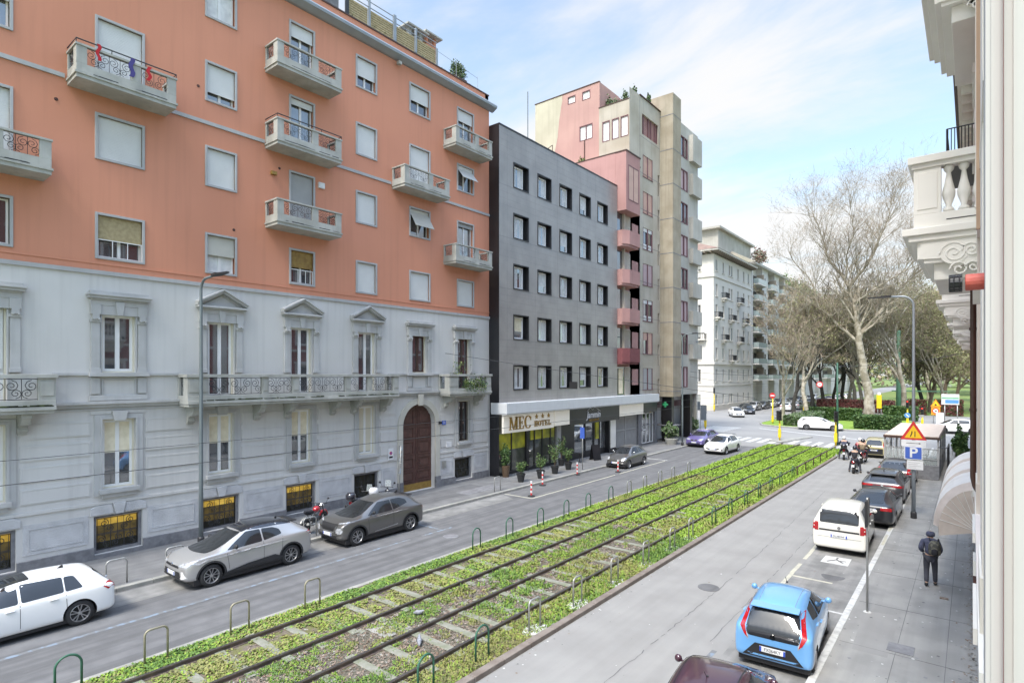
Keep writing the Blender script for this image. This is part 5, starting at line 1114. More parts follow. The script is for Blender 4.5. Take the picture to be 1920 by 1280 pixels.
b.build('cage', 'iron', t)
# shop awnings
mat('awning_canvas', (.62, .53, .46), .9, (.52, .44, .38), 3, bump=.2, bscale=12); mat('awning_top', (.80, .77, .72), .9, (.70, .66, .61), 2)
def awning(y0, y1, lab):
    t = thing('shop_awning', lab, 'awning', (.14, y0, 2.5), 0, 'dome awnings over the shop windows'); d, h = .95, 1.25; n = 8; ln = y1 - y0
    def P(k, y): a = k / n * PI / 2; return (-d * math.sin(a) * 1.0, y, h * math.cos(a) * 1.0)
    b = MB(); st = 4
    for k in range(n):
        for j in range(st):
            ya_, yb_ = .25 + (ln - .25) * j / st, .25 + (ln - .25) * (j + 1) / st; b.poly([P(k, ya_), P(k + 1, ya_), P(k + 1, yb_), P(k, yb_)])
        # rounded near end
        for (ra, ca), (rb_, cb) in zip([(math.sin(i * PI / 6), .25 * (1 - math.cos(i * PI / 6))) for i in range(3)], [(math.sin(i * PI / 6), .25 * (1 - math.cos(i * PI / 6))) for i in range(1, 4)]): pass
    b.build('top', 'awning_top', t, smooth=True)
    b = MB()
    for k in range(n):
        p0, p1 = P(k, .25), P(k + 1, .25); q0, q1 = tuple(np.array(P(k, 0)) * (.86, 1, .86)), tuple(np.array(P(k + 1, 0)) * (.86, 1, .86)); b.poly([p0, q0, q1, p1]); b.poly([(0, .04, 0), q1, q0])
    b.poly([(0, .04, 0), (0, .04, -.02), (-d * .86, 0, -.22), (-d * .86, 0, 0)]); b.poly([(-d * .86, 0, 0), (-d * .86, 0, -.22), (-d, ln, -.22), (-d, ln, 0)]); b.build('end_panel', 'awning_canvas', t)
    b = MB()
    for k in range(1, n): q = np.array(P(k, -.008)) * (.86, 1, .86); b.tube([(0, .03, 0), tuple(q)], .009, 4)
    b.build('rib', 'awning_top', t); return t
awning(18.9, 21.2, 'nearest cream dome awning with a pleated end above the pavement'); awning(21.7, 24.0, 'middle cream dome awning on the right-hand wall'); awning(24.5, 26.8, 'farthest cream dome awning on the right-hand wall')
b = MB(); b.box(.02, .15, 14.6, 15.3, 2.55, 2.85); b.box(.02, .15, 14.6, 15.3, 2.40, 2.55, 1); tag(b.build('wall_box', ['p_cream', 'iron_rust']), 'small cream and red-brown box on the right-hand wall above the pavement', 'box')
# ================================================================== CARS
# A cage of cross-sections is subdivided into the body; windows, lamps, seams and trim are laid on its surface by ray casting.
def car_body(st, W, subd=2):
    """st rows: x, z_bottom, z_shoulder, z_top, width factor, top half-width factor"""
    hw = W / 2; V = []; nS = len(st); M_ = 9
    for (x, zb, zs, zt, wf, tf) in st:
        ws = hw * wf; wt = hw * tf; zm = zb + .42 * (zs - zb); gh = zt - zs
        half = [(0, zb), (ws * .88, zb), (ws * .975, zb + .07), (ws, zm), (ws * .985, zs - .10), (ws * .955, zs), (wt + (ws * .95 - wt) * .14, zt - min(.09, gh * .25)), (wt * .86, zt - .005), (0, zt + .015)]
        V += [(x, y, z) for y, z in half] + [(x, -y, z) for y, z in half[1:-1]]
    def ix(i, k, s):            # section i, level k, side
        return i * 16 + (k if s > 0 or k in (0, 8) else 8 + k)
    Fc = []
    for i in range(nS - 1):
        for s in (1, -1):
            for k in range(8):
                q = (ix(i, k, s), ix(i + 1, k, s), ix(i + 1, k + 1, s), ix(i, k + 1, s)); Fc.append(q if s > 0 else q[::-1])
    for i, d in ((0, 1), (nS - 1, -1)):
        for k in range(0, 8):
            if k == 0: q = [ix(i, 0, 1), ix(i, 1, 1), ix(i, 1, -1)]
            elif k == 7: q = [ix(i, 7, -1), ix(i, 7, 1), ix(i, 8, 1)]
            else: q = [ix(i, k, -1), ix(i, k, 1), ix(i, k + 1, 1), ix(i, k + 1, -1)]
            Fc.append(tuple(q if d > 0 else q[::-1]))
    me = bpy.data.meshes.new('cage'); me.from_pydata(V, [], Fc); me.update()
    bm = bmesh.new(); bm.from_mesh(me); bmesh.ops.recalc_face_normals(bm, faces=bm.faces)
    cl = bm.edges.layers.float.new('crease_edge'); bm.verts.ensure_lookup_table()
    shoulder = {ix(i, 5, s) for i in range(nS) for s in (1, -1)}; low = {ix(i, 1, s) for i in range(nS) for s in (1, -1)} | {ix(i, 2, s) for i in range(nS) for s in (1, -1)}
    for e in bm.edges:
        a, b = e.verts[0].index, e.verts[1].index
        if a in shoulder and b in shoulder: e[cl] = .35
        if a in low and b in low: e[cl] = .3
    bm.to_mesh(me); bm.free(); return me
def evaluated(me, mods):
    o = bpy.data.objects.new('tmp', me); COL.objects.link(o)
    for f in mods: f(o)
    dg = bpy.context.evaluated_depsgraph_get(); r = bpy.data.meshes.new_from_object(o.evaluated_get(dg)); bpy.data.objects.remove(o); return r
class Patch:
    def __init__(s, me):
        s.bvh = BVHTree.FromPolygons([v.co.copy() for v in me.vertices], [tuple(p.vertices) for p in me.polygons])
    def make(s, name, poly, view, m, parent, off=.004, smooth=True, seg=.07):
        """poly: 2D outline; view: L/R side (x,z), F/B end (y,z), T top (x,y)"""
        bm = bmesh.new()
        if view in 'LR': P = [Vector((x, 0, z)) for x, z in poly]
        elif view in 'FB': P = [Vector((0, y, z)) for y, z in poly]
        else: P = [Vector((x, y, 0)) for x, y in poly]
        bm.faces.new([bm.verts.new(p) for p in P]); bmesh.ops.triangulate(bm, faces=bm.faces[:])
        for _ in range(5):
            L_ = [e for e in bm.edges if e.calc_length() > seg * 1.6]
            if not L_: break
            bmesh.ops.subdivide_edges(bm, edges=L_, cuts=1); bmesh.ops.triangulate(bm, faces=[f for f in bm.faces if len(f.verts) > 3])
        D = {'L': Vector((0, -1, 0)), 'R': Vector((0, 1, 0)), 'F': Vector((-1, 0, 0)), 'B': Vector((1, 0, 0)), 'T': Vector((0, 0, -1))}[view]; bad = []
        for v in bm.verts:
            hit = s.bvh.ray_cast(v.co - D * 6, D, 12)
            if hit[0] is None: bad.append(v); continue
            n = hit[1]; n = n if n.dot(D) < 0 else -n; v.co = hit[0] + n * off
        if bad: bmesh.ops.delete(bm, geom=bad, context='VERTS')
        bmesh.ops.recalc_face_normals(bm, faces=bm.faces)
        if bm.faces:
            mean = sum((f.normal for f in bm.faces), Vector())
            if mean.dot(D) > 0: bmesh.ops.reverse_faces(bm, faces=bm.faces)
        me = bpy.data.meshes.new(name); bm.to_mesh(me); bm.free(); me.materials.append(MATS[m])
        if smooth: me.polygons.foreach_set('use_smooth', [True] * len(me.polygons))
        o = bpy.data.objects.new(name, me); COL.objects.link(o); o.parent = parent; return o
def wheel_at(parent, x, y, r, side, style='five', rimm='alloy', wd=.2):
    F = 1 if side > 0 else -1; b = MB(); y0 = y - F * wd
    pr = [(r * .62, 0), (r * .66, .0), (r * .93, .015), (r, .05), (r, wd - .05), (r * .93, wd - .012), (r * .70, wd - .004), (r * .66, wd - .01)]
    b.lathe((x, y0, r), [(a, F * h) for a, h in pr], 28, 'y', cap=False); t = b.build('tyre', 'rubber', parent, smooth=True)
    b = MB(); rr = r * .68
    b.lathe((x, y0, r), [(rr, F * .1), (rr, F * (wd - .008)), (rr * .95, F * (wd - .004)), (rr * .90, F * (wd - .03)), (rr * .9, F * .1)], 28, 'y', 0, cap=False)
    n = {'five': 5, 'double': 5, 'ten': 10, 'multi': 7}[style]; yy = y - F * .02
    for k in range(n):
        a = 2 * PI * k / n + .3
        offs = ((-.13, .05), (.13, .05)) if style == 'double' else ((-.16, .045), (.16, .045)) if style == 'five' and rimm != 'alloy_dark' else ((0, .09 if n < 8 else .05),)
        for da, hw_ in offs:
            p0 = (math.cos(a + da * .3), math.sin(a + da * .3)); p1 = (math.cos(a + da * 1.7), math.sin(a + da * 1.7)); n_ = (-math.sin(a), math.cos(a)); h0 = hw_ * .62 * rr * 1.1; h1 = hw_ * rr * 1.1
            q = []
            for (c, d_, h_) in ((p0, rr * .12, h0), (p1, rr * .93, h1)):
                for s in (-1, 1): q.append((x + c[0] * d_ + n_[0] * h_ * s, r + c[1] * d_ + n_[1] * h_ * s))
            for dy0, dy1 in ((yy - F * .035, yy),):
                i = len(b.v); P4 = [q[0], q[1], q[3], q[2]]; b.v += [(px, dy0, pz) for px, pz in P4] + [(px, dy1, pz) for px, pz in P4]
                for f in ((0, 1, 2, 3), (4, 5, 6, 7), (0, 1, 5, 4), (1, 2, 6, 5), (2, 3, 7, 6), (3, 0, 4, 7)): b.f.append(tuple(i + z for z in f)); b.m.append(0)
    b.lathe((x, yy - F * .05, r), [(rr * .2, 0), (rr * .2, F * .055), (rr * .12, F * .06)], 12, 'y', 0); b.lathe((x, y0 + F * .02, r), [(rr * .9, 0), (rr * .9, F * .06)], 24, 'y', 1)
    b.build('rim', [rimm, 'black'], t)
def rr_(P, r=.04, n=3):
    """round the corners of an outline"""
    out = []; N_ = len(P)
    for i in range(N_):
        p = Vector(P[i]); a = Vector(P[i - 1]) - p; b = Vector(P[(i + 1) % N_]) - p; q = min(r, a.length * .4, b.length * .4); A = p + a.normalized() * q; B = p + b.normalized() * q
        for k in range(n + 1): t = k / n; out.append(tuple(A * (1 - t) ** 2 + p * 2 * t * (1 - t) + B * t * t))
    return out
def make_car(name, label, loc, head, W, st, paint_, r, xr, xf, sidew, wscr, rwin, tails, heads, group=None, style='five', rimm='alloy', grille=(), seams=(), trim=(), sills=True, plate_t='FX064KY', roof=None, extras=None, mirror=None, rear_plate=None, front_plate=None, arch=1.13, handles=(), badge_b=None, badge_f=None, cladm='cladding', cat='car', wipers=True):
    """heading: direction of travel measured like rotation_z with 0 = +x of the car; PI/2 = up the street"""
    t = thing(name, label, cat, loc, head, group); cage = car_body(st, W); hw = W / 2
    sub = lambda o: (setattr(o.modifiers.new('s', 'SUBSURF'), 'levels', 2))
    full = evaluated(cage, [sub]); pa = Patch(full)
    cut = MB()
    for x in (xr, xf):
        for s in (-1, 1): cut.lathe((x, s * (hw - .25), r), [(r * arch, 0), (r * arch, s * .6)], 32, 'y')
    cm = bpy.data.meshes.new('cut'); cm.from_pydata(cut.v, [], cut.f); bmx = bmesh.new(); bmx.from_mesh(cm); bmesh.ops.recalc_face_normals(bmx, faces=bmx.faces); bmx.to_mesh(cm); bmx.free()
    full.materials.clear(); full.materials.append(MATS[paint_]); full.materials.append(MATS['black']); cm.materials.append(MATS[paint_]); cm.materials.append(MATS['black']); cm.polygons.foreach_set('material_index', [1] * len(cm.polygons))
    co = bpy.data.objects.new('cutter', cm); COL.objects.link(co)
    def boo(o): m = o.modifiers.new('b', 'BOOLEAN'); m.operation = 'DIFFERENCE'; m.object = co; m.solver = 'EXACT'
    body = evaluated(full, [boo]); bpy.data.objects.remove(co); body.name = 'body'
    body.polygons.foreach_set('use_smooth', [True] * len(body.polygons))
    bo = bpy.data.objects.new('body', body); COL.objects.link(bo); bo.parent = t
    try: body.set_sharp_from_angle(angle=R(35))
    except Exception: pass
    for v, s in (('L', 1), ('R', -1)):
        b_ = None
        for k, P in enumerate(sidew):
            x0 = min(p[0] for p in P); 
            o = pa.make('side_window', rr_(P, .05), v, 'car_glass', t, .005)
        allx = [p for P in sidew for p in P]
        for (nm, P, mm, off) in trim: pa.make(nm, P, v, mm, t, off)
        for x0, z0, x1, z1 in seams:
            d = Vector((x1 - x0, z1 - z0)).normalized(); n = Vector((-d.y, d.x)) * .006; pa.make('door_seam', [(x0 - n.x, z0 - n.y), (x1 - n.x, z1 - n.y), (x1 + n.x, z1 + n.y), (x0 + n.x, z0 + n.y)], v, 'black', t, .0015)
        for x, z in handles:
            h = pa.bvh.ray_cast(Vector((x, s * 5, z)), Vector((0, -s, 0)), 6)
            if h[0]: q = MB(); q.box(x - .09, x + .09, h[0].y - .005, h[0].y + .03, z - .013, z + .013) if s > 0 else q.box(x - .09, x + .09, h[0].y - .03, h[0].y + .005, z - .013, z + .013); q.build('door_handle', paint_, t, bevel=.008)
        # wheel-arch lips
        for x in (xr, xf):
            if cladm:
                a0, a1 = math.asin(max(-1, min(1, (st[len(st) // 2][1] + .02 - r) / (r * arch)))), 0; ang = [math.asin((.20 - r) / (r * arch)) + (PI - 2 * math.asin((.20 - r) / (r * arch))) * i / 16 for i in range(17)]; wl = .055 if cladm == 'cladding' else .02
                for i in range(16):
                    A, B = ang[i], ang[i + 1]; pa.make('arch_lip', [(x + r * arch * math.cos(A), r + r * arch * math.sin(A)), (x + (r * arch + wl) * math.cos(A), r + (r * arch + wl) * math.sin(A)), (x + (r * arch + wl) * math.cos(B), r + (r * arch + wl) * math.sin(B)), (x + r * arch * math.cos(B), r + r * arch * math.sin(B))], v, cladm, t, .010) if cladm == 'cladding' and wl > .03 else None
        if sills: pa.make('sill', [(xr + r * 1.2, .16), (xf - r * 1.2, .16), (xf - r * 1.2, .29), (xr + r * 1.2, .29)], v, 'cladding', t, .008)
        mx_, mz = mirror
        h = pa.bvh.ray_cast(Vector((mx_, s * 5, mz)), Vector((0, -s, 0)), 6); y0 = h[0].y if h[0] else s * hw * .85
        q = MB(); q.lathe((mx_, y0 + s * .16, mz + .03), [(.02, -.055), (.062, -.04), (.075, 0), (.062, .03), (.02, .045)], 10, 'x'); q.tube([(mx_, y0 - s * .02, mz - .02), (mx_, y0 + s * .12, mz)], .022, 6); mo = q.build('mirror', extras.get('mirror', paint_) if extras else paint_, t, smooth=True)
        for x in (xr, xf): wheel_at(t, x, s * (hw * (.975 if st[2][4] > .95 else .96)), r, s, style, rimm)
    if wscr: pa.make('windscreen', rr_(wscr, .06), 'F', 'car_glass', t, .005)
    if rwin: pa.make('rear_window', rr_(rwin, .06), 'B', 'car_glass', t, .005)
    for P in tails:
        for s in (1, -1): pa.make('tail_light', [(s * y, z) for y, z in P][::s], 'B', 'tail_red', t, .010)
    for P in heads:
        for s in (1, -1): pa.make('headlight', [(s * y, z) for y, z in P][::s], 'F', 'lamp_clear', t, .010)
    for (nm, P, vw, mm) in grille: pa.make(nm, P, vw, mm, t, .007)
    if roof: pa.make('roof_panel', rr_(roof[0], .06), 'T', roof[1], t, .007)
    for vw, pl_ in (('B', rear_plate), ('F', front_plate)):
        if not pl_: continue
        z = pl_; D = 1 if vw == 'B' else -1; h = pa.bvh.ray_cast(Vector((-6 * D, 0, z)), Vector((D, 0, 0)), 12)
        if h[0] is None: continue
        x = h[0].x - D * .022; FPl = Fr((x, 0, z), (0, -D, 0), (-D, 0, 0)); q = MB(); q.fbox(FPl, -.26, .26, -.055, .055, -.03, .004, 0); q.fbox(FPl, -.26, -.22, -.055, .055, .004, .006, 1); q.fbox(FPl, .22, .26, -.055, .055, .004, .006, 1); po = q.build('number_plate', ['plate_white', 'plate_blue'], t)
        if plate_t and vw == 'B': text_mesh('plate_letters', plate_t, .105, FPl, 0, -.004, .006, 'black', po, .003, sx_=.82)
    for vw, bz in (('B', badge_b), ('F', badge_f)):
        if not bz: continue
        D = 1 if vw == 'B' else -1; h = pa.bvh.ray_cast(Vector((-6 * D, 0, bz)), Vector((D, 0, 0)), 12)
        if h[0]: q = MB(); q.lathe((h[0].x - D * .012, 0, bz), [(.055, -.01), (.055, .012), (.04, .014)], 16, 'x'); q.build('badge', 'chrome', t)
    q = MB(); q.box(xr - .45, xf + .5, -hw * .90, hw * .90, .13, .3); q.build('underbody', 'black', t)  # black underbody, shaped low and wide to deepen the shade under the car
    if extras:
        for e in extras.get('make', ()): e(t, pa)
    return t
def shark(x, z, m='black'): return lambda t, pa: (lambda q: (q.prism(Fr((x, .015, z), (1, 0, 0), (0, -1, 0)), [(-.09, -.03), (.09, -.03), (-.05, .07), (-.08, .07)], 0, .03), q.build('antenna', m, t)))(MB())
def whip(x, z): return lambda t, pa: (lambda q: (q.tube([(x, 0, z - .03), (x - .22, 0, z + .18)], .006, 4), q.lathe((x, 0, z - .02), [(.03, 0), (.02, .03)], 8), q.build('antenna', 'black', t)))(MB())
def spoiler(x, z, hw_, m, ln=.16): return lambda t, pa: (lambda q, z: (q.prism(Fr((x, 0, z), (1, 0, 0), (0, -1, 0)), [(-ln, -.03), (.16, -.02), (.16, .015), (-ln, .0)], -hw_, hw_), q.build('spoiler', m, t, bevel=.01)))(MB(), (pa.bvh.ray_cast(Vector((x + .10, 0, 3)), Vector((0, 0, -1)))[0] or Vector((0, 0, z))).z - .012)
def bar_rear(y0, y1, z0, z1, m='tail_red', nm='light_bar'): return (nm, [(-y1, z0), (y1, z0), (y1, z1), (-y1, z1)], 'B', m)
UP = PI / 2; DN = -PI / 2
# station rows: x, z_bottom, z_shoulder, z_top, width factor, top half-width factor
HATCH = [(-2.13, .34, .80, .84, .80, .62), (-2.08, .24, .92, .96, .92, .70), (-1.98, .20, .95, 1.02, .97, .70), (-1.72, .19, .96, 1.36, 1.0, .60), (-1.5, .19, .95, 1.43, 1.0, .60), (-.5, .19, .94, 1.48, 1.0, .63), (.25, .19, .92, 1.42, 1.0, .62), (1.0, .19, .90, .99, 1.0, .72), (1.65, .20, .80, .86, .98, .70), (2.0, .24, .66, .72, .90, .60), (2.13, .32, .55, .60, .78, .5)]
def seg_hatch(z): return [(-1.45, z), (.65, z)]
win_h = [[(-1.38, 1.02), (-1.0, 1.0), (-1.0, 1.35), (-1.22, 1.33)], [(-.97, 1.0), (-.12, .975), (-.12, 1.38), (-.97, 1.355)], [(-.06, .97), (.82, .95), (.16, 1.365), (-.06, 1.38)]]
GOLF = [(a, b_, c * .96, d * .945, e, f) for a, b_, c, d, e, f in HATCH]; win_g = [[(x, z * .95) for x, z in P] for P in win_h]
golf = make_car('parked_car', 'white hatchback with a black roof panel cut off by the left edge of the photo', (-19.0, 3.32, 0), DN, 1.80, GOLF, 'p_white', .325, -1.30, 1.33, win_g, [(-.62, .93), (.62, .93), (.5, 1.27), (-.5, 1.27)], [(-.55, .98), (.55, .98), (.48, 1.26), (-.48, 1.26)],
    [[(.42, .80), (.86, .78), (.86, .96), (.44, .93)]], [[(.45, .62), (.85, .66), (.85, .78), (.45, .70)]], group='cars parked along the left kerb', style='double', rimm='alloy', seams=[(-.09, .3, -.09, .95), (-1.02, .55, -1.0, .98), (.85, .3, .85, .9)], handles=[(-.75, .84), (.1, .80)], mirror=(.62, 1.0), rear_plate=.58, badge_b=.86, roof=([(-.35, -.42), (.25, -.42), (.25, .42), (-.35, .42)], 'car_glass'), grille=[('grille', [(-.5, .55), (.5, .55), (.5, .62), (-.5, .62)], 'F', 'black'), ('reflector', [(-.85, .42), (-.5, .42), (-.5, .46), (-.85, .46)], 'B', 'tail_red')], cladm=None, sills=False, extras={'make': [shark(-1.05, 1.375)]})
golf.rotation_euler = (0, 0, DN); 
XOV = [(-2.16, .42, .84, .90, .76, .55), (-2.10, .30, 1.0, 1.05, .90, .66), (-1.95, .24, 1.06, 1.14, .96, .64), (-1.62, .22, 1.06, 1.38, 1.0, .56), (-1.30, .22, 1.04, 1.50, 1.0, .58), (-.4, .22, .98, 1.565, .985, .62), (.25, .22, .96, 1.50, .985, .61), (1.05, .22, .96, 1.04, 1.0, .70), (1.65, .24, .95, 1.0, .99, .68), (2.02, .28, .82, .88, .92, .60), (2.16, .36, .64, .70, .80, .50)]
chr_ = make_car('parked_car', 'silver crossover with a black roof parked between the white hatchback and the grey crossover', (-19.12, 9.33, 0), DN, 1.80, XOV, 'p_silver', .345, -1.30, 1.34, [[(-1.0, 1.13), (-.35, 1.04), (-.35, 1.40), (-.75, 1.37), (-.95, 1.28)], [(-.30, 1.03), (.86, .99), (.15, 1.40), (-.30, 1.40)]], [(-.64, 1.0), (.64, 1.0), (.5, 1.41), (-.5, 1.41)], [(-.55, 1.12), (.55, 1.12), (.44, 1.42), (-.44, 1.42)],
    [[(.44, .93), (.88, .90), (.9, 1.05), (.46, 1.02)]], [[(.42, .72), (.86, .76), (.88, .92), (.44, .78)]], group='cars parked along the left kerb', style='five', rimm='alloy', arch=1.16, seams=[(-.33, .42, -.33, 1.03), (.80, .42, .88, .98), (-.95, .5, -1.0, 1.05)], handles=[(.05, .90)], mirror=(.62, 1.05), front_plate=.5, rear_plate=.6, badge_f=.74,
    roof=([(-1.45, -.50), (.28, -.52), (.28, .52), (-1.45, .50)], 'p_roofblack'), grille=[('grille', [(-.45, .68), (.45, .68), (.45, .74), (-.45, .74)], 'F', 'black'), ('lower_grille', [(-.6, .38), (.6, .38), (.5, .58), (-.5, .58)], 'F', 'black'), ('bumper_vent', [(.62, .4), (.8, .42), (.68, .62), (.6, .6)], 'F', 'p_white'), ('bumper_vent', [(-.8, .42), (-.62, .4), (-.6, .6), (-.68, .62)], 'F', 'p_white'), ('front_lip', [(-.75, .30), (.75, .30), (.75, .37), (-.75, .37)], 'F', 'cladding')],
    trim=[('lower_cladding', [(-.95, .24), (.98, .24), (.95, .34), (.2, .46), (-.7, .52), (-.98, .40)], 'cladding', .02), ('roof_side', [(-1.55, 1.36), (-.9, 1.41), (.2, 1.44), (.15, 1.5), (-.9, 1.49), (-1.5, 1.44)], 'p_roofblack', .006)], sills=False, cladm='cladding', extras={'mirror': 'black', 'make': [shark(-1.15, 1.48), spoiler(-1.60, 1.45, .46, 'black', .14)]})
JUK = [(-2.10, .40, .82, .86, .78, .55), (-2.04, .30, .98, 1.02, .90, .62), (-1.92, .26, 1.04, 1.10, .95, .60), (-1.66, .24, 1.04, 1.36, .99, .53), (-1.40, .24, 1.02, 1.50, .99, .55), (-.45, .24, .98, 1.60, .985, .60), (.30, .24, .97, 1.53, .985, .60), (1.02, .24, .98, 1.07, 1.0, .70), (1.62, .26, .98, 1.04, .99, .66), (1.96, .30, .87, .92, .92, .60), (2.10, .38, .68, .73, .82, .52)]
juke = make_car('parked_car', 'dark grey crossover with round lower headlamps parked in front of the motorcycles', (-19.12, 14.72, 0), DN, 1.80, JUK, 'p_grey', .35, -1.30, 1.34, [[(-1.22, 1.20), (-.42, 1.06), (-.42, 1.44), (-.9, 1.43), (-1.18, 1.33)], [(-.37, 1.05), (.84, 1.03), (.2, 1.43), (-.37, 1.44)]], [(-.64, 1.04), (.64, 1.04), (.5, 1.44), (-.5, 1.44)], [(-.5, 1.1), (.5, 1.1), (.42, 1.42), (-.42, 1.42)],
    [[(.5, .88), (.86, .84), (.9, 1.06), (.66, 1.02)]], [[(.50, .60), (.62, .54), (.76, .58), (.80, .68), (.72, .77), (.58, .76), (.50, .70)], [(.5, .88), (.85, .93), (.86, .97), (.5, .91)]], group='cars parked along the left kerb', rimm='alloy', style='double', arch=1.16, seams=[(-.39, .4, -.39, 1.05), (.80, .4, .86, 1.0)], handles=[(.0, .92)], mirror=(.62, 1.1), front_plate=.5, rear_plate=.6,
    grille=[('grille', [(-.34, .62), (.34, .62), (.46, .88), (-.46, .88)], 'F', 'black'), ('grille_trim', [(-.40, .58), (.40, .58), (.40, .62), (-.40, .62)], 'F', 'chrome'), ('grille_trim', [(.40, .6), (.44, .6), (.54, .88), (.48, .88)], 'F', 'chrome'), ('grille_trim', [(-.44, .6), (-.40, .6), (-.48, .88), (-.54, .88)], 'F', 'chrome'), ('lower_grille', [(-.6, .38), (.6, .38), (.6, .48), (-.6, .48)], 'F', 'black'), ('front_lip', [(-.7, .31), (.7, .31), (.7, .345), (-.7, .345)], 'F', 'alloy')],
    trim=[('lower_cladding', [(-.95, .25), (.98, .25), (.98, .34), (-.95, .34)], 'cladding', .009), ('sill_blade', [(-.6, .45), (.55, .38), (.55, .40), (-.6, .49)], 'alloy', .006)], sills=False, extras={'mirror': 'black', 'make': [spoiler(-1.62, 1.46, .44, 'black', .12), shark(-1.2, 1.55)]})
C500 = [(-1.78, .36, .74, .78, .80, .55), (-1.74, .26, .88, .93, .93, .62), (-1.62, .22, .93, 1.02, .98, .60), (-1.40, .20, .94, 1.30, 1.0, .55), (-1.15, .2, .94, 1.42, 1.0, .57), (-.35, .2, .93, 1.50, 1.0, .60), (.20, .2, .91, 1.42, 1.0, .60), (.80, .2, .90, .98, 1.0, .66), (1.30, .22, .82, .87, .97, .62), (1.62, .26, .68, .74, .90, .52), (1.78, .34, .56, .60, .76, .42)]
c500w = [[(-1.12, 1.02), (-.48, .98), (-.48, 1.33), (-.95, 1.30)], [(-.43, .98), (.66, .96), (.1, 1.34), (-.43, 1.35)]]
c500 = make_car('parked_car', 'small rounded grey city car parked outside the restaurant', (-19.28, 37.2, 0), DN, 1.63, C500, 'p_grey', .30, -1.12, 1.18, c500w, [(-.56, .96), (.56, .96), (.44, 1.34), (-.44, 1.34)], [(-.5, 1.0), (.5, 1.0), (.4, 1.34), (-.4, 1.34)], [[(.52, .7), (.74, .7), (.74, .9), (.56, .9)]],
    [[(.46, .62), (.58, .55), (.72, .60), (.74, .72), (.62, .78), (.48, .74)]], group='cars parked along the left kerb', seams=[(-.46, .3, -.46, .96), (.62, .3, .66, .94)], handles=[(-.25, .82)], mirror=(.5, 1.02), front_plate=.42, rear_plate=.55, badge_f=.64, grille=[('lower_grille', [(-.5, .33), (.5, .33), (.45, .39), (-.45, .39)], 'F', 'black')], cladm=None, extras={'mirror': 'chrome'})
COUPE = [(-2.16, .36, .84, .88, .80, .62), (-2.10, .26, .98, 1.02, .92, .70), (-1.98, .22, .99, 1.05, .97, .68), (-1.70, .2, .98, 1.34, 1.0, .58), (-1.4, .19, .97, 1.42, 1.0, .60), (-.45, .19, .95, 1.44, 1.0, .62), (.20, .19, .93, 1.36, 1.0, .61), (.85, .19, .92, 1.0, 1.0, .72), (1.55, .20, .86, .92, .98, .70), (1.98, .24, .72, .78, .90, .60), (2.14, .32, .56, .62, .80, .5)]
violet = make_car('parked_car', 'violet blue hatchback parked beyond the small grey car beside the leafy planter', (-19.35, 52.2, 0), DN, 1.78, COUPE, 'p_violet', .33, -1.32, 1.34, win_h, [(-.62, .98), (.62, .98), (.5, 1.30), (-.5, 1.30)], [(-.5, 1.02), (.5, 1.02), (.44, 1.3), (-.44, 1.3)], [[(.42, .8), (.84, .78), (.84, .95), (.44, .93)]], [[(.40, .66), (.80, .70), (.84, .80), (.42, .76)]],
    group='cars parked along the left kerb', rimm='alloy_dark', mirror=(.55, 1.0), front_plate=.46, grille=[('grille', [(-.30, .60), (-.04, .60), (-.04, .72), (-.30, .72)], 'F', 'black'), ('grille', [(.04, .60), (.30, .60), (.30, .72), (.04, .72)], 'F', 'black'), ('lower_grille', [(-.6, .34), (.6, .34), (.55, .42), (-.55, .42)], 'F', 'black')], seams=[(-.09, .3, -.09, .95)], cladm=None)
mover = make_car('moving_car', 'white hatchback with a wide smiling grille driving towards the camera on the left carriageway', (-16.35, 48.6, 0), DN + R(-2), 1.76, HATCH, 'p_white', .33, -1.30, 1.33, win_h, [(-.62, .96), (.62, .96), (.5, 1.38), (-.5, 1.38)], [(-.55, 1.0), (.55, 1.0), (.48, 1.38), (-.48, 1.38)], [[(.46, .80), (.84, .78), (.84, .96), (.5, .93)]], [[(.48, .68), (.82, .74), (.84, .86), (.55, .78)]],
    mirror=(.62, 1.0), front_plate=.46, grille=[('grille', [(-.55, .50), (-.35, .40), (.35, .40), (.55, .50), (.5, .55), (.3, .50), (-.3, .50), (-.5, .55)], 'F', 'black'), ('fog_lamp', [(.66, .36), (.76, .36), (.78, .52), (.70, .50)], 'F', 'black'), ('fog_lamp', [(-.76, .36), (-.66, .36), (-.70, .50), (-.78, .52)], 'F', 'black'), ('upper_grille', [(-.3, .64), (.3, .64), (.3, .68), (-.3, .68)], 'F', 'black')], seams=[(-.09, .3, -.09, .95), (.85, .3, .85, .9)], handles=[(-.75, .84), (.1, .80)], cladm=None)
EST = [(-2.35, .34, .86, .90, .82, .66), (-2.28, .26, .98, 1.04, .94, .70), (-2.18, .22, 1.0, 1.14, .98, .66), (-2.0, .2, 1.0, 1.42, 1.0, .62), (-1.7, .2, .99, 1.48, 1.0, .64), (-.4, .19, .96, 1.53, 1.0, .66), (.35, .19, .94, 1.45, 1.0, .65), (1.15, .19, .92, 1.0, 1.0, .74), (1.8, .20, .82, .88, .98, .70), (2.2, .24, .68, .74, .90, .60), (2.35, .32, .56, .6, .78, .5)]
estw = [[(-1.95, 1.08), (-1.2, 1.03), (-1.2, 1.38), (-1.8, 1.34)], [(-1.15, 1.02), (-.15, 1.0), (-.15, 1.41), (-1.15, 1.39)], [(-.09, 1.0), (.98, .97), (.3, 1.38), (-.09, 1.41)]]
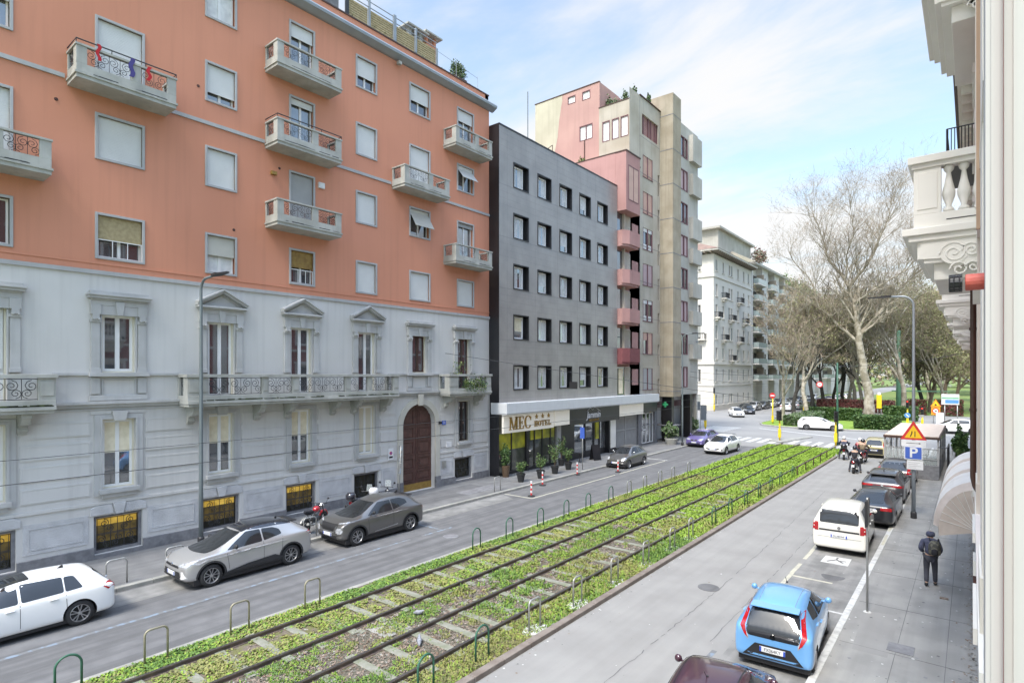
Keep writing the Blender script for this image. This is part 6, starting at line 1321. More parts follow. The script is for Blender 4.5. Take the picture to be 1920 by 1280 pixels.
estate = make_car('moving_car', 'white estate car crossing the junction from left to right in front of the hedge', (-13.9, 75.2, 0), R(8), 1.83, EST, 'p_white', .33, -1.38, 1.38, estw, [(-.64, .98), (.64, .98), (.52, 1.38), (-.52, 1.38)], [(-.6, 1.02), (.6, 1.02), (.5, 1.38), (-.5, 1.38)], [[(.5, .84), (.86, .82), (.86, 1.0), (.5, .98)]], [[(.45, .64), (.84, .68), (.84, .80), (.45, .72)]], mirror=(.8, 1.02), seams=[(-.12, .3, -.12, .98), (-1.17, .5, -1.17, 1.0)], rear_plate=.7, cladm=None)
# blue city car
AYG = [(-1.72, .36, .70, .74, .84, .62), (-1.70, .26, .86, .90, .96, .68), (-1.62, .22, .93, 1.0, 1.0, .66), (-1.45, .2, .95, 1.26, 1.0, .60), (-1.28, .2, .96, 1.40, 1.0, .62), (-.35, .2, .96, 1.47, .985, .64), (.30, .2, .94, 1.40, .985, .63), (.95, .2, .92, .99, 1.0, .70), (1.38, .22, .82, .87, .96, .64), (1.62, .26, .66, .72, .90, .56), (1.73, .34, .54, .58, .80, .5)]
aygo = make_car('parked_car', 'light blue city car with angular red tail lamps and a glossy black tailgate', (-3.52, 15.05, 0), UP + R(4), 1.615, AYG, 'p_blue', .29, -1.16, 1.17, [[(-.98, 1.08), (-.42, 1.0), (-.42, 1.32), (-.90, 1.28)], [(-.37, 1.0), (.74, .97), (.22, 1.32), (-.37, 1.33)]], [(-.58, .97), (.58, .97), (.48, 1.32), (-.48, 1.32)], [(-.52, .74), (.52, .74), (.56, .90), (.48, 1.34), (-.48, 1.34), (-.56, .90)],
    [[(.585, .74), (.68, .90), (.56, 1.28), (.50, 1.28), (.575, .92), (.52, .68)]], [[(.45, .62), (.7, .68), (.74, .82), (.5, .76)]], group='cars parked along the right kerb', seams=[(-.40, .3, -.40, 1.0), (.80, .3, .82, .95)], handles=[(-.28, .84), (-.80, .95)], mirror=(.58, 1.02), rear_plate=.50, badge_b=.80, cladm=None, sills=False,
    grille=[('lower_grille', [(-.62, .30), (.62, .30), (.36, .60), (-.36, .60)], 'B', 'black'), ('bumper_lip', [(-.46, .33), (.46, .33), (.52, .37), (-.52, .37)], 'B', 'p_blue'), ('lamp_base', [(.50, .64), (.56, .70), (.60, .80), (.54, .80), (.5, .72)], 'B', 'lamp_clear'), ('lamp_base', [(-.56, .70), (-.50, .64), (-.5, .72), (-.54, .80), (-.60, .80)], 'B', 'lamp_clear')], extras={'make': [spoiler(-1.38, 1.40, .50, 'p_blue', .14), whip(.12, 1.47), lambda t, pa: pa.make('roof_seam', [(-1.2, -.38), (.2, -.40), (.2, -.39), (-1.2, -.37)], 'T', 'line_blue', t, .002), lambda t, pa: pa.make('roof_seam', [(-1.2, .37), (.2, .39), (.2, .40), (-1.2, .38)], 'T', 'line_blue', t, .002)]})
MIC = [(-1.86, .36, .76, .80, .82, .6), (-1.82, .26, .90, .95, .94, .66), (-1.70, .22, .94, 1.04, .98, .64), (-1.45, .2, .95, 1.34, 1.0, .60), (-1.2, .2, .95, 1.45, 1.0, .62), (-.3, .2, .95, 1.53, 1.0, .66), (.35, .2, .93, 1.46, 1.0, .65), (1.0, .2, .92, 1.0, 1.0, .70), (1.45, .22, .84, .9, .97, .66), (1.75, .26, .70, .75, .9, .56), (1.86, .34, .56, .60, .8, .5)]
micra = make_car('parked_car', 'dark aubergine car with a shiny roof cut off by the bottom edge of the photo', (-3.50, 10.05, 0), UP + R(6), 1.66, MIC, 'p_aubergine', .29, -1.2, 1.22, [[(-1.15, 1.06), (-.5, 1.0), (-.5, 1.36), (-.95, 1.33)], [(-.45, 1.0), (.82, .98), (.3, 1.37), (-.45, 1.38)]], [(-.6, .98), (.6, .98), (.5, 1.38), (-.5, 1.38)], [(-.5, 1.0), (.5, 1.0), (.44, 1.34), (-.44, 1.34)], [[(.55, .8), (.76, .8), (.74, 1.05), (.6, 1.05)]], [[(.45, .64), (.7, .7), (.74, .84), (.5, .78)]], group='cars parked along the right kerb', seams=[(-.47, .3, -.47, 1.0)], handles=[(-.3, .86)], mirror=(.68, 1.05), rear_plate=.6, cladm=None, extras={'make': [whip(-.55, 1.51), shark(-.9, 1.5) if 0 else whip(-.55, 1.51)][:1] + [lambda t, pa: pa.make('roof_seam', [(-1.1, -.46), (.3, -.48), (.3, -.46), (-1.1, -.44)], 'T', 'black', t, .003), lambda t, pa: pa.make('roof_seam', [(-1.1, .44), (.3, .46), (.3, .48), (-1.1, .46)], 'T', 'black', t, .003)]})
VAN = [(-1.98, .36, .96, 1.02, .88, .74), (-1.97, .26, 1.10, 1.16, .97, .76), (-1.92, .22, 1.16, 1.30, 1.0, .74), (-1.84, .2, 1.17, 1.62, 1.0, .72), (-1.65, .2, 1.17, 1.72, 1.0, .72), (-.3, .2, 1.14, 1.76, 1.0, .73), (.35, .2, 1.08, 1.66, 1.0, .70), (1.15, .2, 1.02, 1.10, 1.0, .72), (1.6, .22, .90, .96, .96, .66), (1.86, .26, .76, .80, .90, .58), (1.98, .34, .6, .64, .8, .5)]
van = make_car('parked_van', 'white small van with a dark tailgate strip parked just beyond the painted arrow square', (-3.82, 25.55, 0), UP + R(2), 1.716, VAN, 'p_cream', .30, -1.25, 1.25, [[(-1.55, 1.22), (-.75, 1.2), (-.75, 1.58), (-1.5, 1.58)], [(-.70, 1.18), (.05, 1.15), (.05, 1.58), (-.70, 1.58)], [(.1, 1.14), (.95, 1.1), (.4, 1.55), (.1, 1.58)]], [(-.66, 1.1), (.66, 1.1), (.56, 1.58), (-.56, 1.58)], [(-.62, 1.13), (.62, 1.13), (.62, 1.58), (-.62, 1.58)],
    [[(.66, .82), (.84, .82), (.82, 1.14), (.66, 1.12)]], [[(.5, .7), (.78, .76), (.8, .9), (.55, .84)]], cat='van', seams=[(-.72, .3, -.72, 1.18), (.07, .3, .07, 1.14)], handles=[(-.55, .98), (.2, .95)], mirror=(.82, 1.15), rear_plate=.68, badge_b=.98, cladm=None, sills=False, grille=[('strip', [(-.64, .84), (.64, .84), (.64, .90), (-.64, .90)], 'B', 'cladding'), ('tailgate_seam', [(-.70, .62), (.70, .62), (.70, .63), (-.70, .63)], 'B', 'plinth_stone')], plate_t='DL385WF')
SPB = [(-2.36, .36, .86, .90, .80, .62), (-2.30, .27, .96, 1.00, .92, .70), (-2.15, .23, .98, 1.03, .97, .66), (-1.55, .2, .96, 1.22, 1.0, .56), (-1.0, .19, .95, 1.36, 1.0, .56), (-.3, .19, .93, 1.41, 1.0, .58), (.30, .19, .91, 1.34, 1.0, .58), (1.05, .19, .89, .96, 1.0, .72), (1.75, .20, .80, .86, .98, .70), (2.15, .24, .68, .72, .90, .60), (2.36, .32, .54, .58, .8, .5)]
audi = make_car('parked_car', 'black fastback saloon parked right behind the white van', (-3.42, 30.85, 0), UP, 1.84, SPB, 'p_black', .335, -1.40, 1.42, [[(-1.35, 1.03), (-.45, .99), (-.45, 1.26), (-.95, 1.22)], [(-.4, .99), (.78, .95), (.22, 1.24), (-.4, 1.27)]], [(-.62, .95), (.62, .95), (.5, 1.28), (-.5, 1.28)], [(-.52, 1.05), (.52, 1.05), (.44, 1.34), (-.44, 1.34)], [[(.42, .80), (.88, .80), (.86, .93), (.42, .92)]], [[(.5, .62), (.84, .66), (.84, .76), (.5, .7)]], group='cars parked along the right kerb', mirror=(.62, 1.0), rear_plate=.80, cladm=None, seams=[(-.42, .3, -.42, .98)], plate_t='FR731ND')
SUV = [(-2.2, .42, .96, 1.0, .82, .62), (-2.14, .32, 1.08, 1.12, .94, .68), (-2.0, .28, 1.10, 1.20, .98, .64), (-1.75, .26, 1.10, 1.46, 1.0, .60), (-1.5, .26, 1.09, 1.56, 1.0, .62), (-.4, .25, 1.06, 1.64, 1.0, .66), (.35, .25, 1.03, 1.56, 1.0, .65), (1.15, .25, 1.0, 1.08, 1.0, .74), (1.75, .27, .94, 1.0, .98, .70), (2.05, .3, .8, .84, .92, .6), (2.2, .38, .64, .68, .8, .5)]
suvw = [[(-1.65, 1.16), (-1.1, 1.12), (-1.1, 1.46), (-1.5, 1.42)], [(-1.05, 1.12), (-.12, 1.1), (-.12, 1.5), (-1.05, 1.47)], [(-.06, 1.1), (.95, 1.06), (.28, 1.48), (-.06, 1.5)]]
suv = make_car('parked_car', 'dark grey sport utility car with a full width red tail strip behind the black fastback', (-3.5, 36.1, 0), UP, 1.87, SUV, 'p_darkgrey', .36, -1.35, 1.36, suvw, [(-.64, 1.08), (.64, 1.08), (.52, 1.48), (-.52, 1.48)], [(-.56, 1.14), (.56, 1.14), (.48, 1.46), (-.48, 1.46)], [[(.40, .94), (.88, .92), (.88, 1.04), (.40, 1.02)]], [[(.5, .72), (.84, .76), (.84, .88), (.5, .82)]], group='cars parked along the right kerb', mirror=(.78, 1.12), rear_plate=.7, badge_b=1.0, grille=[bar_rear(0, .42, .985, 1.01)], extras={'make': [spoiler(-1.72, 1.52, .56, 'p_darkgrey'), shark(-1.3, 1.62)]})
suv2 = make_car('parked_car', 'dark silver tall car nearest the glass terrace at the right kerb', (-3.45, 40.9, 0), UP, 1.84, SUV, 'p_grey', .35, -1.35, 1.36, suvw, [(-.64, 1.08), (.64, 1.08), (.52, 1.48), (-.52, 1.48)], [(-.58, 1.12), (.58, 1.12), (.5, 1.5), (-.5, 1.5)], [[(.6, .94), (.88, .92), (.86, 1.3), (.66, 1.3)]], [[(.5, .72), (.84, .76), (.84, .88), (.5, .82)]], group='cars parked along the right kerb', mirror=(.78, 1.12), rear_plate=.8)
gold_ = make_car('moving_car', 'pale yellow hatchback with lit red tail lamps waiting beside the scooters at the crossing', (-5.95, 54.3, 0), UP, 1.74, MIC, 'p_beige', .30, -1.2, 1.22, [[(-1.15, 1.06), (-.5, 1.0), (-.5, 1.36), (-.95, 1.33)], [(-.45, 1.0), (.82, .98), (.3, 1.37), (-.45, 1.38)]], [(-.6, .98), (.6, .98), (.5, 1.38), (-.5, 1.38)], [(-.54, .98), (.54, .98), (.46, 1.36), (-.46, 1.36)], [[(.58, .88), (.78, .88), (.74, 1.28), (.6, 1.28)]], [[(.45, .64), (.7, .7), (.74, .84), (.5, .78)]], mirror=(.68, 1.05), rear_plate=.62, cladm=None, sills=False, grille=[('lower_grille', [(-.6, .34), (.6, .34), (.6, .74), (-.6, .74)], 'B', 'black'), ('plate_panel', [(-.58, .78), (.58, .78), (.58, .86), (-.58, .86)], 'B', 'p_beige')])
farw = make_car('moving_car', 'white hatchback seen from the front driving out of the far side of the junction', (-28.3, 90.6, 0), DN + R(28), 1.78, HATCH, 'p_white', .33, -1.30, 1.33, win_h, [(-.62, .96), (.62, .96), (.5, 1.38), (-.5, 1.38)], [(-.55, 1.0), (.55, 1.0), (.48, 1.38), (-.48, 1.38)], [[(.46, .80), (.84, .78), (.84, .96), (.5, .93)]], [[(.48, .68), (.82, .74), (.84, .86), (.55, .78)]], mirror=(.62, 1.0), front_plate=.46, grille=[('grille', [(-.4, .40), (.4, .40), (.5, .60), (-.5, .60)], 'F', 'black')], cladm=None)
# rows of parked cars along the avenue beyond the junction: copies of the types above
AV = 'cars parked along the far avenue'
idxm = {}
for c in bpy.data.objects:
    if c.parent: idxm.setdefault(c.parent.name, []).append(c)
def farcar(src, x, y, rz, sw, lab, sc_=1):
    c = copy_tree(src, (x, y, 0), rz, lab, swap=sw, idx=idxm); c['group'] = AV; c.scale = (sc_,) * 3; c['category'] = 'car'; c.name = 'avenue_car'; return c
pal = ['p_black', 'p_silver', 'p_grey', 'p_white', 'p_darkgrey', 'p_silver', 'p_grey', 'p_black', 'p_white']; nm = {'p_black': 'black', 'p_silver': 'silver', 'p_grey': 'grey', 'p_white': 'white', 'p_darkgrey': 'dark grey'}
farcar(farw, -28.9, 98.5, DN + R(25), {'p_white': 'p_black'}, 'black hatchback following the white one out of the far side of the junction')
srcs = [(farw, 'p_white', 'hatchback'), (suv, 'p_darkgrey', 'tall car'), (estate, 'p_white', 'estate car')]
seen = {}
for k in range(11):
    s_, base, wd = srcs[k % 3]; p = pal[k % 9]; key = nm[p] + wd; seen[key] = seen.get(key, 0) + 1
    farcar(s_, -31.0 + random.uniform(-.2, .2), 103 + k * 5.6, DN, {base: p}, f'{nm[p]} {wd} in the row under the white buildings, {LO[k]} from the junction')
for k in range(11):
    s_, base, wd = srcs[(k + 1) % 3]; p = pal[(k * 2 + 3) % 9]
    farcar(s_, -25.4 + random.uniform(-.2, .2), 110 + k * 6.5, UP, {base: p}, f'{nm[p]} {wd} in the row beside the park trees, {LO[k]} from the junction')
farcar(suv, -4.4 + 3, 80, R(15) + PI, {'p_darkgrey': 'p_white'}, 'white tall car half hidden behind the cream wall at the right edge')
# ================================================================== STREET FURNITURE
def pole_tube(t, pts, r, m, name='pole', n=10): b = MB(); b.tube(pts, r, n); return b.build(name, m, t, smooth=True)
def lamp_post(x, y, z, h, ax, ay, lab, m='pole_grey', ln=1.6):
    t = thing('street_lamp', lab, 'street lamp', (x, y, z), 0, 'street lamps'); d = Vector((ax, ay, 0)).normalized()
    P = [(0, 0, 0), (0, 0, 2.5), (0, 0, h - .55)]; R_0 = [.085, .075, .052]
    for k in range(1, 7): a = k / 6 * PI / 2; q = d * (.45 * (1 - math.cos(a))); P.append((q.x, q.y, h - .55 + .45 * math.sin(a))); R_0.append(.048)
    e = d * (.45 + ln * .35); P.append((e.x, e.y, h - .08)); R_0.append(.04); b = MB(); b.tube(P, R_0, 10); b.build('pole', m, t, smooth=True)
    b = MB(); b.lathe((0, 0, 0), [(.12, 0), (.12, .25), (.09, .3)], 12); b.build('base_sleeve', 'iron', t)
    u = d; s = Vector((-d.y, d.x, 0)); b = MB(); i = 0
    for k0, k1, w0, w1, hh in ((.45 + ln * .3, .45 + ln * .6, .07, .15, .09), (.45 + ln * .6, .45 + ln, .15, .06, .05)):
        A, B = u * k0, u * k1; z0 = h - .08 + .02 * (k0 - .5)
        P8 = [A - s * w0, B - s * w1, B + s * w1, A + s * w0]; n0 = len(b.v); b.v += [(p.x, p.y, z0 - .03) for p in P8] + [(p.x, p.y, z0 + hh - .03) for p in P8]
        for f in ((3, 2, 1, 0), (4, 5, 6, 7), (0, 1, 5, 4), (1, 2, 6, 5), (2, 3, 7, 6), (3, 0, 4, 7)): b.f.append(tuple(n0 + q for q in f)); b.m.append(0)
    b.build('lamp_head', 'iron', t); return t
lamp_post(-22.72, 9.55, .12, 10.1, 1, 0, 'tall grey street lamp standing against the grey wall behind the silver crossover', ln=1.7)
lamp_post(-20.3, 49.8, .12, 10.1, 1, .1, 'tall street lamp at the kerb beside the leafy planter and violet car', ln=1.5)
lamp_post(-23.1, 59.1, .12, 9.9, 1, .1, 'street lamp at the corner beyond the concrete building', ln=1.2)
lp = lamp_post(-2.03, 31.28, .1, 10.05, -1, 0, 'street lamp on the right pavement carrying the roadworks and parking signs', 'pole_light', ln=1.3)
def sign_pole(x, y, z, h, lab, r=.03, m='galvanised', cat='sign'): t = thing('sign_post', lab, cat, (x, y, z)); pole_tube(t, [(0, 0, 0), (0, 0, h)], r, m); return t
FSG = Fr((0, 0, 0), (1, 0, 0), (0, -1, 0))
# roadworks triangle, arrow plate, parking plate and text plate
t = thing('road_sign', 'orange road narrows triangle above a white arrow plate on the right street lamp', 'sign', (-2.03, 31.15, 0))
def tri(b, F, w_, z0, h, c0, c1, m): b.prism(F, [(-w_ / 2, z0), (w_ / 2, z0), (0, z0 + h)], c0, c1, m)
b = MB(); tri(b, FSG, .98, 3.62, .84, 0, .02, 0); tri(b, FSG, .66, 3.70, .57, .02, .026, 1)
b.fbox(FSG, .04, .075, 3.75, 4.0, .026, .03, 2); b.prism(FSG, [(-.13, 3.75), (-.09, 3.75), (-.065, 3.83), (-.035, 3.9), (-.035, 4.0), (-.07, 4.0), (-.075, 3.9), (-.105, 3.84)], .026, .03, 2); b.build('triangle', ['sign_orange' if 0 else 'sign_red2' if 'sign_red2' in MATS else 'sign_red', 'sign_yellow', 'black'], t)
b = MB(); b.fbox(FSG, -.45, .45, 3.33, 3.60, 0, .02, 0); b.fbox(FSG, -.27, .2, 3.455, 3.475, .02, .024, 1); b.prism(FSG, [(.2, 3.43), (.29, 3.465), (.2, 3.50)], .02, .024, 1); b.build('arrow_plate', ['white_sign', 'black'], t)
t = thing('parking_sign', 'blue parking sign with a white letter P over a small white plate', 'sign', (-2.03, 31.13, 0))
b = MB(); b.fbox(FSG, -.33, .33, 2.74, 3.32, 0, .02, 1); b.fbox(FSG, -.30, .30, 2.77, 3.29, .02, .024, 0); b.build('panel', ['sign_blue2' if 0 else 'sign_blue', 'white_sign'], t); text_mesh('letter', 'P', .62, FSG, 0, 3.03, .026, 'white_sign', t, .004, bold=.012)
b = MB(); b.fbox(FSG, -.24, .36, 2.30, 2.70, 0, .02, 0)
for k in range(4): b.fbox(FSG, -.18, -.18 + (.42, .35, .46, .28)[k], 2.60 - k * .075, 2.615 - k * .075, .02, .022, 1)
b.build('text_plate', ['white_sign', 'grille_grey'], t)
t = sign_pole(-2.21, 18.16, .1, 3.1, 'slim grey pole with a dark sign panel seen edge on at the right kerb', .028); b = MB(); b.box(-.02, .02, -.34, .30, 2.35, 3.05); b.build('panel', 'iron', t); b = MB(); b.lathe((0, 0, 0), [(.1, 0), (.08, .02)], 8); b.build('base', 'line_white', t)
t = sign_pole(-20.44, 33.07, .12, 2.9, 'slim pole with a blue parking plate outside the restaurant'); b = MB(); b.box(-.17, .17, -.03, -.01, 2.1, 2.85); b.build('panel', 'sign_blue', t)
t = sign_pole(-23.0, 19.35, .12, 2.75, 'leaning pole with blue panels seen edge on left of the arched gate'); t.rotation_euler = (R(-1), R(3), 0); b = MB(); b.box(-.12, .12, -.02, .0, 1.9, 2.75); b.box(-.1, .1, -.02, 0, 1.3, 1.85); b.build('panel', 'line_blue', t)
t = sign_pole(-24.2, 64.6, .1, 3.3, 'pair of grey sign backs on thin posts at the far left corner'); b = MB(); b.box(-.75, .0, -.03, 0, 2.3, 3.3); b.box(0.05, .7, -.03, 0, 1.2, 2.9); b.build('panel', 'pole_light', t)
# traffic lights
def tlight(x, y, h, lab, heads=((0, 2.0),), lit=None, extra=None, z=0):
    t = thing('traffic_light', lab, 'traffic light', (x, y, z), 0, 'traffic lights of the junction'); pole_tube(t, [(0, 0, 0), (0, 0, h)], .075, 'yellow_paint'); b = MB(); b.box(-.12, .12, -.1, .1, .35, 1.15); b.build('control_box', 'yellow_paint', t)
    for a, z0 in heads:
        c, s = math.cos(a), math.sin(a); F = Fr((c * .0 - s * -.16 * 0, 0, z0), (c, s, 0), (s, -c, 0)); b = MB(); b.fbox(F, -.15, .15, 0, .95, .08, .28)
        for k in range(3): b.fbox(F, -.11, .11, .24 + k * .3, .27 + k * .3, .28, .42)
        hd = b.build('signal_head', 'black', t); g_ = MB(); g_.lathe(F(0, 0, 0), [(.001, 0)], 3) if 0 else None
        for k in range(3): m_ = 'tl_red' if (lit == 'red' and k == 2) else 'black'; g_.prism(F, [(.09 * math.cos(i * PI / 5), .16 + k * .3 + .09 * math.sin(i * PI / 5)) for i in range(10)], .28, .29, 1 if m_ == 'tl_red' else 0)
        g_.build('lens', ['iron', 'tl_red'], hd)
    if extra: extra(t)
    return t
mat('tl_red', (.9, .05, .03), .4, emit=1.2); mat('tl_blue', (.10, .28, .62), .5)
def noentry(t): 
    b = MB(); C_ = [(.36 * math.cos(i * PI / 10), 3.75 + .36 * math.sin(i * PI / 10)) for i in range(20)]; b.prism(FSG, C_, .1, .13, 0); b.fbox(FSG, -.26, .26, 3.68, 3.82, .13, .14, 1); b.build('no_entry_disc', ['sign_red', 'white_sign'], t)
def bluedisc(t):
    b = MB(); C_ = [(.33 * math.cos(i * PI / 10), 1.45 + .33 * math.sin(i * PI / 10)) for i in range(20)]; b.prism(FSG, C_, .1, .13, 0); b.prism(FSG, [(-.2, 1.55), (-.12, 1.63), (.12, 1.38), (.18, 1.44), (.16, 1.26), (-.02, 1.28), (.05, 1.33)][::-1], .13, .14, 1); b.build('direction_disc', ['tl_blue', 'white_sign'], t)
tlight(-24.5, 67.0, 2.6, 'yellow traffic light pole at the far left corner beside the grey sign backs', ((.3, 1.9),)); tlight(-14.7, 60.3, 2.5, 'yellow traffic light pole at the tip of the tram bed with two black heads', ((.4, 2.0), (-1.2, 2.0)))
tlight(-9.72, 59.5, 2.2, 'yellow pole with a black signal head beside the dark green tram pole', ((.3, 2.2),)); tlight(-20.25, 79.6, 3.4, 'yellow pole carrying a red no entry disc at the left tip of the hedge island', (), None, noentry)
tlight(-6.2, 86, 2.3, 'yellow traffic light with a red lamp and a blue disc behind the glass terrace', ((.0, 2.4),), 'red', bluedisc); tlight(-4.6, 84, 1.4, 'second red traffic light right of the blue disc behind the glass terrace', ((.0, 1.7),), 'red')
tlight(-35.2, 100.5, 3.4, 'yellow traffic light pole in front of the white corner building', ((.3, 3.2),)); tlight(-21.7, 104.5, 3.6, 'tall yellow pole among the trees behind the hedge', ())
# tram poles and contact wires
t = thing('tram_pole', 'dark green tram pole at the right of the tram bed tip', 'pole', (-9.68, 60.1, 0)); pole_tube(t, [(0, 0, 0), (0, 0, 3), (0, 0, 7.6)], [.10, .09, .07], 'green_metal')
mat('pale_green', (.20, .42, .27), .5); t = thing('tram_pole', 'thick pale green tram pole far behind the glass terrace', 'pole', (-9.77, 118, 0)); pole_tube(t, [(0, 0, 0), (0, 0, 6), (0, 0, 14)], [.42, .34, .28], 'pale_green'); b = MB(); b.box(-1, 7, -.04, .04, 3.6, 3.75); b.build('barrier_arm', 'pale_green', t)
b = MB(); wires = [((-13.0, -10, 5.05), (-13.0, 62, 5.05)), ((-10.14, -10, 5.05), (-10.14, 62, 5.05)), ((-13.0, 62, 5.05), (-26, 110, 5.3)), ((-10.14, 62, 5.05), (-3, 130, 5.3))]
def wire(a, c, sag, name, lab, r=.0055):
    P = [Vector(a).lerp(Vector(c), i / 16) - Vector((0, 0, sag * 4 * (i / 16) * (1 - i / 16))) for i in range(17)]; b = MB(); b.tube(P, r, 4, cap=False); return tag(b.build(name, 'iron'), lab, 'wire')
wire(*wires[0], 0, 'contact_wire', 'thin contact wire strung along the street above the left tram track'); wire(*wires[1], 0, 'contact_wire', 'thin contact wire strung along the street above the right tram track')
wire(*wires[2], .2, 'contact_wire', 'contact wire turning left over the junction'); wire(*wires[3], .2, 'contact_wire', 'contact wire running on over the junction towards the park')
wire((-23.8, 23.5, 7.75), (-10.14, 36, 5.1), .05, 'span_wire', 'span wire running down from the grey wall to the tram wires near the hotel', .012); wire((-22.6, 57.5, 6.8), (-9.68, 60.1, 6.9), .4, 'span_wire', 'span wire crossing the street at the tram bed tip', .015); wire((-22.6, 57.5, 6.3), (-9.68, 60.1, 6.3), .7, 'span_wire', 'lower span wire crossing the street at the tram bed tip', .015)
wire((-9.68, 60.1, 7.3), (.1, 61, 8.5), .4, 'span_wire', 'span wire from the dark green pole to the cream building', .015); wire((-36, 104, 7.2), (-9.77, 118, 7.0), .8, 'span_wire', 'span wire from the white corner building to the pale green pole', .02)
b = MB(); b.box(-.28, .28, -.05, .05, -.45, 0); o = b.build('signal_box', 'black'); o.location = (-20, 31.25, 6.05); tag(o, 'small black box hanging on the span wire in front of the hotel wall', 'box')
t = thing('hanging_sign', 'round red and white sign hanging from wires over the junction', 'sign', (-14.83, 80, 5.25)); b = MB(); C_ = [(.38 * math.cos(i * PI / 10), .38 * math.sin(i * PI / 10)) for i in range(20)]; b.prism(FSG, C_, 0, .03, 0); b.prism(FSG, [(.26 * a, .26 * c) for a, c in [(x / .38, z / .38) for x, z in C_]], .03, .035, 1); b.fbox(FSG, -.14, .14, -.04, .04, .035, .04, 0); b.build('disc', ['sign_red', 'white_sign'], t); wire((-24, 80, 6.3), (-5, 80, 6.0), .45, 'span_wire', 'span wire holding the round red and white sign', .015)
# far signs by the park
t = thing('roadworks_sign', 'orange roadworks triangle over a round speed limit sign before the park hedge', 'sign', (-3.75, 95, 0))
b = MB(); tri(b, FSG, 1.15, 2.2, 1.0, 0, .03, 0); tri(b, FSG, .75, 2.32, .66, .03, .04, 1); b.prism(FSG, [(-.12, 2.36), (.12, 2.36), (.1, 2.5), (-.1, 2.6)], .04, .05, 2); b.build('triangle', ['sign_orange', 'sign_yellow', 'black'], t)
b = MB(); b.fbox(FSG, -.48, .48, 1.1, 2.15, 0, .02, 0); C_ = [(.38 * math.cos(i * PI / 8), 1.65 + .38 * math.sin(i * PI / 8)) for i in range(16)]; b.prism(FSG, C_, .02, .03, 1); b.prism(FSG, [(.7 * x, 1.65 + .7 * (z - 1.65)) for x, z in C_], .03, .04, 2); b.fbox(FSG, -.12, .12, 1.58, 1.72, .04, .045, 3); b.build('speed_plate', ['sign_orange', 'sign_red', 'white_sign', 'black'], t); pole_tube(t, [(-.25, .05, 0), (-.25, .05, 2.2)], .04, 'galvanised'); pole_tube(t, [(.25, .05, 0), (.25, .05, 2.2)], .04, 'galvanised')
t = thing('billboard', 'white and blue poster board on two posts at the park corner', 'billboard', (-2.25, 97, 0)); b = MB(); b.fbox(FSG, -.95, .95, 2.45, 3.85, 0, .08, 0); b.fbox(FSG, -.9, .9, 3.2, 3.45, .08, .09, 1); b.fbox(FSG, -.55, .9, 2.6, 3.1, .08, .09, 2); b.build('board', ['white_sign', 'pale_green', 'tl_blue'], t); pole_tube(t, [(-.6, .05, 0), (-.6, .05, 2.5)], .06, 'galvanised'); pole_tube(t, [(.75, .05, 0), (.75, .05, 2.5)], .06, 'galvanised')
b = MB(); b.fbox(FSG, -.4, .4, 0, 1.4, 0, .1); o = b.build('notice_board', 'white_sign'); o.location = (-3.2, 92, .2); tag(o, 'white notice board standing left of the poster board posts', 'board')
t = thing('stop_sign', 'tall narrow yellow tram stop panel in front of the reddish hedge', 'sign', (-11.3, 106, 0)); b = MB(); b.fbox(FSG, -.33, .33, 1.2, 3.3, 0, .2, 0); b.fbox(FSG, -.2, .2, 3.3, 3.7, 0, .2, 1); b.build('panel', ['yellow_paint', 'white_sign'], t); pole_tube(t, [(-.2, 0, 0), (-.2, 0, 1.3)], .05, 'galvanised'); pole_tube(t, [(.25, 0, 0), (.25, 0, 1.3)], .05, 'galvanised')
# striped bollards
for k, (x, y, lab) in enumerate(((-18.4, 24.6, 'nearest red and white striped post at the end of the parking bay line'), (-19.67, 27.4, 'red and white striped post by the kerb in front of the hotel sign'), (-19.99, 31.7, 'red and white striped post between the pot plants and the blue plate pole'), (-18.43, 34.3, 'red and white striped post in front of the small rounded grey car'))):
    t = thing('striped_post', lab, 'bollard', (x, y, .01), 0, 'red and white striped posts'); b = MB(); b.lathe((0, 0, 0), [(.2, 0), (.2, .03), (.06, .07)], 12); b.build('foot', 'rubber', t); b = MB()
    for q in range(6): b.lathe((0, 0, .06 + q * .125), [(.045, 0), (.045, .125)], 10, 'z', q % 2)
    b.build('post', ['sign_red', 'white_sign'], t)
# plants
mat('leaf_dark', (.035, .085, .025), .6, (.06, .12, .03), 6); mat('leaf_mid', (.07, .13, .03), .65, (.11, .17, .05), 6); mat('leaf_pale', (.20, .25, .07), .7, (.15, .20, .06), 6); mat('leaf_grey', (.17, .21, .14), .8, (.24, .27, .19), 6); mat('red_leaf', (.16, .045, .035), .75, (.10, .03, .03), 4); mat('pot_black', (.025, .026, .028), .6); mat('bark', (.17, .125, .085), .9, (.10, .075, .055), 9); mat('plane_bark', (.40, .36, .29), .9, (.24, .21, .155), 1.6, lo=.42, hi=.58); mat('twig', (.34, .28, .21), .9, (.27, .21, .15), 2); mat('bud_leaf', (.27, .27, .12), .8, (.22, .23, .10), .8); mat('dark_bark', (.055, .05, .042), .9)
def foliage(name, parent, n, fn, size, mats_, aspect=.6, tilt=.8):
    P = np.array([fn() for _ in range(n)]); s = size * (.6 + .8 * rng.random(n)); d = rng.normal(0, 1, (n, 3)); d /= np.linalg.norm(d, axis=1)[:, None]; e = rng.normal(0, 1, (n, 3)); e -= (e * d).sum(1)[:, None] * d; e /= np.linalg.norm(e, axis=1)[:, None]
    a, c = d * s[:, None], e * s[:, None] * aspect; V = np.stack([P - a, P + c, P + a, P - c], 1).reshape(-1, 3)
    return fast_mesh(name, V, np.arange(4 * n).reshape(-1, 4), mats_, rng.integers(0, len(mats_), n), parent)
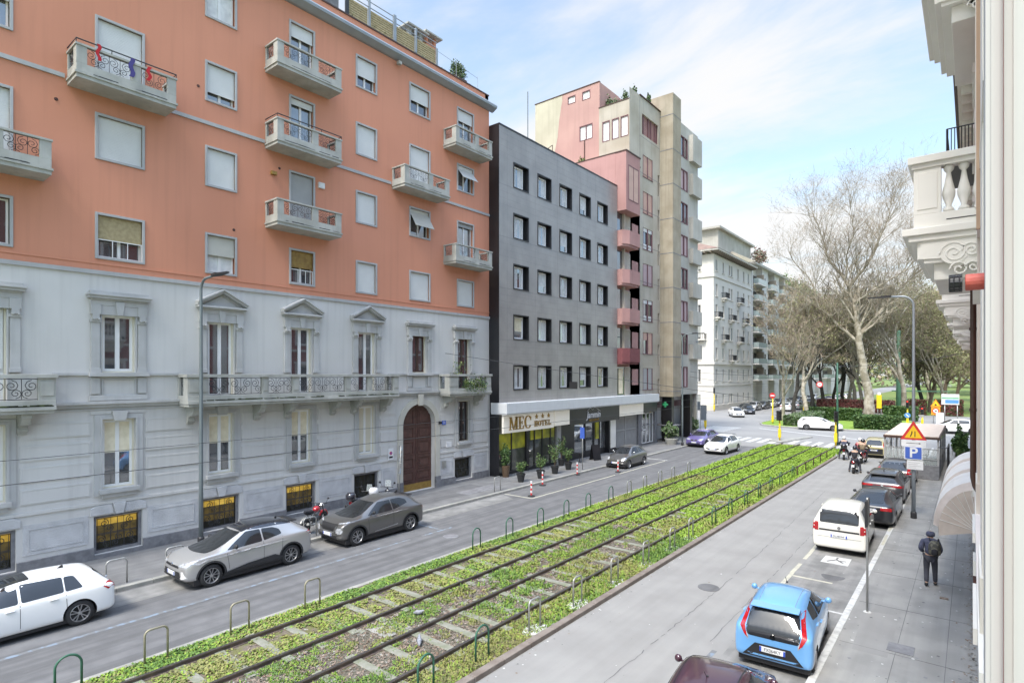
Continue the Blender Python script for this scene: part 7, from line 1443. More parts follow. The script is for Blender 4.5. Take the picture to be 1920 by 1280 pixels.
def ball(cx_, cy_, cz, rx, ry, rz, hollow=.45):
    def f():
        while True:
            v = rng.normal(0, 1, 3); v /= np.linalg.norm(v); r = hollow + (1 - hollow) * rng.random() ** .6; r *= .82 + .3 * math.sin(v[0] * 5 + cx_) * math.sin(v[2] * 4 + 1)
            return (cx_ + v[0] * rx * r, cy_ + v[1] * ry * r, cz + v[2] * rz * r)
    return f
def pot_plant(x, y, h, w_, lab, tall=False, grp='potted shrubs outside the hotel'):
    t = thing('potted_plant', lab, 'plant', (x, y, .12), 0, grp); b = MB(); b.lathe((0, 0, 0), [(.17, 0), (.25, .42), (.28, .44), (.28, .5), (.24, .5), (.23, .46)], 14, cap=True); b.build('pot', 'pot_black', t)
    b = MB(); stems = []
    for k in range(7): a = k * .9; q = (w_ * .6 * math.cos(a), w_ * .6 * math.sin(a), h * random.uniform(.75, 1)); stems.append(q); b.tube([(0, 0, .45), (q[0] * .4, q[1] * .4, .45 + (q[2] - .45) * .5), q], .012, 4)
    b.build('stems', 'bark', t)
    def f():
        q = random.choice(stems); u = random.uniform(.35, 1.0); return (q[0] * u + random.gauss(0, .08), q[1] * u + random.gauss(0, .08), .45 + (q[2] - .45) * u + random.gauss(0, .07))
    foliage('leaves', t, 420, f, .06, ['leaf_dark', 'leaf_mid', 'leaf_mid'], .4); return t
for x, y, h, w_, lab in ((-20.97, 27.0, 1.25, .32, 'smallest potted shrub by the nearest striped post outside the hotel'), (-20.75, 28.7, 1.45, .42, 'second potted shrub from the left along the hotel kerb'), (-20.99, 30.6, 1.9, .5, 'tallest potted shrub along the hotel kerb'), (-21.2, 32.5, 1.5, .42, 'potted shrub with upright leaves at the right end of the hotel row'), (-22.5, 33.6, 2.1, .4, 'dark potted shrub against the hotel wall behind the tall one')): pot_plant(x, y, h, w_, lab)
t = thing('column_shrub', 'clipped dark green column shrub in a brown pot at the black corner of the hotel', 'plant', (-22.75, 27.75, .12)); b = MB(); b.lathe((0, 0, 0), [(.2, 0), (.26, .7), (.24, .7)], 12); b.build('pot', 'door_brown', t); foliage('leaves', t, 700, ball(0, 0, 1.35, .34, .34, .78), .06, ['leaf_dark', 'leaf_dark', 'leaf_mid'])
for x, y, lab in ((-21.5, 50.2, 'concrete planter with a big leafy bush beside the street lamp'), (-22.8, 58.6, 'farther planter with a rounded bush near the corner')):
    t = thing('planter', lab, 'planter', (x, y, .12)); b = MB(); b.lathe((0, 0, 0), [(.45, 0), (.62, .5), (.62, .55), (.5, .55)], 16); b.build('tub', 'concrete_trim', t); foliage('leaves', t, 1100, ball(0, 0, 1.25, .85, .85, .75), .10, ['leaf_dark', 'leaf_mid', 'leaf_grey'])
t = thing('balcony_plant', 'green plants spilling through the railing of the small stone balcony at the hotel corner', 'plant', FL(24.6, 5.9, .75)); foliage('leaves', t, 900, lambda: (random.gauss(.12, .12), random.uniform(-.5, 1.4), random.gauss(.0, .22)), .05, ['leaf_mid', 'leaf_pale', 'leaf_dark']); b = MB(); b.tube([(0, -.1, 0), (0, -.15, 1.1)], .012, 4); b.build('stem', 'bark', t)
t = thing('balcony_plant', 'thin leggy plant standing above the small stone balcony', 'plant', FL(24.2, 6.0, .5)); foliage('leaves', t, 120, lambda: (random.gauss(0, .15), random.gauss(0, .25), random.uniform(.4, 1.3)), .05, ['leaf_mid', 'leaf_pale']); b = MB(); b.tube([(0, 0, 0), (.02, .03, 1.3)], .012, 4); b.build('stem', 'bark', t)
t = thing('terrace_shrub', 'grey green shrub at the end of the straw fence on the orange roof', 'plant', FL(25.2, 24.2, -.6)); foliage('leaves', t, 1200, ball(0, 0, .75, .45, .75, .75, .2), .055, ['leaf_grey', 'leaf_mid', 'leaf_dark']); b = MB(); b.box(-.25, .25, -.5, .5, -.05, .3); b.build('trough', 'door_brown', t)
b = MB(); o = foliage('terrace_plants', None, 500, lambda: (-24.2 + random.gauss(0, .1), random.uniform(17.2, 26.8), 24.2 + abs(random.gauss(0, .12))), .05, ['leaf_mid', 'leaf_grey']); tag(o, 'low trailing greenery along the foot of the roof terrace fence', 'plants', kind='stuff')
for x, y, z, rx, rz, lab in ((-27.0, 48.6, 32.2, .5, 1.1, 'bushy shrub beside the pink wall on the concrete roof'), (-26.2, 48.4, 31.9, .55, .7, 'dark shrub on the concrete roof edge'), (-25.2, 48.4, 32.2, .4, .95, 'upright shrub in the middle of the concrete roof edge'), (-24.3, 48.4, 32.3, .32, 1.0, 'slim shrub near the corner of the concrete roof'), (-23.4, 49.5, 32.0, .25, .6, 'small shrub at the corner of the concrete roof')):
    t = thing('roof_shrub', lab, 'plant', (x, y, z), 0, 'shrubs on the concrete roof'); foliage('leaves', t, 420, ball(0, 0, 0, rx, rx, rz, .2), .09, ['leaf_grey', 'leaf_dark', 'leaf_mid'])
t = thing('roof_shrub', 'yellow green shrub on the lower pink terrace', 'plant', (-27.2, 44.0, 25.4)); foliage('leaves', t, 350, ball(0, 0, .1, .4, .4, .5, .2), .08, ['leaf_pale', 'leaf_mid']); t = thing('roof_shrub', 'pale yellow shrub on the edge of the pink bay terrace', 'plant', (-22.9, 44.6, 25.2)); foliage('leaves', t, 250, ball(0, 0, .05, .35, .5, .3, .2), .07, ['leaf_pale', 'leaf_mid'])
t = thing('roof_tree', 'reddish brown bush on the roof of the balcony block', 'plant', (-39, 142, 32)); foliage('leaves', t, 900, ball(0, 0, 2.2, 2.2, 2.6, 2.6, .1), .22, ['twig', 'red_leaf', 'leaf_grey'])
t = thing('roof_garden', 'mossy green planting along the roof of the garden block', 'plants', (-37, 172, 29)); foliage('leaves', t, 2400, lambda: (random.gauss(0, .8), random.uniform(-17, 17), abs(random.gauss(0, 1.1))), .3, ['leaf_grey', 'bud_leaf', 'leaf_mid'])
t = thing('cypress_bush', 'tall clipped dark green bush against the end of the cream building', 'plant', (-.55, 50.5, .1)); foliage('leaves', t, 1800, ball(0, 0, 1.45, .55, .7, 1.5, .3), .10, ['leaf_dark', 'leaf_mid', 'leaf_dark'])
# hedges of the island
def hedge(x0, x1, y0, y1, h, lab, mats_, n, rz=0, z=.1):
    t = thing('hedge', lab, 'hedge', ((x0 + x1) / 2, (y0 + y1) / 2, z), rz); a, c = (x1 - x0) / 2, (y1 - y0) / 2; b = MB(); b.box(-a + .25, a - .25, -c + .25, c - .25, 0, h - .22); b.build('core', mats_[0], t)
    def f():
        s = random.random(); j = lambda v: v + random.gauss(0, .07)
        if s < .42: return (random.uniform(-a, a), random.uniform(-c, c), j(h - .1))
        if s < .75: return (random.uniform(-a, a), j(-c + .12), random.uniform(0, h))
        return (j(random.choice((-a + .12, a - .12))), random.uniform(-c, c), random.uniform(0, h))
    foliage('leaves', t, n, f, .13, mats_); return t
isl = [(-21.9, 80), (-20.8, 77), (-18.5, 75.8), (-15, 76.0), (-11, 76.2), (-7.0, 77.8), (-5.4, 80), (-5.2, 92), (-8, 99), (-20, 99), (-22, 93)]
b = MB(); b.vprism(isl, -.05, .1); struct(b.build('island_lawn', 'lawn')); b = MB(); b.tube([(x, y, .06) for x, y in isl + [isl[0]]], .12, 6); struct(b.build('island_kerb', 'kerb_stone'))
isl2 = [(-15.6, 60), (-14.2, 58.6), (-12.8, 65.6), (-13.4, 66)]; b = MB(); b.vprism(isl2, -.05, .07); struct(b.build('island_lawn', 'kerb_stone'))
b = MB(); b.vprism([(-5.6, 72), (-2.4, 72.5), (-2.2, 77), (-4.5, 77.5)], -.05, .08); struct(b.build('island_lawn', 'lawn'))
hedge(-10.9, -6.4, 78.2, 81.0, 1.55, 'box hedge in front of the big plane tree trunk', ['leaf_dark', 'leaf_mid', 'leaf_dark'], 5200); hedge(-18.5, -16.0, 77.5, 92, 1.25, 'hedge running away behind the white estate car', ['leaf_mid', 'leaf_dark', 'leaf_grey'], 5600); hedge(-18.2, -11.8, 90.5, 92, 1.7, 'long hedge behind the white estate car and its lawn', ['leaf_dark', 'leaf_mid'], 3800); hedge(-9.8, -5.8, 96.0, 98, 1.9, 'hedge beyond the box hedge at the right of the plane tree', ['leaf_dark', 'leaf_mid'], 3000)
hedge(-20.5, -9.5, 108, 109.6, 2.2, 'long reddish brown hedge along the park edge', ['red_leaf', 'red_leaf', 'bark'], 5200); hedge(-8.0, -5.6, 112, 113.6, 2.3, 'short reddish hedge right of the pale green pole', ['red_leaf', 'leaf_mid', 'red_leaf'], 1500); hedge(-4.6, -1.0, 112, 113.6, 2.4, 'dark reddish hedge behind the poster board', ['red_leaf', 'leaf_dark'], 1800)
sheet('park', [(-24, 113), (-5.6, 113), (-5.6, 900), (-24, 900)], .02, 'park_lawn'); sheet('park', [(7, 100), (200, 100), (200, 900), (7, 900)], .02, 'park_lawn'); b = MB(); b.box(-24, -5.6, 106.4, 107.0, 0, .35); struct(b.build('park_kerb', 'kerb_stone'))
# glass terrace on the right kerb
t = thing('glass_terrace', 'flat roofed steel and glass dining terrace standing at the right kerb', 'terrace', (-4.3, 43.2, .02)); X, Y_, Hh = 2.72, 11.0, 2.7
b = MB(); b.box(-.08, X + .08, -.1, Y_, Hh - .16, Hh - .02); b.build('roof_frame', 'brown_frame', t); b = MB(); b.box(-.02, X + .02, -.04, Y_ - .06, Hh - .02, Hh + .02); b.build('roof', 'awning_canvas', t)
b = MB(); b.box(0, X, 0, Y_, 0, .12); b.build('floor', 'bark', t)
for x in (0, X):
    for y in (0, 3.6, 7.2, Y_ - .2): b = MB(); b.box(x - .05, x + .05, y, y + .1, .1, Hh - .16); b.build('post', 'grille_grey', t)
b = MB(); b.box(-.05, X + .05, -.02, .1, .1, .95); b.box(X - .04, X + .04, .1, Y_, .1, .95); b.build('parapet', 'plinth_stone', t)
mat('clear_glass', (.55, .60, .60), .03, var=.05, alpha=.32); b = MB(); b.box(.05, X - .05, .0, .02, .95, 1.95); b.box(-.02, .0, .1, Y_ - .2, .3, Hh - .2); b.box(X - .01, X + .01, .1, Y_ - .2, .95, 1.9); b.build('glass_panel', 'clear_glass', t)
b = MB()
for k in range(6): b.box(k * .22, k * .22 + .03, -.03, 0, .95, Hh - .16)
b.box(0, X, -.03, .03, 1.93, 1.97); b.box(.9, X, -.03, .0, 1.30, 1.34); b.build('mullion', 'grille_grey', t)
b = MB(); b.tube([(X + .45, -.0, 0), (X + .45, 0, 2.1), (X + .45, 2.6, 2.1), (X + .45, 2.6, 0)], .035, 4); b.tube([(X, 0, 2.1), (X + .45, 0, 2.1)], .03, 4); b.build('entrance_frame', 'iron', t)
for k in range(4):
    tb = thing('dining_table', f'dark dining table inside the glass terrace, {LO[k]} from the near end', 'table', (-3.3, 44.6 + k * 2.4, .14), 0, 'tables inside the glass terrace'); b = MB(); b.box(-.4, .4, -.4, .4, .72, .76); b.build('top', 'iron', tb); b = MB(); b.lathe((0, 0, 0), [(.22, 0), (.22, .02), (.03, .04), (.03, .72)], 10); b.build('leg', 'iron', tb)
    for s in (-1, 1):
        ch = thing('dining_chair', f'dark chair {"left" if s < 0 else "right"} of the {LO[k]} table inside the glass terrace', 'chair', (-3.3 + s * .62, 44.6 + k * 2.4, .14), 0 if s < 0 else PI, 'chairs inside the glass terrace'); b = MB(); b.box(-.2, .2, -.2, .2, .43, .47); b.build('seat', 'iron', ch); b = MB(); b.box(-.22, -.19, -.2, .2, .47, .85); b.build('backrest', 'iron', ch)
        for q in (-.17, .17):
            for r_ in (-.17, .17): b = MB(); b.tube([(q, r_, 0), (q, r_, .44)], .015, 4); b.build('leg', 'iron', ch)
t = thing('menu_board', 'black folding menu board standing on the pavement outside the restaurant', 'board', (-22.0, 37.4, .12), R(70))
for s in (-1, 1): b = MB(); P = [(-.35, 0), (.35, 0), (.35, 1.15), (-.35, 1.15)]; b.poly([(a, s * (.28 - .25 * z / 1.15), z) for a, z in P]); b.poly([(a, s * (.26 - .25 * z / 1.15), z) for a, z in P][::-1]); b.build('panel', 'black_panel', t)
t = thing('pavement_table', 'small dark table on the pavement by the restaurant window', 'table', (-22.3, 35.7, .12)); b = MB(); b.lathe((0, 0, .7), [(.32, 0), (.32, .03)], 14); b.build('top', 'iron', t); b = MB(); b.lathe((0, 0, 0), [(.2, 0), (.03, .03), (.03, .7)], 8); b.build('leg', 'iron', t)
b = MB(); 
for k in range(2): b.tube([(-.9 + k * .0, 48 + k * 4, .1), (-.9, 48 + k * 4, 1.1)], .03, 5)
b.tube([(-.9, 48, 1.05), (-.9, 52, 1.05)], .025, 5); b.tube([(-1.2, 57, .1), (-1.2, 57, 1.0), (-1.2, 60, 1.0), (-1.2, 60, .1)], .03, 5); tag(b.build('railing', 'galvanised'), 'low steel railing on the pavement beyond the glass terrace', 'railing')
b = MB(); b.box(-.10, .10, -.06, .06, 0, .03); o = b.build('litter_scrap', 'litter'); o.location = (-.62, 20.6, .1); tag(o, 'orange brown scrap of litter on the pavement behind the walking person', 'litter')

VV = []; n = 2600; V, _ = leaves(n, -.12 + np.abs(rng.normal(0, .10, n)) * -1 + .2, 5 + rng.random(n) * 50, .105 + rng.random(n) * .012, .008 + rng.random(n) * .018, .3, .7); o = fast_mesh('wall_foot_dirt', V, np.arange(len(V)).reshape(-1, 4), ['litter', 'kerb_stone'], rng.integers(0, 2, n)); tag(o, 'brown crumbs and dirt gathered along the foot of the cream wall', 'dirt', kind='stuff')
n = 600; V, _ = leaves(n, -2.6 + rng.random(n) * 2.6, 5 + rng.random(n) * 40, np.full(n, .1045), .008 + rng.random(n) ** 3 * .03, 0, .9); o = fast_mesh('pavement_spots', V, np.arange(len(V)).reshape(-1, 4), ['plinth_stone', 'line_white', 'asphalt_left'], rng.integers(0, 3, n)); tag(o, 'small dark and pale spots scattered on the right pavement', 'spots', kind='stuff')
n = 600; V, _ = leaves(n, np.where(rng.random(n) < .5, -8.15 + np.abs(rng.normal(0, .12, n)), -8.1 + rng.random(n) * 5.3), 4 + rng.random(n) * 45, np.full(n, .0075), .006 + rng.random(n) ** 3 * .02, 0, .9); o = fast_mesh('road_specks', V, np.arange(len(V)).reshape(-1, 4), ['litter', 'line_white', 'asphalt_left'], rng.integers(0, 3, n)); tag(o, 'small specks and crumbs of litter on the right carriageway', 'specks', kind='stuff')
# ================================================================== PEOPLE, SCOOTERS, MOTORCYCLES
mat('skin', (.50, .32, .23), .6); mat('navy_jacket', (.04, .047, .085), .9, (.075, .08, .125), 14, bump=.5); mat('dark_trousers', (.035, .037, .05), .9, (.05, .052, .065), 6); mat('shoe', (.02, .02, .02), .7); mat('camo', (.12, .115, .09), .9, (.05, .05, .045), 9, lo=.46, hi=.54); mat('black_cloth', (.02, .02, .025), .9); mat('khaki', (.22, .17, .11), .9, (.16, .12, .08), 10); mat('helmet_white', (.7, .7, .72), .2, coat=1); mat('helmet_dark', (.03, .03, .04), .2, coat=1); mat('pink_cloth', (.55, .16, .18), .9); mat('scooter_red', (.42, .02, .03), .25, coat=1); mat('scooter_black', (.02, .02, .025), .3, coat=1)
def skin_mesh(name, V, E, Rd, m, parent, lv=2):
    me = bpy.data.meshes.new(name); me.from_pydata(V, E, []); o = bpy.data.objects.new(name, me); COL.objects.link(o); md = o.modifiers.new('k', 'SKIN'); md.use_smooth_shade = True; md.branch_smoothing = .6
    sv_ = me.skin_vertices[0].data
    for i, r in enumerate(Rd): sv_[i].radius = (r, r) if not isinstance(r, tuple) else r
    sv_[0].use_root = True; s = o.modifiers.new('s', 'SUBSURF'); s.levels = lv
    dg = bpy.context.evaluated_depsgraph_get(); r = bpy.data.meshes.new_from_object(o.evaluated_get(dg)); bpy.data.objects.remove(o); r.name = name; r.materials.clear(); r.materials.append(MATS[m]); r.polygons.foreach_set('use_smooth', [True] * len(r.polygons))
    n = bpy.data.objects.new(name, r); COL.objects.link(n); n.parent = parent; return n
J = ['pelvis', 'waist', 'chest', 'neck', 'head', 'crown', 'hipL', 'kneeL', 'ankL', 'toeL', 'hipR', 'kneeR', 'ankR', 'toeR', 'shL', 'elL', 'wrL', 'haL', 'shR', 'elR', 'wrR', 'haR']
RJ = dict(pelvis=.12, waist=.115, chest=.135, neck=.055, head=.088, crown=.06, hip=.085, knee=.055, ank=.04, toe=.032, sh=.06, el=.042, wr=.028, ha=.035)
EJ = [('pelvis', 'waist'), ('waist', 'chest'), ('chest', 'neck'), ('neck', 'head'), ('head', 'crown')] + [e for s in 'LR' for e in (('pelvis', 'hip' + s), ('hip' + s, 'knee' + s), ('knee' + s, 'ank' + s), ('ank' + s, 'toe' + s), ('chest', 'sh' + s), ('sh' + s, 'el' + s), ('el' + s, 'wr' + s), ('wr' + s, 'ha' + s))]
def rad(j): return RJ.get(j, RJ.get(j[:-1]))
def chain(js, P, m, name, parent, add, cut=None):
    idx = {j: i for i, j in enumerate(js)}; E = [(idx[a], idx[b]) for a, b in EJ if a in idx and b in idx]; return skin_mesh(name, [P[j] for j in js], E, [rad(j) + (add[j] if isinstance(add, dict) and j in add else (add if not isinstance(add, dict) else add.get('*', .02))) for j in js], m, parent)
def person(lab, loc, rz, P, top, bottom, hood=None, helmet=None, fingers=True, grp=None):
    t = thing('person', lab, 'person', loc, rz, grp)
    body = chain(J, P, 'skin', 'body', t, 0)
    chain(['pelvis', 'hipL', 'kneeL', 'ankL', 'hipR', 'kneeR', 'ankR'], P, bottom, 'trousers', t, .022)
    for s in 'LR':
        a, c = Vector(P['ank' + s]), Vector(P['toe' + s]); d = (c - a).normalized(); skin_mesh('shoe', [a - Vector((0, 0, .02)) - d * .03, (a + c) / 2 - Vector((0, 0, .025)), c + d * .05 - Vector((0, 0, .005))], [(0, 1), (1, 2)], [.055, .05, .04], 'shoe', t)
    chain(['pelvis', 'waist', 'chest', 'neck', 'shL', 'elL', 'wrL', 'shR', 'elR', 'wrR'], P, top, 'jacket', t, {'*': .032, 'neck': .055, 'pelvis': .05, 'waist': .05, 'wrL': .03, 'wrR': .03})
    h = Vector(P['head'])
    if hood: skin_mesh('hood', [Vector(P['neck']) + Vector((0, -.02, 0)), h + Vector((0, -.025, .0)), h + Vector((0, -.01, .075))], [(0, 1), (1, 2)], [.125, .13, .10], hood, t)
    if helmet:
        b = MB(); b.lathe(h + Vector((0, -.01, -.08)), [(.11, 0), (.145, .06), (.15, .12), (.13, .2), (.08, .25), (.02, .265)], 16); b.build('helmet', helmet, t, smooth=True)
    b = MB(); b.lathe(h + Vector((0, .092, -.01)), [(.012, -.02), (.018, 0), (.008, .03)], 8, 'z'); b.build('nose', 'skin', t, smooth=True)
    if fingers:
        for s in 'LR':
            w_, q = Vector(P['wr' + s]), Vector(P['ha' + s]); d = (q - w_).normalized(); side = d.cross(Vector((0, 0, 1))).normalized() if abs(d.z) < .95 else Vector((0, 1, 0)); b = MB()
            for k, l in enumerate((.060, .068, .064, .05)): o0 = q + side * (-.027 + k * .018); b.tube([o0 - d * .01, o0 + d * l * .5, o0 + d * l * .85 - Vector((0, 0, .012))], [.009, .008, .006], 6)
            b.tube([w_ + d * .03 + side * .03, w_ + d * .06 + side * .055, w_ + d * .085 + side * .05], [.010, .009, .007], 6); b.build('fingers', 'skin', t, smooth=True)
    return t
WP = dict(pelvis=(0, 0, .92), waist=(0, .01, 1.10), chest=(0, .03, 1.33), neck=(0, .06, 1.47), head=(0, .10, 1.58), crown=(0, .09, 1.66), hipL=(-.09, 0, .86), kneeL=(-.10, .03, .48), ankL=(-.10, -.16, .13), toeL=(-.11, -.04, .05), hipR=(.09, 0, .86), kneeR=(.11, .09, .47), ankR=(.12, .14, .08), toeR=(.13, .28, .035), shL=(-.18, .02, 1.37), elL=(-.245, -.06, 1.12), wrL=(-.20, .12, 1.0), haL=(-.15, .17, .98), shR=(.18, .02, 1.37), elR=(.245, -.05, 1.12), wrR=(.20, .13, 1.0), haR=(.15, .18, .98))
person('person in a dark hooded jacket and dark trousers walking away on the right pavement', (-.98, 21.6, .1), R(3), WP, 'navy_jacket', 'dark_trousers', hood='navy_jacket')
t = thing('backpack', 'black and grey camouflage backpack worn by the walking person', 'backpack', (-.93, 21.6, .1), R(3)); b = MB(); b.lathe((.05, -.20, 1.0), [(.08, 0), (.15, .04), (.16, .2), (.15, .32), (.09, .42), (.03, .44)], 14); b.build('bag', 'camo', t, smooth=True); b = MB(); b.lathe((.05, -.30, 1.03), [(.06, 0), (.09, .03), (.09, .16), (.05, .2)], 12); b.build('pocket', 'black_cloth', t, smooth=True)
b = MB()
for s in (-.07, .13): b.tube([(s, -.1, 1.42), (s * 1.1, .0, 1.46), (s * 1.3, .12, 1.35), (s * 1.3, .1, 1.15)], .018, 5)
b.build('strap', 'black_cloth', t, smooth=True)
def wheel2(t, x, r, w_, rimm='alloy_dark'):
    b = MB(); pr = [(r * .78, -w_ / 2), (r * .93, -w_ / 2), (r, -w_ / 5), (r, w_ / 5), (r * .93, w_ / 2), (r * .78, w_ / 2)]; b.lathe((x, 0, r), pr, 24, 'y', cap=False); q = b.build('tyre', 'rubber', t, smooth=True); b = MB(); b.lathe((x, 0, r), [(r * .8, -w_ * .3), (r * .72, -.01), (r * .72, .01), (r * .8, w_ * .3)], 20, 'y', cap=False); b.lathe((x, 0, r), [(r * .2, -w_ * .5), (r * .2, w_ * .5)], 10, 'y')
    for k in range(5): a = k * 2 * PI / 5; b.tube([(x + r * .15 * math.cos(a), 0, r + r * .15 * math.sin(a)), (x + r * .76 * math.cos(a + .15), 0, r + r * .76 * math.sin(a + .15))], .014, 4)
    b.build('rim', rimm, q)
def scooter(lab, loc, rz, paint_, case=None, grp='scooters waiting at the crossing'):
    t = thing('motor_scooter', lab, 'scooter', loc, rz, grp); wheel2(t, -.66, .27, .13); wheel2(t, .70, .28, .12)
    skin_mesh('body', [(-.80, 0, .72), (-.45, 0, .62), (-.1, 0, .42), (.25, 0, .34), (.45, 0, .55), (.52, 0, .92)], [(0, 1), (1, 2), (2, 3), (3, 4), (4, 5)], [(.10, .10), (.17, .17), (.16, .12), (.18, .08), (.2, .1), (.12, .09)], paint_, t)
    skin_mesh('seat', [(-.85, 0, .84), (-.5, 0, .82), (-.05, 0, .76)], [(0, 1), (1, 2)], [(.09, .05), (.14, .06), (.11, .05)], 'black_cloth', t)
    b = MB(); b.tube([(.70, .07, .28), (.56, .05, .8), (.5, 0, .98)], .025, 6); b.tube([(.70, -.07, .28), (.56, -.05, .8), (.5, 0, .98)], .025, 6); b.tube([(.42, -.34, 1.02), (.5, -.15, 1.02), (.5, .15, 1.02), (.42, .34, 1.02)], .016, 6)
    for s in (-1, 1): b.tube([(.46, s * .24, 1.03), (.48, s * .36, 1.2)], .008, 4); b.lathe((.48, s * .38, 1.22), [(.01, -.02), (.055, -.01), (.055, .01), (.01, .02)], 10, 'x')
    b.build('handlebar', 'black', t); b = MB(); b.prism(Fr((.58, 0, 1.0), (0, -1, 0), (-.95, 0, .3)), [(-.17, 0), (.17, 0), (.13, .34), (-.13, .34)], 0, .012); b.build('windshield', 'clear_glass', t)
    b = MB(); b.lathe((-.92, 0, .78), [(.05, -.02), (.085, 0), (.08, .05)], 12, 'x'); b.build('tail_light', 'tail_red', t); b = MB(); b.box(-.97, -.955, -.09, .09, .46, .62); b.build('number_plate', 'plate_white', t); b = MB(); b.tube([(-.1, -.16, .3), (-.5, -.2, .3), (-.85, -.2, .38)], [.03, .05, .055], 8); b.build('exhaust', 'galvanised', t)
    b = MB(); b.tube([(-.95, 0, .58), (-.80, 0, .60), (-.6, 0, .57)], .05, 6); b.build('rear_fender', 'black', t)
    if case: b = MB(); b.lathe((-.90, 0, .98), [(.16, -.06), (.22, 0), (.22, .18), (.14, .27)], 14); b.build('top_case', case, t, smooth=True)
    return t
SP = dict(pelvis=(0, -.30, .93), waist=(0, -.30, 1.10), chest=(0, -.22, 1.34), neck=(0, -.17, 1.49), head=(0, -.12, 1.60), crown=(0, -.12, 1.68), hipL=(-.10, -.28, .88), kneeL=(-.20, .14, .76), ankL=(-.20, .10, .38), toeL=(-.20, .24, .34), hipR=(.10, -.28, .88), kneeR=(.20, .14, .76), ankR=(.20, .10, .38), toeR=(.20, .24, .34), shL=(-.19, -.2, 1.39), elL=(-.32, .02, 1.18), wrL=(-.32, .28, 1.04), haL=(-.32, .35, 1.03), shR=(.19, -.2, 1.39), elR=(.32, .02, 1.18), wrR=(.32, .28, 1.04), haR=(.32, .35, 1.03))
SF = dict(SP); SF.update(kneeL=(-.26, .0, .58), ankL=(-.33, -.12, .1), toeL=(-.34, .02, .04), kneeR=(.26, .0, .58), ankR=(.33, -.12, .1), toeR=(.34, .02, .04))
for (x, y, rz, pt, cs, P, top, hel, sl, rl) in ((-6.07, 44.2, 0, 'scooter_black', None, SF, 'black_cloth', 'helmet_dark', 'black scooter nearest the camera with a red tail lamp', 'rider in black with feet on the road on the nearest scooter'), (-7.7, 50.6, R(8), 'scooter_black', 'scooter_black', SF, 'navy_jacket', 'helmet_white', 'scooter with a dark top case left of the others', 'rider with a white helmet on the left scooter'), (-6.25, 49.3, R(-4), 'scooter_red', None, SP, 'khaki', 'helmet_dark', 'red scooter in front of the pale yellow car', 'rider in a khaki jacket on the red scooter')):
    scooter(sl, (x, y, -.008), UP + rz, pt, cs); person(rl, (x, y, 0), rz, P, top, 'dark_trousers', helmet=hel, grp='scooter riders')
person('person in pink riding in front on the red scooter', (-6.5, 49.85, .02), R(-4), SP, 'pink_cloth', 'dark_trousers', helmet='helmet_white', grp='scooter riders')
def motorcycle(lab, loc, rz, paint_):
    t = thing('motorcycle', lab, 'motorcycle', loc, rz, 'motorcycles parked by the grey wall'); wheel2(t, -.72, .31, .15); wheel2(t, .72, .31, .11)
    skin_mesh('tank', [(-.05, 0, .80), (.15, 0, .86), (.35, 0, .80)], [(0, 1), (1, 2)], [.10, .16, .11], paint_, t); skin_mesh('seat', [(-.78, 0, .92), (-.5, 0, .82), (-.1, 0, .78)], [(0, 1), (1, 2)], [.06, .11, .1], 'black_cloth', t); skin_mesh('engine', [(-.15, 0, .42), (.1, 0, .45), (.22, 0, .6)], [(0, 1), (1, 2)], [.15, .17, .12], 'alloy_dark', t)
    b = MB()
    for s in (-1, 1): b.tube([(.72, s * .08, .31), (.48, s * .08, .95)], .024, 6); b.tube([(-.72, s * .09, .31), (-.1, s * .1, .42)], .028, 6); b.tube([(-.1, s * .1, .42), (.38, s * .06, .85), (-.45, s * .1, .76), (-.1, s * .1, .42)], .018, 5)
    b.tube([(.38, -.36, 1.05), (.46, -.12, 1.0), (.46, .12, 1.0), (.38, .36, 1.05)], .016, 6)
    for s in (-1, 1): b.tube([(.42, s * .28, 1.04), (.44, s * .36, 1.22)], .008, 4); b.lathe((.44, s * .38, 1.24), [(.01, -.02), (.05, 0), (.01, .02)], 8, 'x')
    b.build('frame', 'iron', t); b = MB(); b.lathe((.55, 0, .90), [(.02, -.08), (.09, -.03), (.1, .03), (.08, .05)], 12, 'x'); b.build('headlight', 'chrome', t)
    for x in (-.72, .72): b = MB(); b.tube([(x + .36 * math.cos(a), 0, .31 + .36 * math.sin(a)) for a in [R(20) + i * R(14) for i in range(10)]], .045, 6); b.build('mudguard', 'galvanised' if x < 0 else paint_, t)
    b = MB(); b.tube([(.1, -.14, .35), (-.4, -.16, .32), (-.8, -.17, .45)], [.03, .045, .055], 8); b.build('exhaust', 'galvanised', t); return t
motorcycle('red and black motorcycle parked facing the grey wall behind the grey crossover', (-21.15, 13.35, .12), R(118), 'scooter_red')
scooter('dark scooter parked with a white mirror behind the roof of the grey crossover', (-21.5, 16.0, .12), R(110), 'scooter_black', 'helmet_dark', 'scooters parked by the grey wall'); scooter('black scooter with a pale top case parked by the unlit basement window', (-21.7, 17.3, .12), R(115), 'scooter_black', 'helmet_white', 'scooters parked by the grey wall')
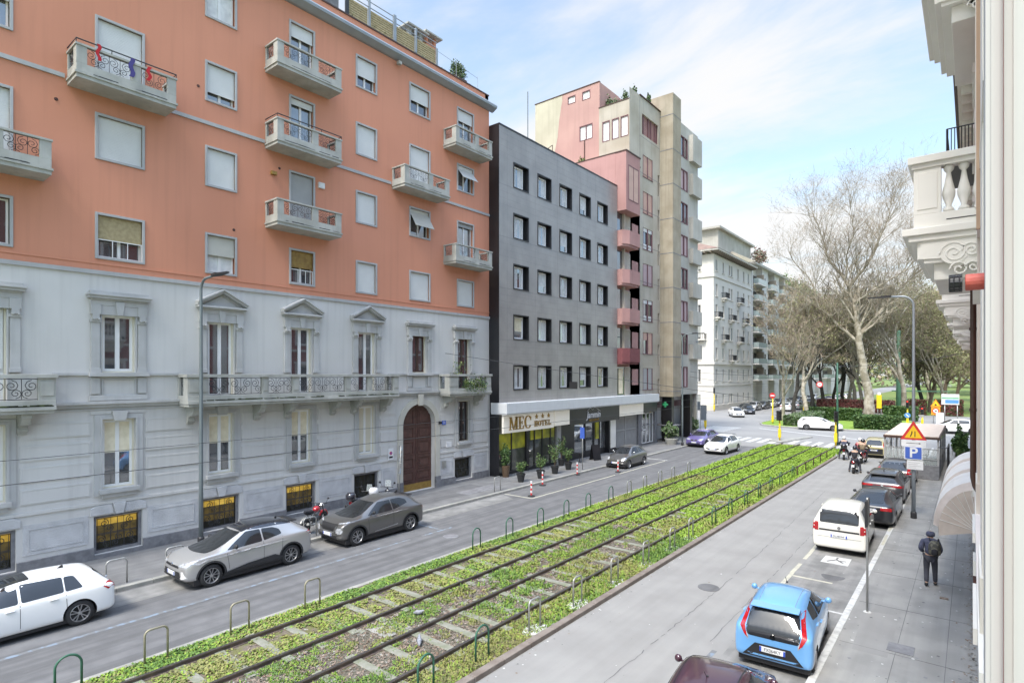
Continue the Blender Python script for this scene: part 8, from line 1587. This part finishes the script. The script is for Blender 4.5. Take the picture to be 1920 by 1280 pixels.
# ================================================================== TREES
def tree_mesh(seed, h, lean, depth, spread, twigs, bud, crown_lo=.35, limb_r=.42, mats_=('plane_bark', 'twig', 'bud_leaf'), tw=.02, leafs=.16, trunk_n=7):
    rs = random.Random(seed); B_ = MB(); tips = []
    def grow(p, d, r, ln, k):
        n = 4 if k < 3 else 3; P = [p]; rad_ = [r]
        for i in range(n):
            d = (d + Vector((rs.gauss(0, .13), rs.gauss(0, .13), rs.gauss(.05, .10)))).normalized(); p = p + d * (ln / n); P.append(p); rad_.append(r * (1 - .45 * (i + 1) / n))
        B_.tube(P, rad_, (8, 7, 5, 4, 3, 3, 3)[k], 0 if k < 3 else 1, cap=False)
        if k >= depth: tips.append((P[-1], d)); tips.append((P[-2], d)); return
        m_ = rs.choice((3, 3, 4)) if k else trunk_n
        for j in range(m_):
            u = rs.uniform(crown_lo, 1) if k == 0 else rs.uniform(.35, 1); q = P[min(n - 1, int(u * n))].lerp(P[min(n, int(u * n) + 1)], u * n - int(u * n)) if u < 1 else P[-1]
            a = rs.uniform(0, 2 * PI) + j * 2.4; side = Vector((math.cos(a), math.sin(a), 0)); side = (side - d * side.dot(d)).normalized(); nd = (d * (1.0 if k else .9) + side * spread * rs.uniform(.6, 1.3) + Vector((0, 0, .18))).normalized()
            grow(q, nd, rad_[-1] * rs.uniform(.6, .85) if k else r * rs.uniform(.38, .55), ln * rs.uniform(.55, .78), k + 1)
        grow(P[-1], (d + Vector((rs.gauss(0, .15), rs.gauss(0, .15), .1))).normalized(), rad_[-1], ln * .72, k + 1)
    grow(Vector((0, 0, -.1)), Vector(lean).normalized(), limb_r, h * .40, 0)
    V = []; M = []
    for p, d in tips:
        for _ in range(twigs):
            e = (d + Vector((rs.gauss(0, .6), rs.gauss(0, .6), rs.gauss(.1, .5)))).normalized(); l = rs.uniform(.5, 1.5) * h / 25; s = e.cross(Vector((rs.gauss(0, 1), rs.gauss(0, 1), rs.gauss(0, 1)))).normalized() * tw; q = p + e * l; V += [p - s, p + s, q + s * .4, q - s * .4]; M.append(1)
            if rs.random() < bud:
                for __ in range(3):
                    c = p + e * l * rs.uniform(.3, 1.1) + Vector((rs.gauss(0, .2), rs.gauss(0, .2), rs.gauss(0, .2))); a1 = Vector((rs.gauss(0, 1), rs.gauss(0, 1), rs.gauss(0, 1))).normalized() * leafs * rs.uniform(.5, 1.2); a2 = a1.cross(Vector((rs.gauss(0, 1), rs.gauss(0, 1), rs.gauss(0, 1)))).normalized() * leafs * .6; V += [c - a1, c + a2, c + a1, c - a2]; M.append(2)
    bz = len(B_.v); wood = B_; return wood, V, M, mats_
def make_tree(name, lab, loc, data, rz=0, sc_=1, grp=None):
    wood, V, M, mm = data; t = thing(name, lab, 'tree', loc, rz, grp); wood.build('trunk', [mm[0], mm[0] if 0 else mm[0]], t, smooth=True); fast_mesh('crown', [tuple(v) for v in V], np.arange(len(V)).reshape(-1, 4), [mm[0], mm[1], mm[2]], M, t); t.scale = (sc_,) * 3; return t
ga = 'trees in the park beyond the junction'
def skeleton_tree(seed, limbs, px, twigs, mats_):
    """limbs: polylines of (right px, up px, radius, depth m) read off the tree's outline and given their own depth"""
    rs = random.Random(seed); B_ = MB(); tips = []; rt = Vector((math.cos(TH), math.sin(TH), 0)); fw = Vector((-math.sin(TH), math.cos(TH), 0))
    def sub(p, d, r, ln, k):
        P = [p]; rad_ = [r]; n = 4
        for i in range(n): d = (d + Vector((rs.gauss(0, .16), rs.gauss(0, .16), rs.gauss(.06, .10)))).normalized(); p = p + d * ln / n; P.append(p); rad_.append(r * (1 - .6 * (i + 1) / n))
        B_.tube(P, rad_, (6, 5, 4, 3, 3)[k], 0, cap=False)
        if k >= 3: tips.append((P[-1], d)); return
        for j in range(3 if k else 4):
            q = P[rs.randint(1, n)]; s_ = Vector((rs.gauss(0, 1), rs.gauss(0, 1), rs.gauss(0, .5))).normalized(); sub(q, (d + s_ * .75 + Vector((0, 0, .1))).normalized(), r * .5, ln * .62, k + 1)
    for L_ in limbs:
        P = [rt * (a * px) + fw * c + Vector((0, 0, z * px)) for a, z, r, c in L_]; Q = []; Rq = []
        for i in range(len(P) - 1):
            for j in range(4): t = j / 4; Q.append(P[i].lerp(P[i + 1], t) + (Vector((rs.gauss(0, .10), rs.gauss(0, .10), 0)) if i + j else Vector())); Rq.append(L_[i][2] * (1 - t) + L_[i + 1][2] * t)
        Q.append(P[-1]); Rq.append(L_[-1][2]); B_.tube(Q, Rq, 9, 0, cap=False)
        for i in range(6 if L_[0][1] < 5 else 2, len(Q)):
            if L_[0][1] < 5 and i < len(Q) - 3: continue
            for _ in range(2 if i < len(Q) - 1 else 3):
                d = (Q[i] - Q[i - 1]).normalized(); s_ = Vector((rs.gauss(0, 1), rs.gauss(0, 1), rs.gauss(0, .4))).normalized(); sub(Q[i], (d + s_ * .8 + Vector((0, 0, .25))).normalized(), max(Rq[i] * .45, .04), rs.uniform(3.0, 5.0), 0)
    V = []; M = []
    for p, d in tips:
        for _ in range(twigs):
            e = (d + Vector((rs.gauss(0, .6), rs.gauss(0, .6), rs.gauss(.1, .5)))).normalized(); l = rs.uniform(.5, 1.4); s = e.cross(Vector((rs.gauss(0, 1), rs.gauss(0, 1), rs.gauss(0, 1)))).normalized() * .014; q = p + e * l; V += [p - s, p + s, q + s * .4, q - s * .4]; M.append(1)
            if rs.random() < .05: c = q; a1 = Vector((rs.gauss(0, 1), rs.gauss(0, 1), rs.gauss(0, 1))).normalized() * .1; a2 = a1.cross(Vector((0, 0, 1))) * .8; V += [c - a1, c + a2, c + a1, c - a2]; M.append(2)
    return B_, V, M, mats_
make_tree('plane_tree', 'tallest bare pale barked plane tree standing behind the box hedge', (-12.3, 104, 0), skeleton_tree(5, [
    [(0, -2, .85, 0), (-3, 35, .66, 0), (-11, 85, .55, 0), (-20, 135, .50, 0), (-24, 170, .44, 0)],
    [(-24, 168, .40, 0), (-28, 215, .30, .5), (-34, 245, .25, 1), (-62, 295, .16, 2), (-78, 345, .10, 2), (-92, 378, .05, 2)],
    [(-33, 240, .24, 1), (-12, 285, .17, -1), (8, 335, .11, -2), (22, 372, .07, -2), (28, 400, .03, -2)],
    [(-22, 150, .30, 0), (12, 192, .22, -1), (32, 228, .16, -2), (58, 255, .11, -3), (72, 292, .05, -3)],
    [(-21, 138, .26, 0), (-52, 178, .19, 2), (-78, 215, .14, 3), (-88, 255, .09, 3), (-120, 300, .05, 4)],
    [(-28, 212, .18, 0), (-4, 236, .12, -2), (30, 262, .07, -4), (44, 300, .04, -4)], [(-40, 255, .14, 1), (-42, 300, .10, 0), (-36, 345, .07, -1), (-44, 385, .03, -1)]], .083, 2, ('plane_bark', 'twig', 'bud_leaf')), 0)
d2 = tree_mesh(4, 22, (-.05, .1, 1), 4, .62, 6, .2, .45, .42, tw=.02, leafs=.12, trunk_n=4); t2 = make_tree('plane_tree', 'leaning bare plane tree at the left tip of the hedge island', (-20.6, 86, 0), tree_mesh(23, 17, (-.20, .1, 1), 4, .6, 4, .06, .5, .28, tw=.02, leafs=.1, trunk_n=3), 0)
tb = make_tree('bare_tree', 'pale budding tree right behind the white estate car', (-20.5, 101, 0), d2, 1.0, .9, ga)
tc_ = make_tree('bare_tree', 'budding tree beside the reddish hedge', (-15.2, 118, 0), tree_mesh(37, 20, (.05, 0, 1), 4, .65, 6, .4, .4, .34, tw=.026, leafs=.14, trunk_n=4), 0, 1, ga)
td = make_tree('dark_tree', 'dark trunked tree with olive foliage left of the poster board', (-5.6, 122, 0), tree_mesh(51, 19, (0, 0, 1), 4, .9, 8, .4, .22, .34, ('bark', 'twig', 'bud_leaf'), tw=.028, leafs=.16, trunk_n=6), 0, 1, ga)
te = make_tree('dark_tree', 'dark trunked avenue tree behind the hedge', (-23.2, 104, 0), tree_mesh(77, 20, (0, 0, 1), 4, .55, 5, .25, .4, .34, ('dark_bark', 'twig', 'bud_leaf'), tw=.026, leafs=.13, trunk_n=4), 0, 1, ga)
spots = [(tb, -8.6, 112, 1.0, 'pale barked'), (te, -22.8, 116, 1.05, 'dark trunked'), (te, -22.2, 124, 1.1, 'dark trunked'), (te, -22, 132, 1.15, 'dark trunked'), (te, -21.5, 140, 1.2, 'dark trunked'), (te, -22.5, 163, 1.4, 'dark trunked'), (tc_, -18.5, 128, 1.1, 'budding'), (tc_, -11.0, 134, 1.1, 'budding'), (te, -14.5, 124, 1.0, 'dark trunked'), (te, -7.2, 130, 1.05, 'dark trunked'), (tc_, -3.6, 118, .9, 'budding'), (td, -4.2, 143, 1.15, 'olive green'), (td, 1.5, 128, 1.0, 'olive green'), (tb, -8, 170, 1.3, 'pale barked'), (td, -3, 178, 1.25, 'olive green'), (tc_, -6, 210, 1.5, 'budding'), (td, -10, 245, 1.7, 'olive green'), (td, 0, 230, 1.6, 'olive green'), (tc_, 3.5, 160, 1.2, 'budding'), (td, 5, 262, 1.8, 'olive green'), (tc_, -8, 275, 1.9, 'budding'), ]
idt = {}
for c in bpy.data.objects:
    if c.parent: idt.setdefault(c.parent.name, []).append(c)
rowc = {}
for k, (src, x, y, s, kd) in enumerate(spots):
    c = copy_tree(src, (x, y, 0), random.uniform(0, 6.2), f'{kd} park tree, {LO[[q[1] for q in sorted(((b_[2], i) for i, b_ in enumerate(spots) if b_[4] == kd))].index(k)]} of its kind counting back from the junction', scale=s * random.uniform(.92, 1.05), idx=idt); c['group'] = ga
# far mass of trees closing the view
o = foliage('far_wood', None, 9000, lambda: (random.uniform(-60, 60), random.uniform(330, 380), abs(random.gauss(0, 1)) ** .8 * 11 + random.random() * 6), .9, ['bud_leaf', 'twig', 'leaf_grey'], .7); tag(o, 'hazy brown and green wood closing the view beyond the park', 'wood', kind='stuff')
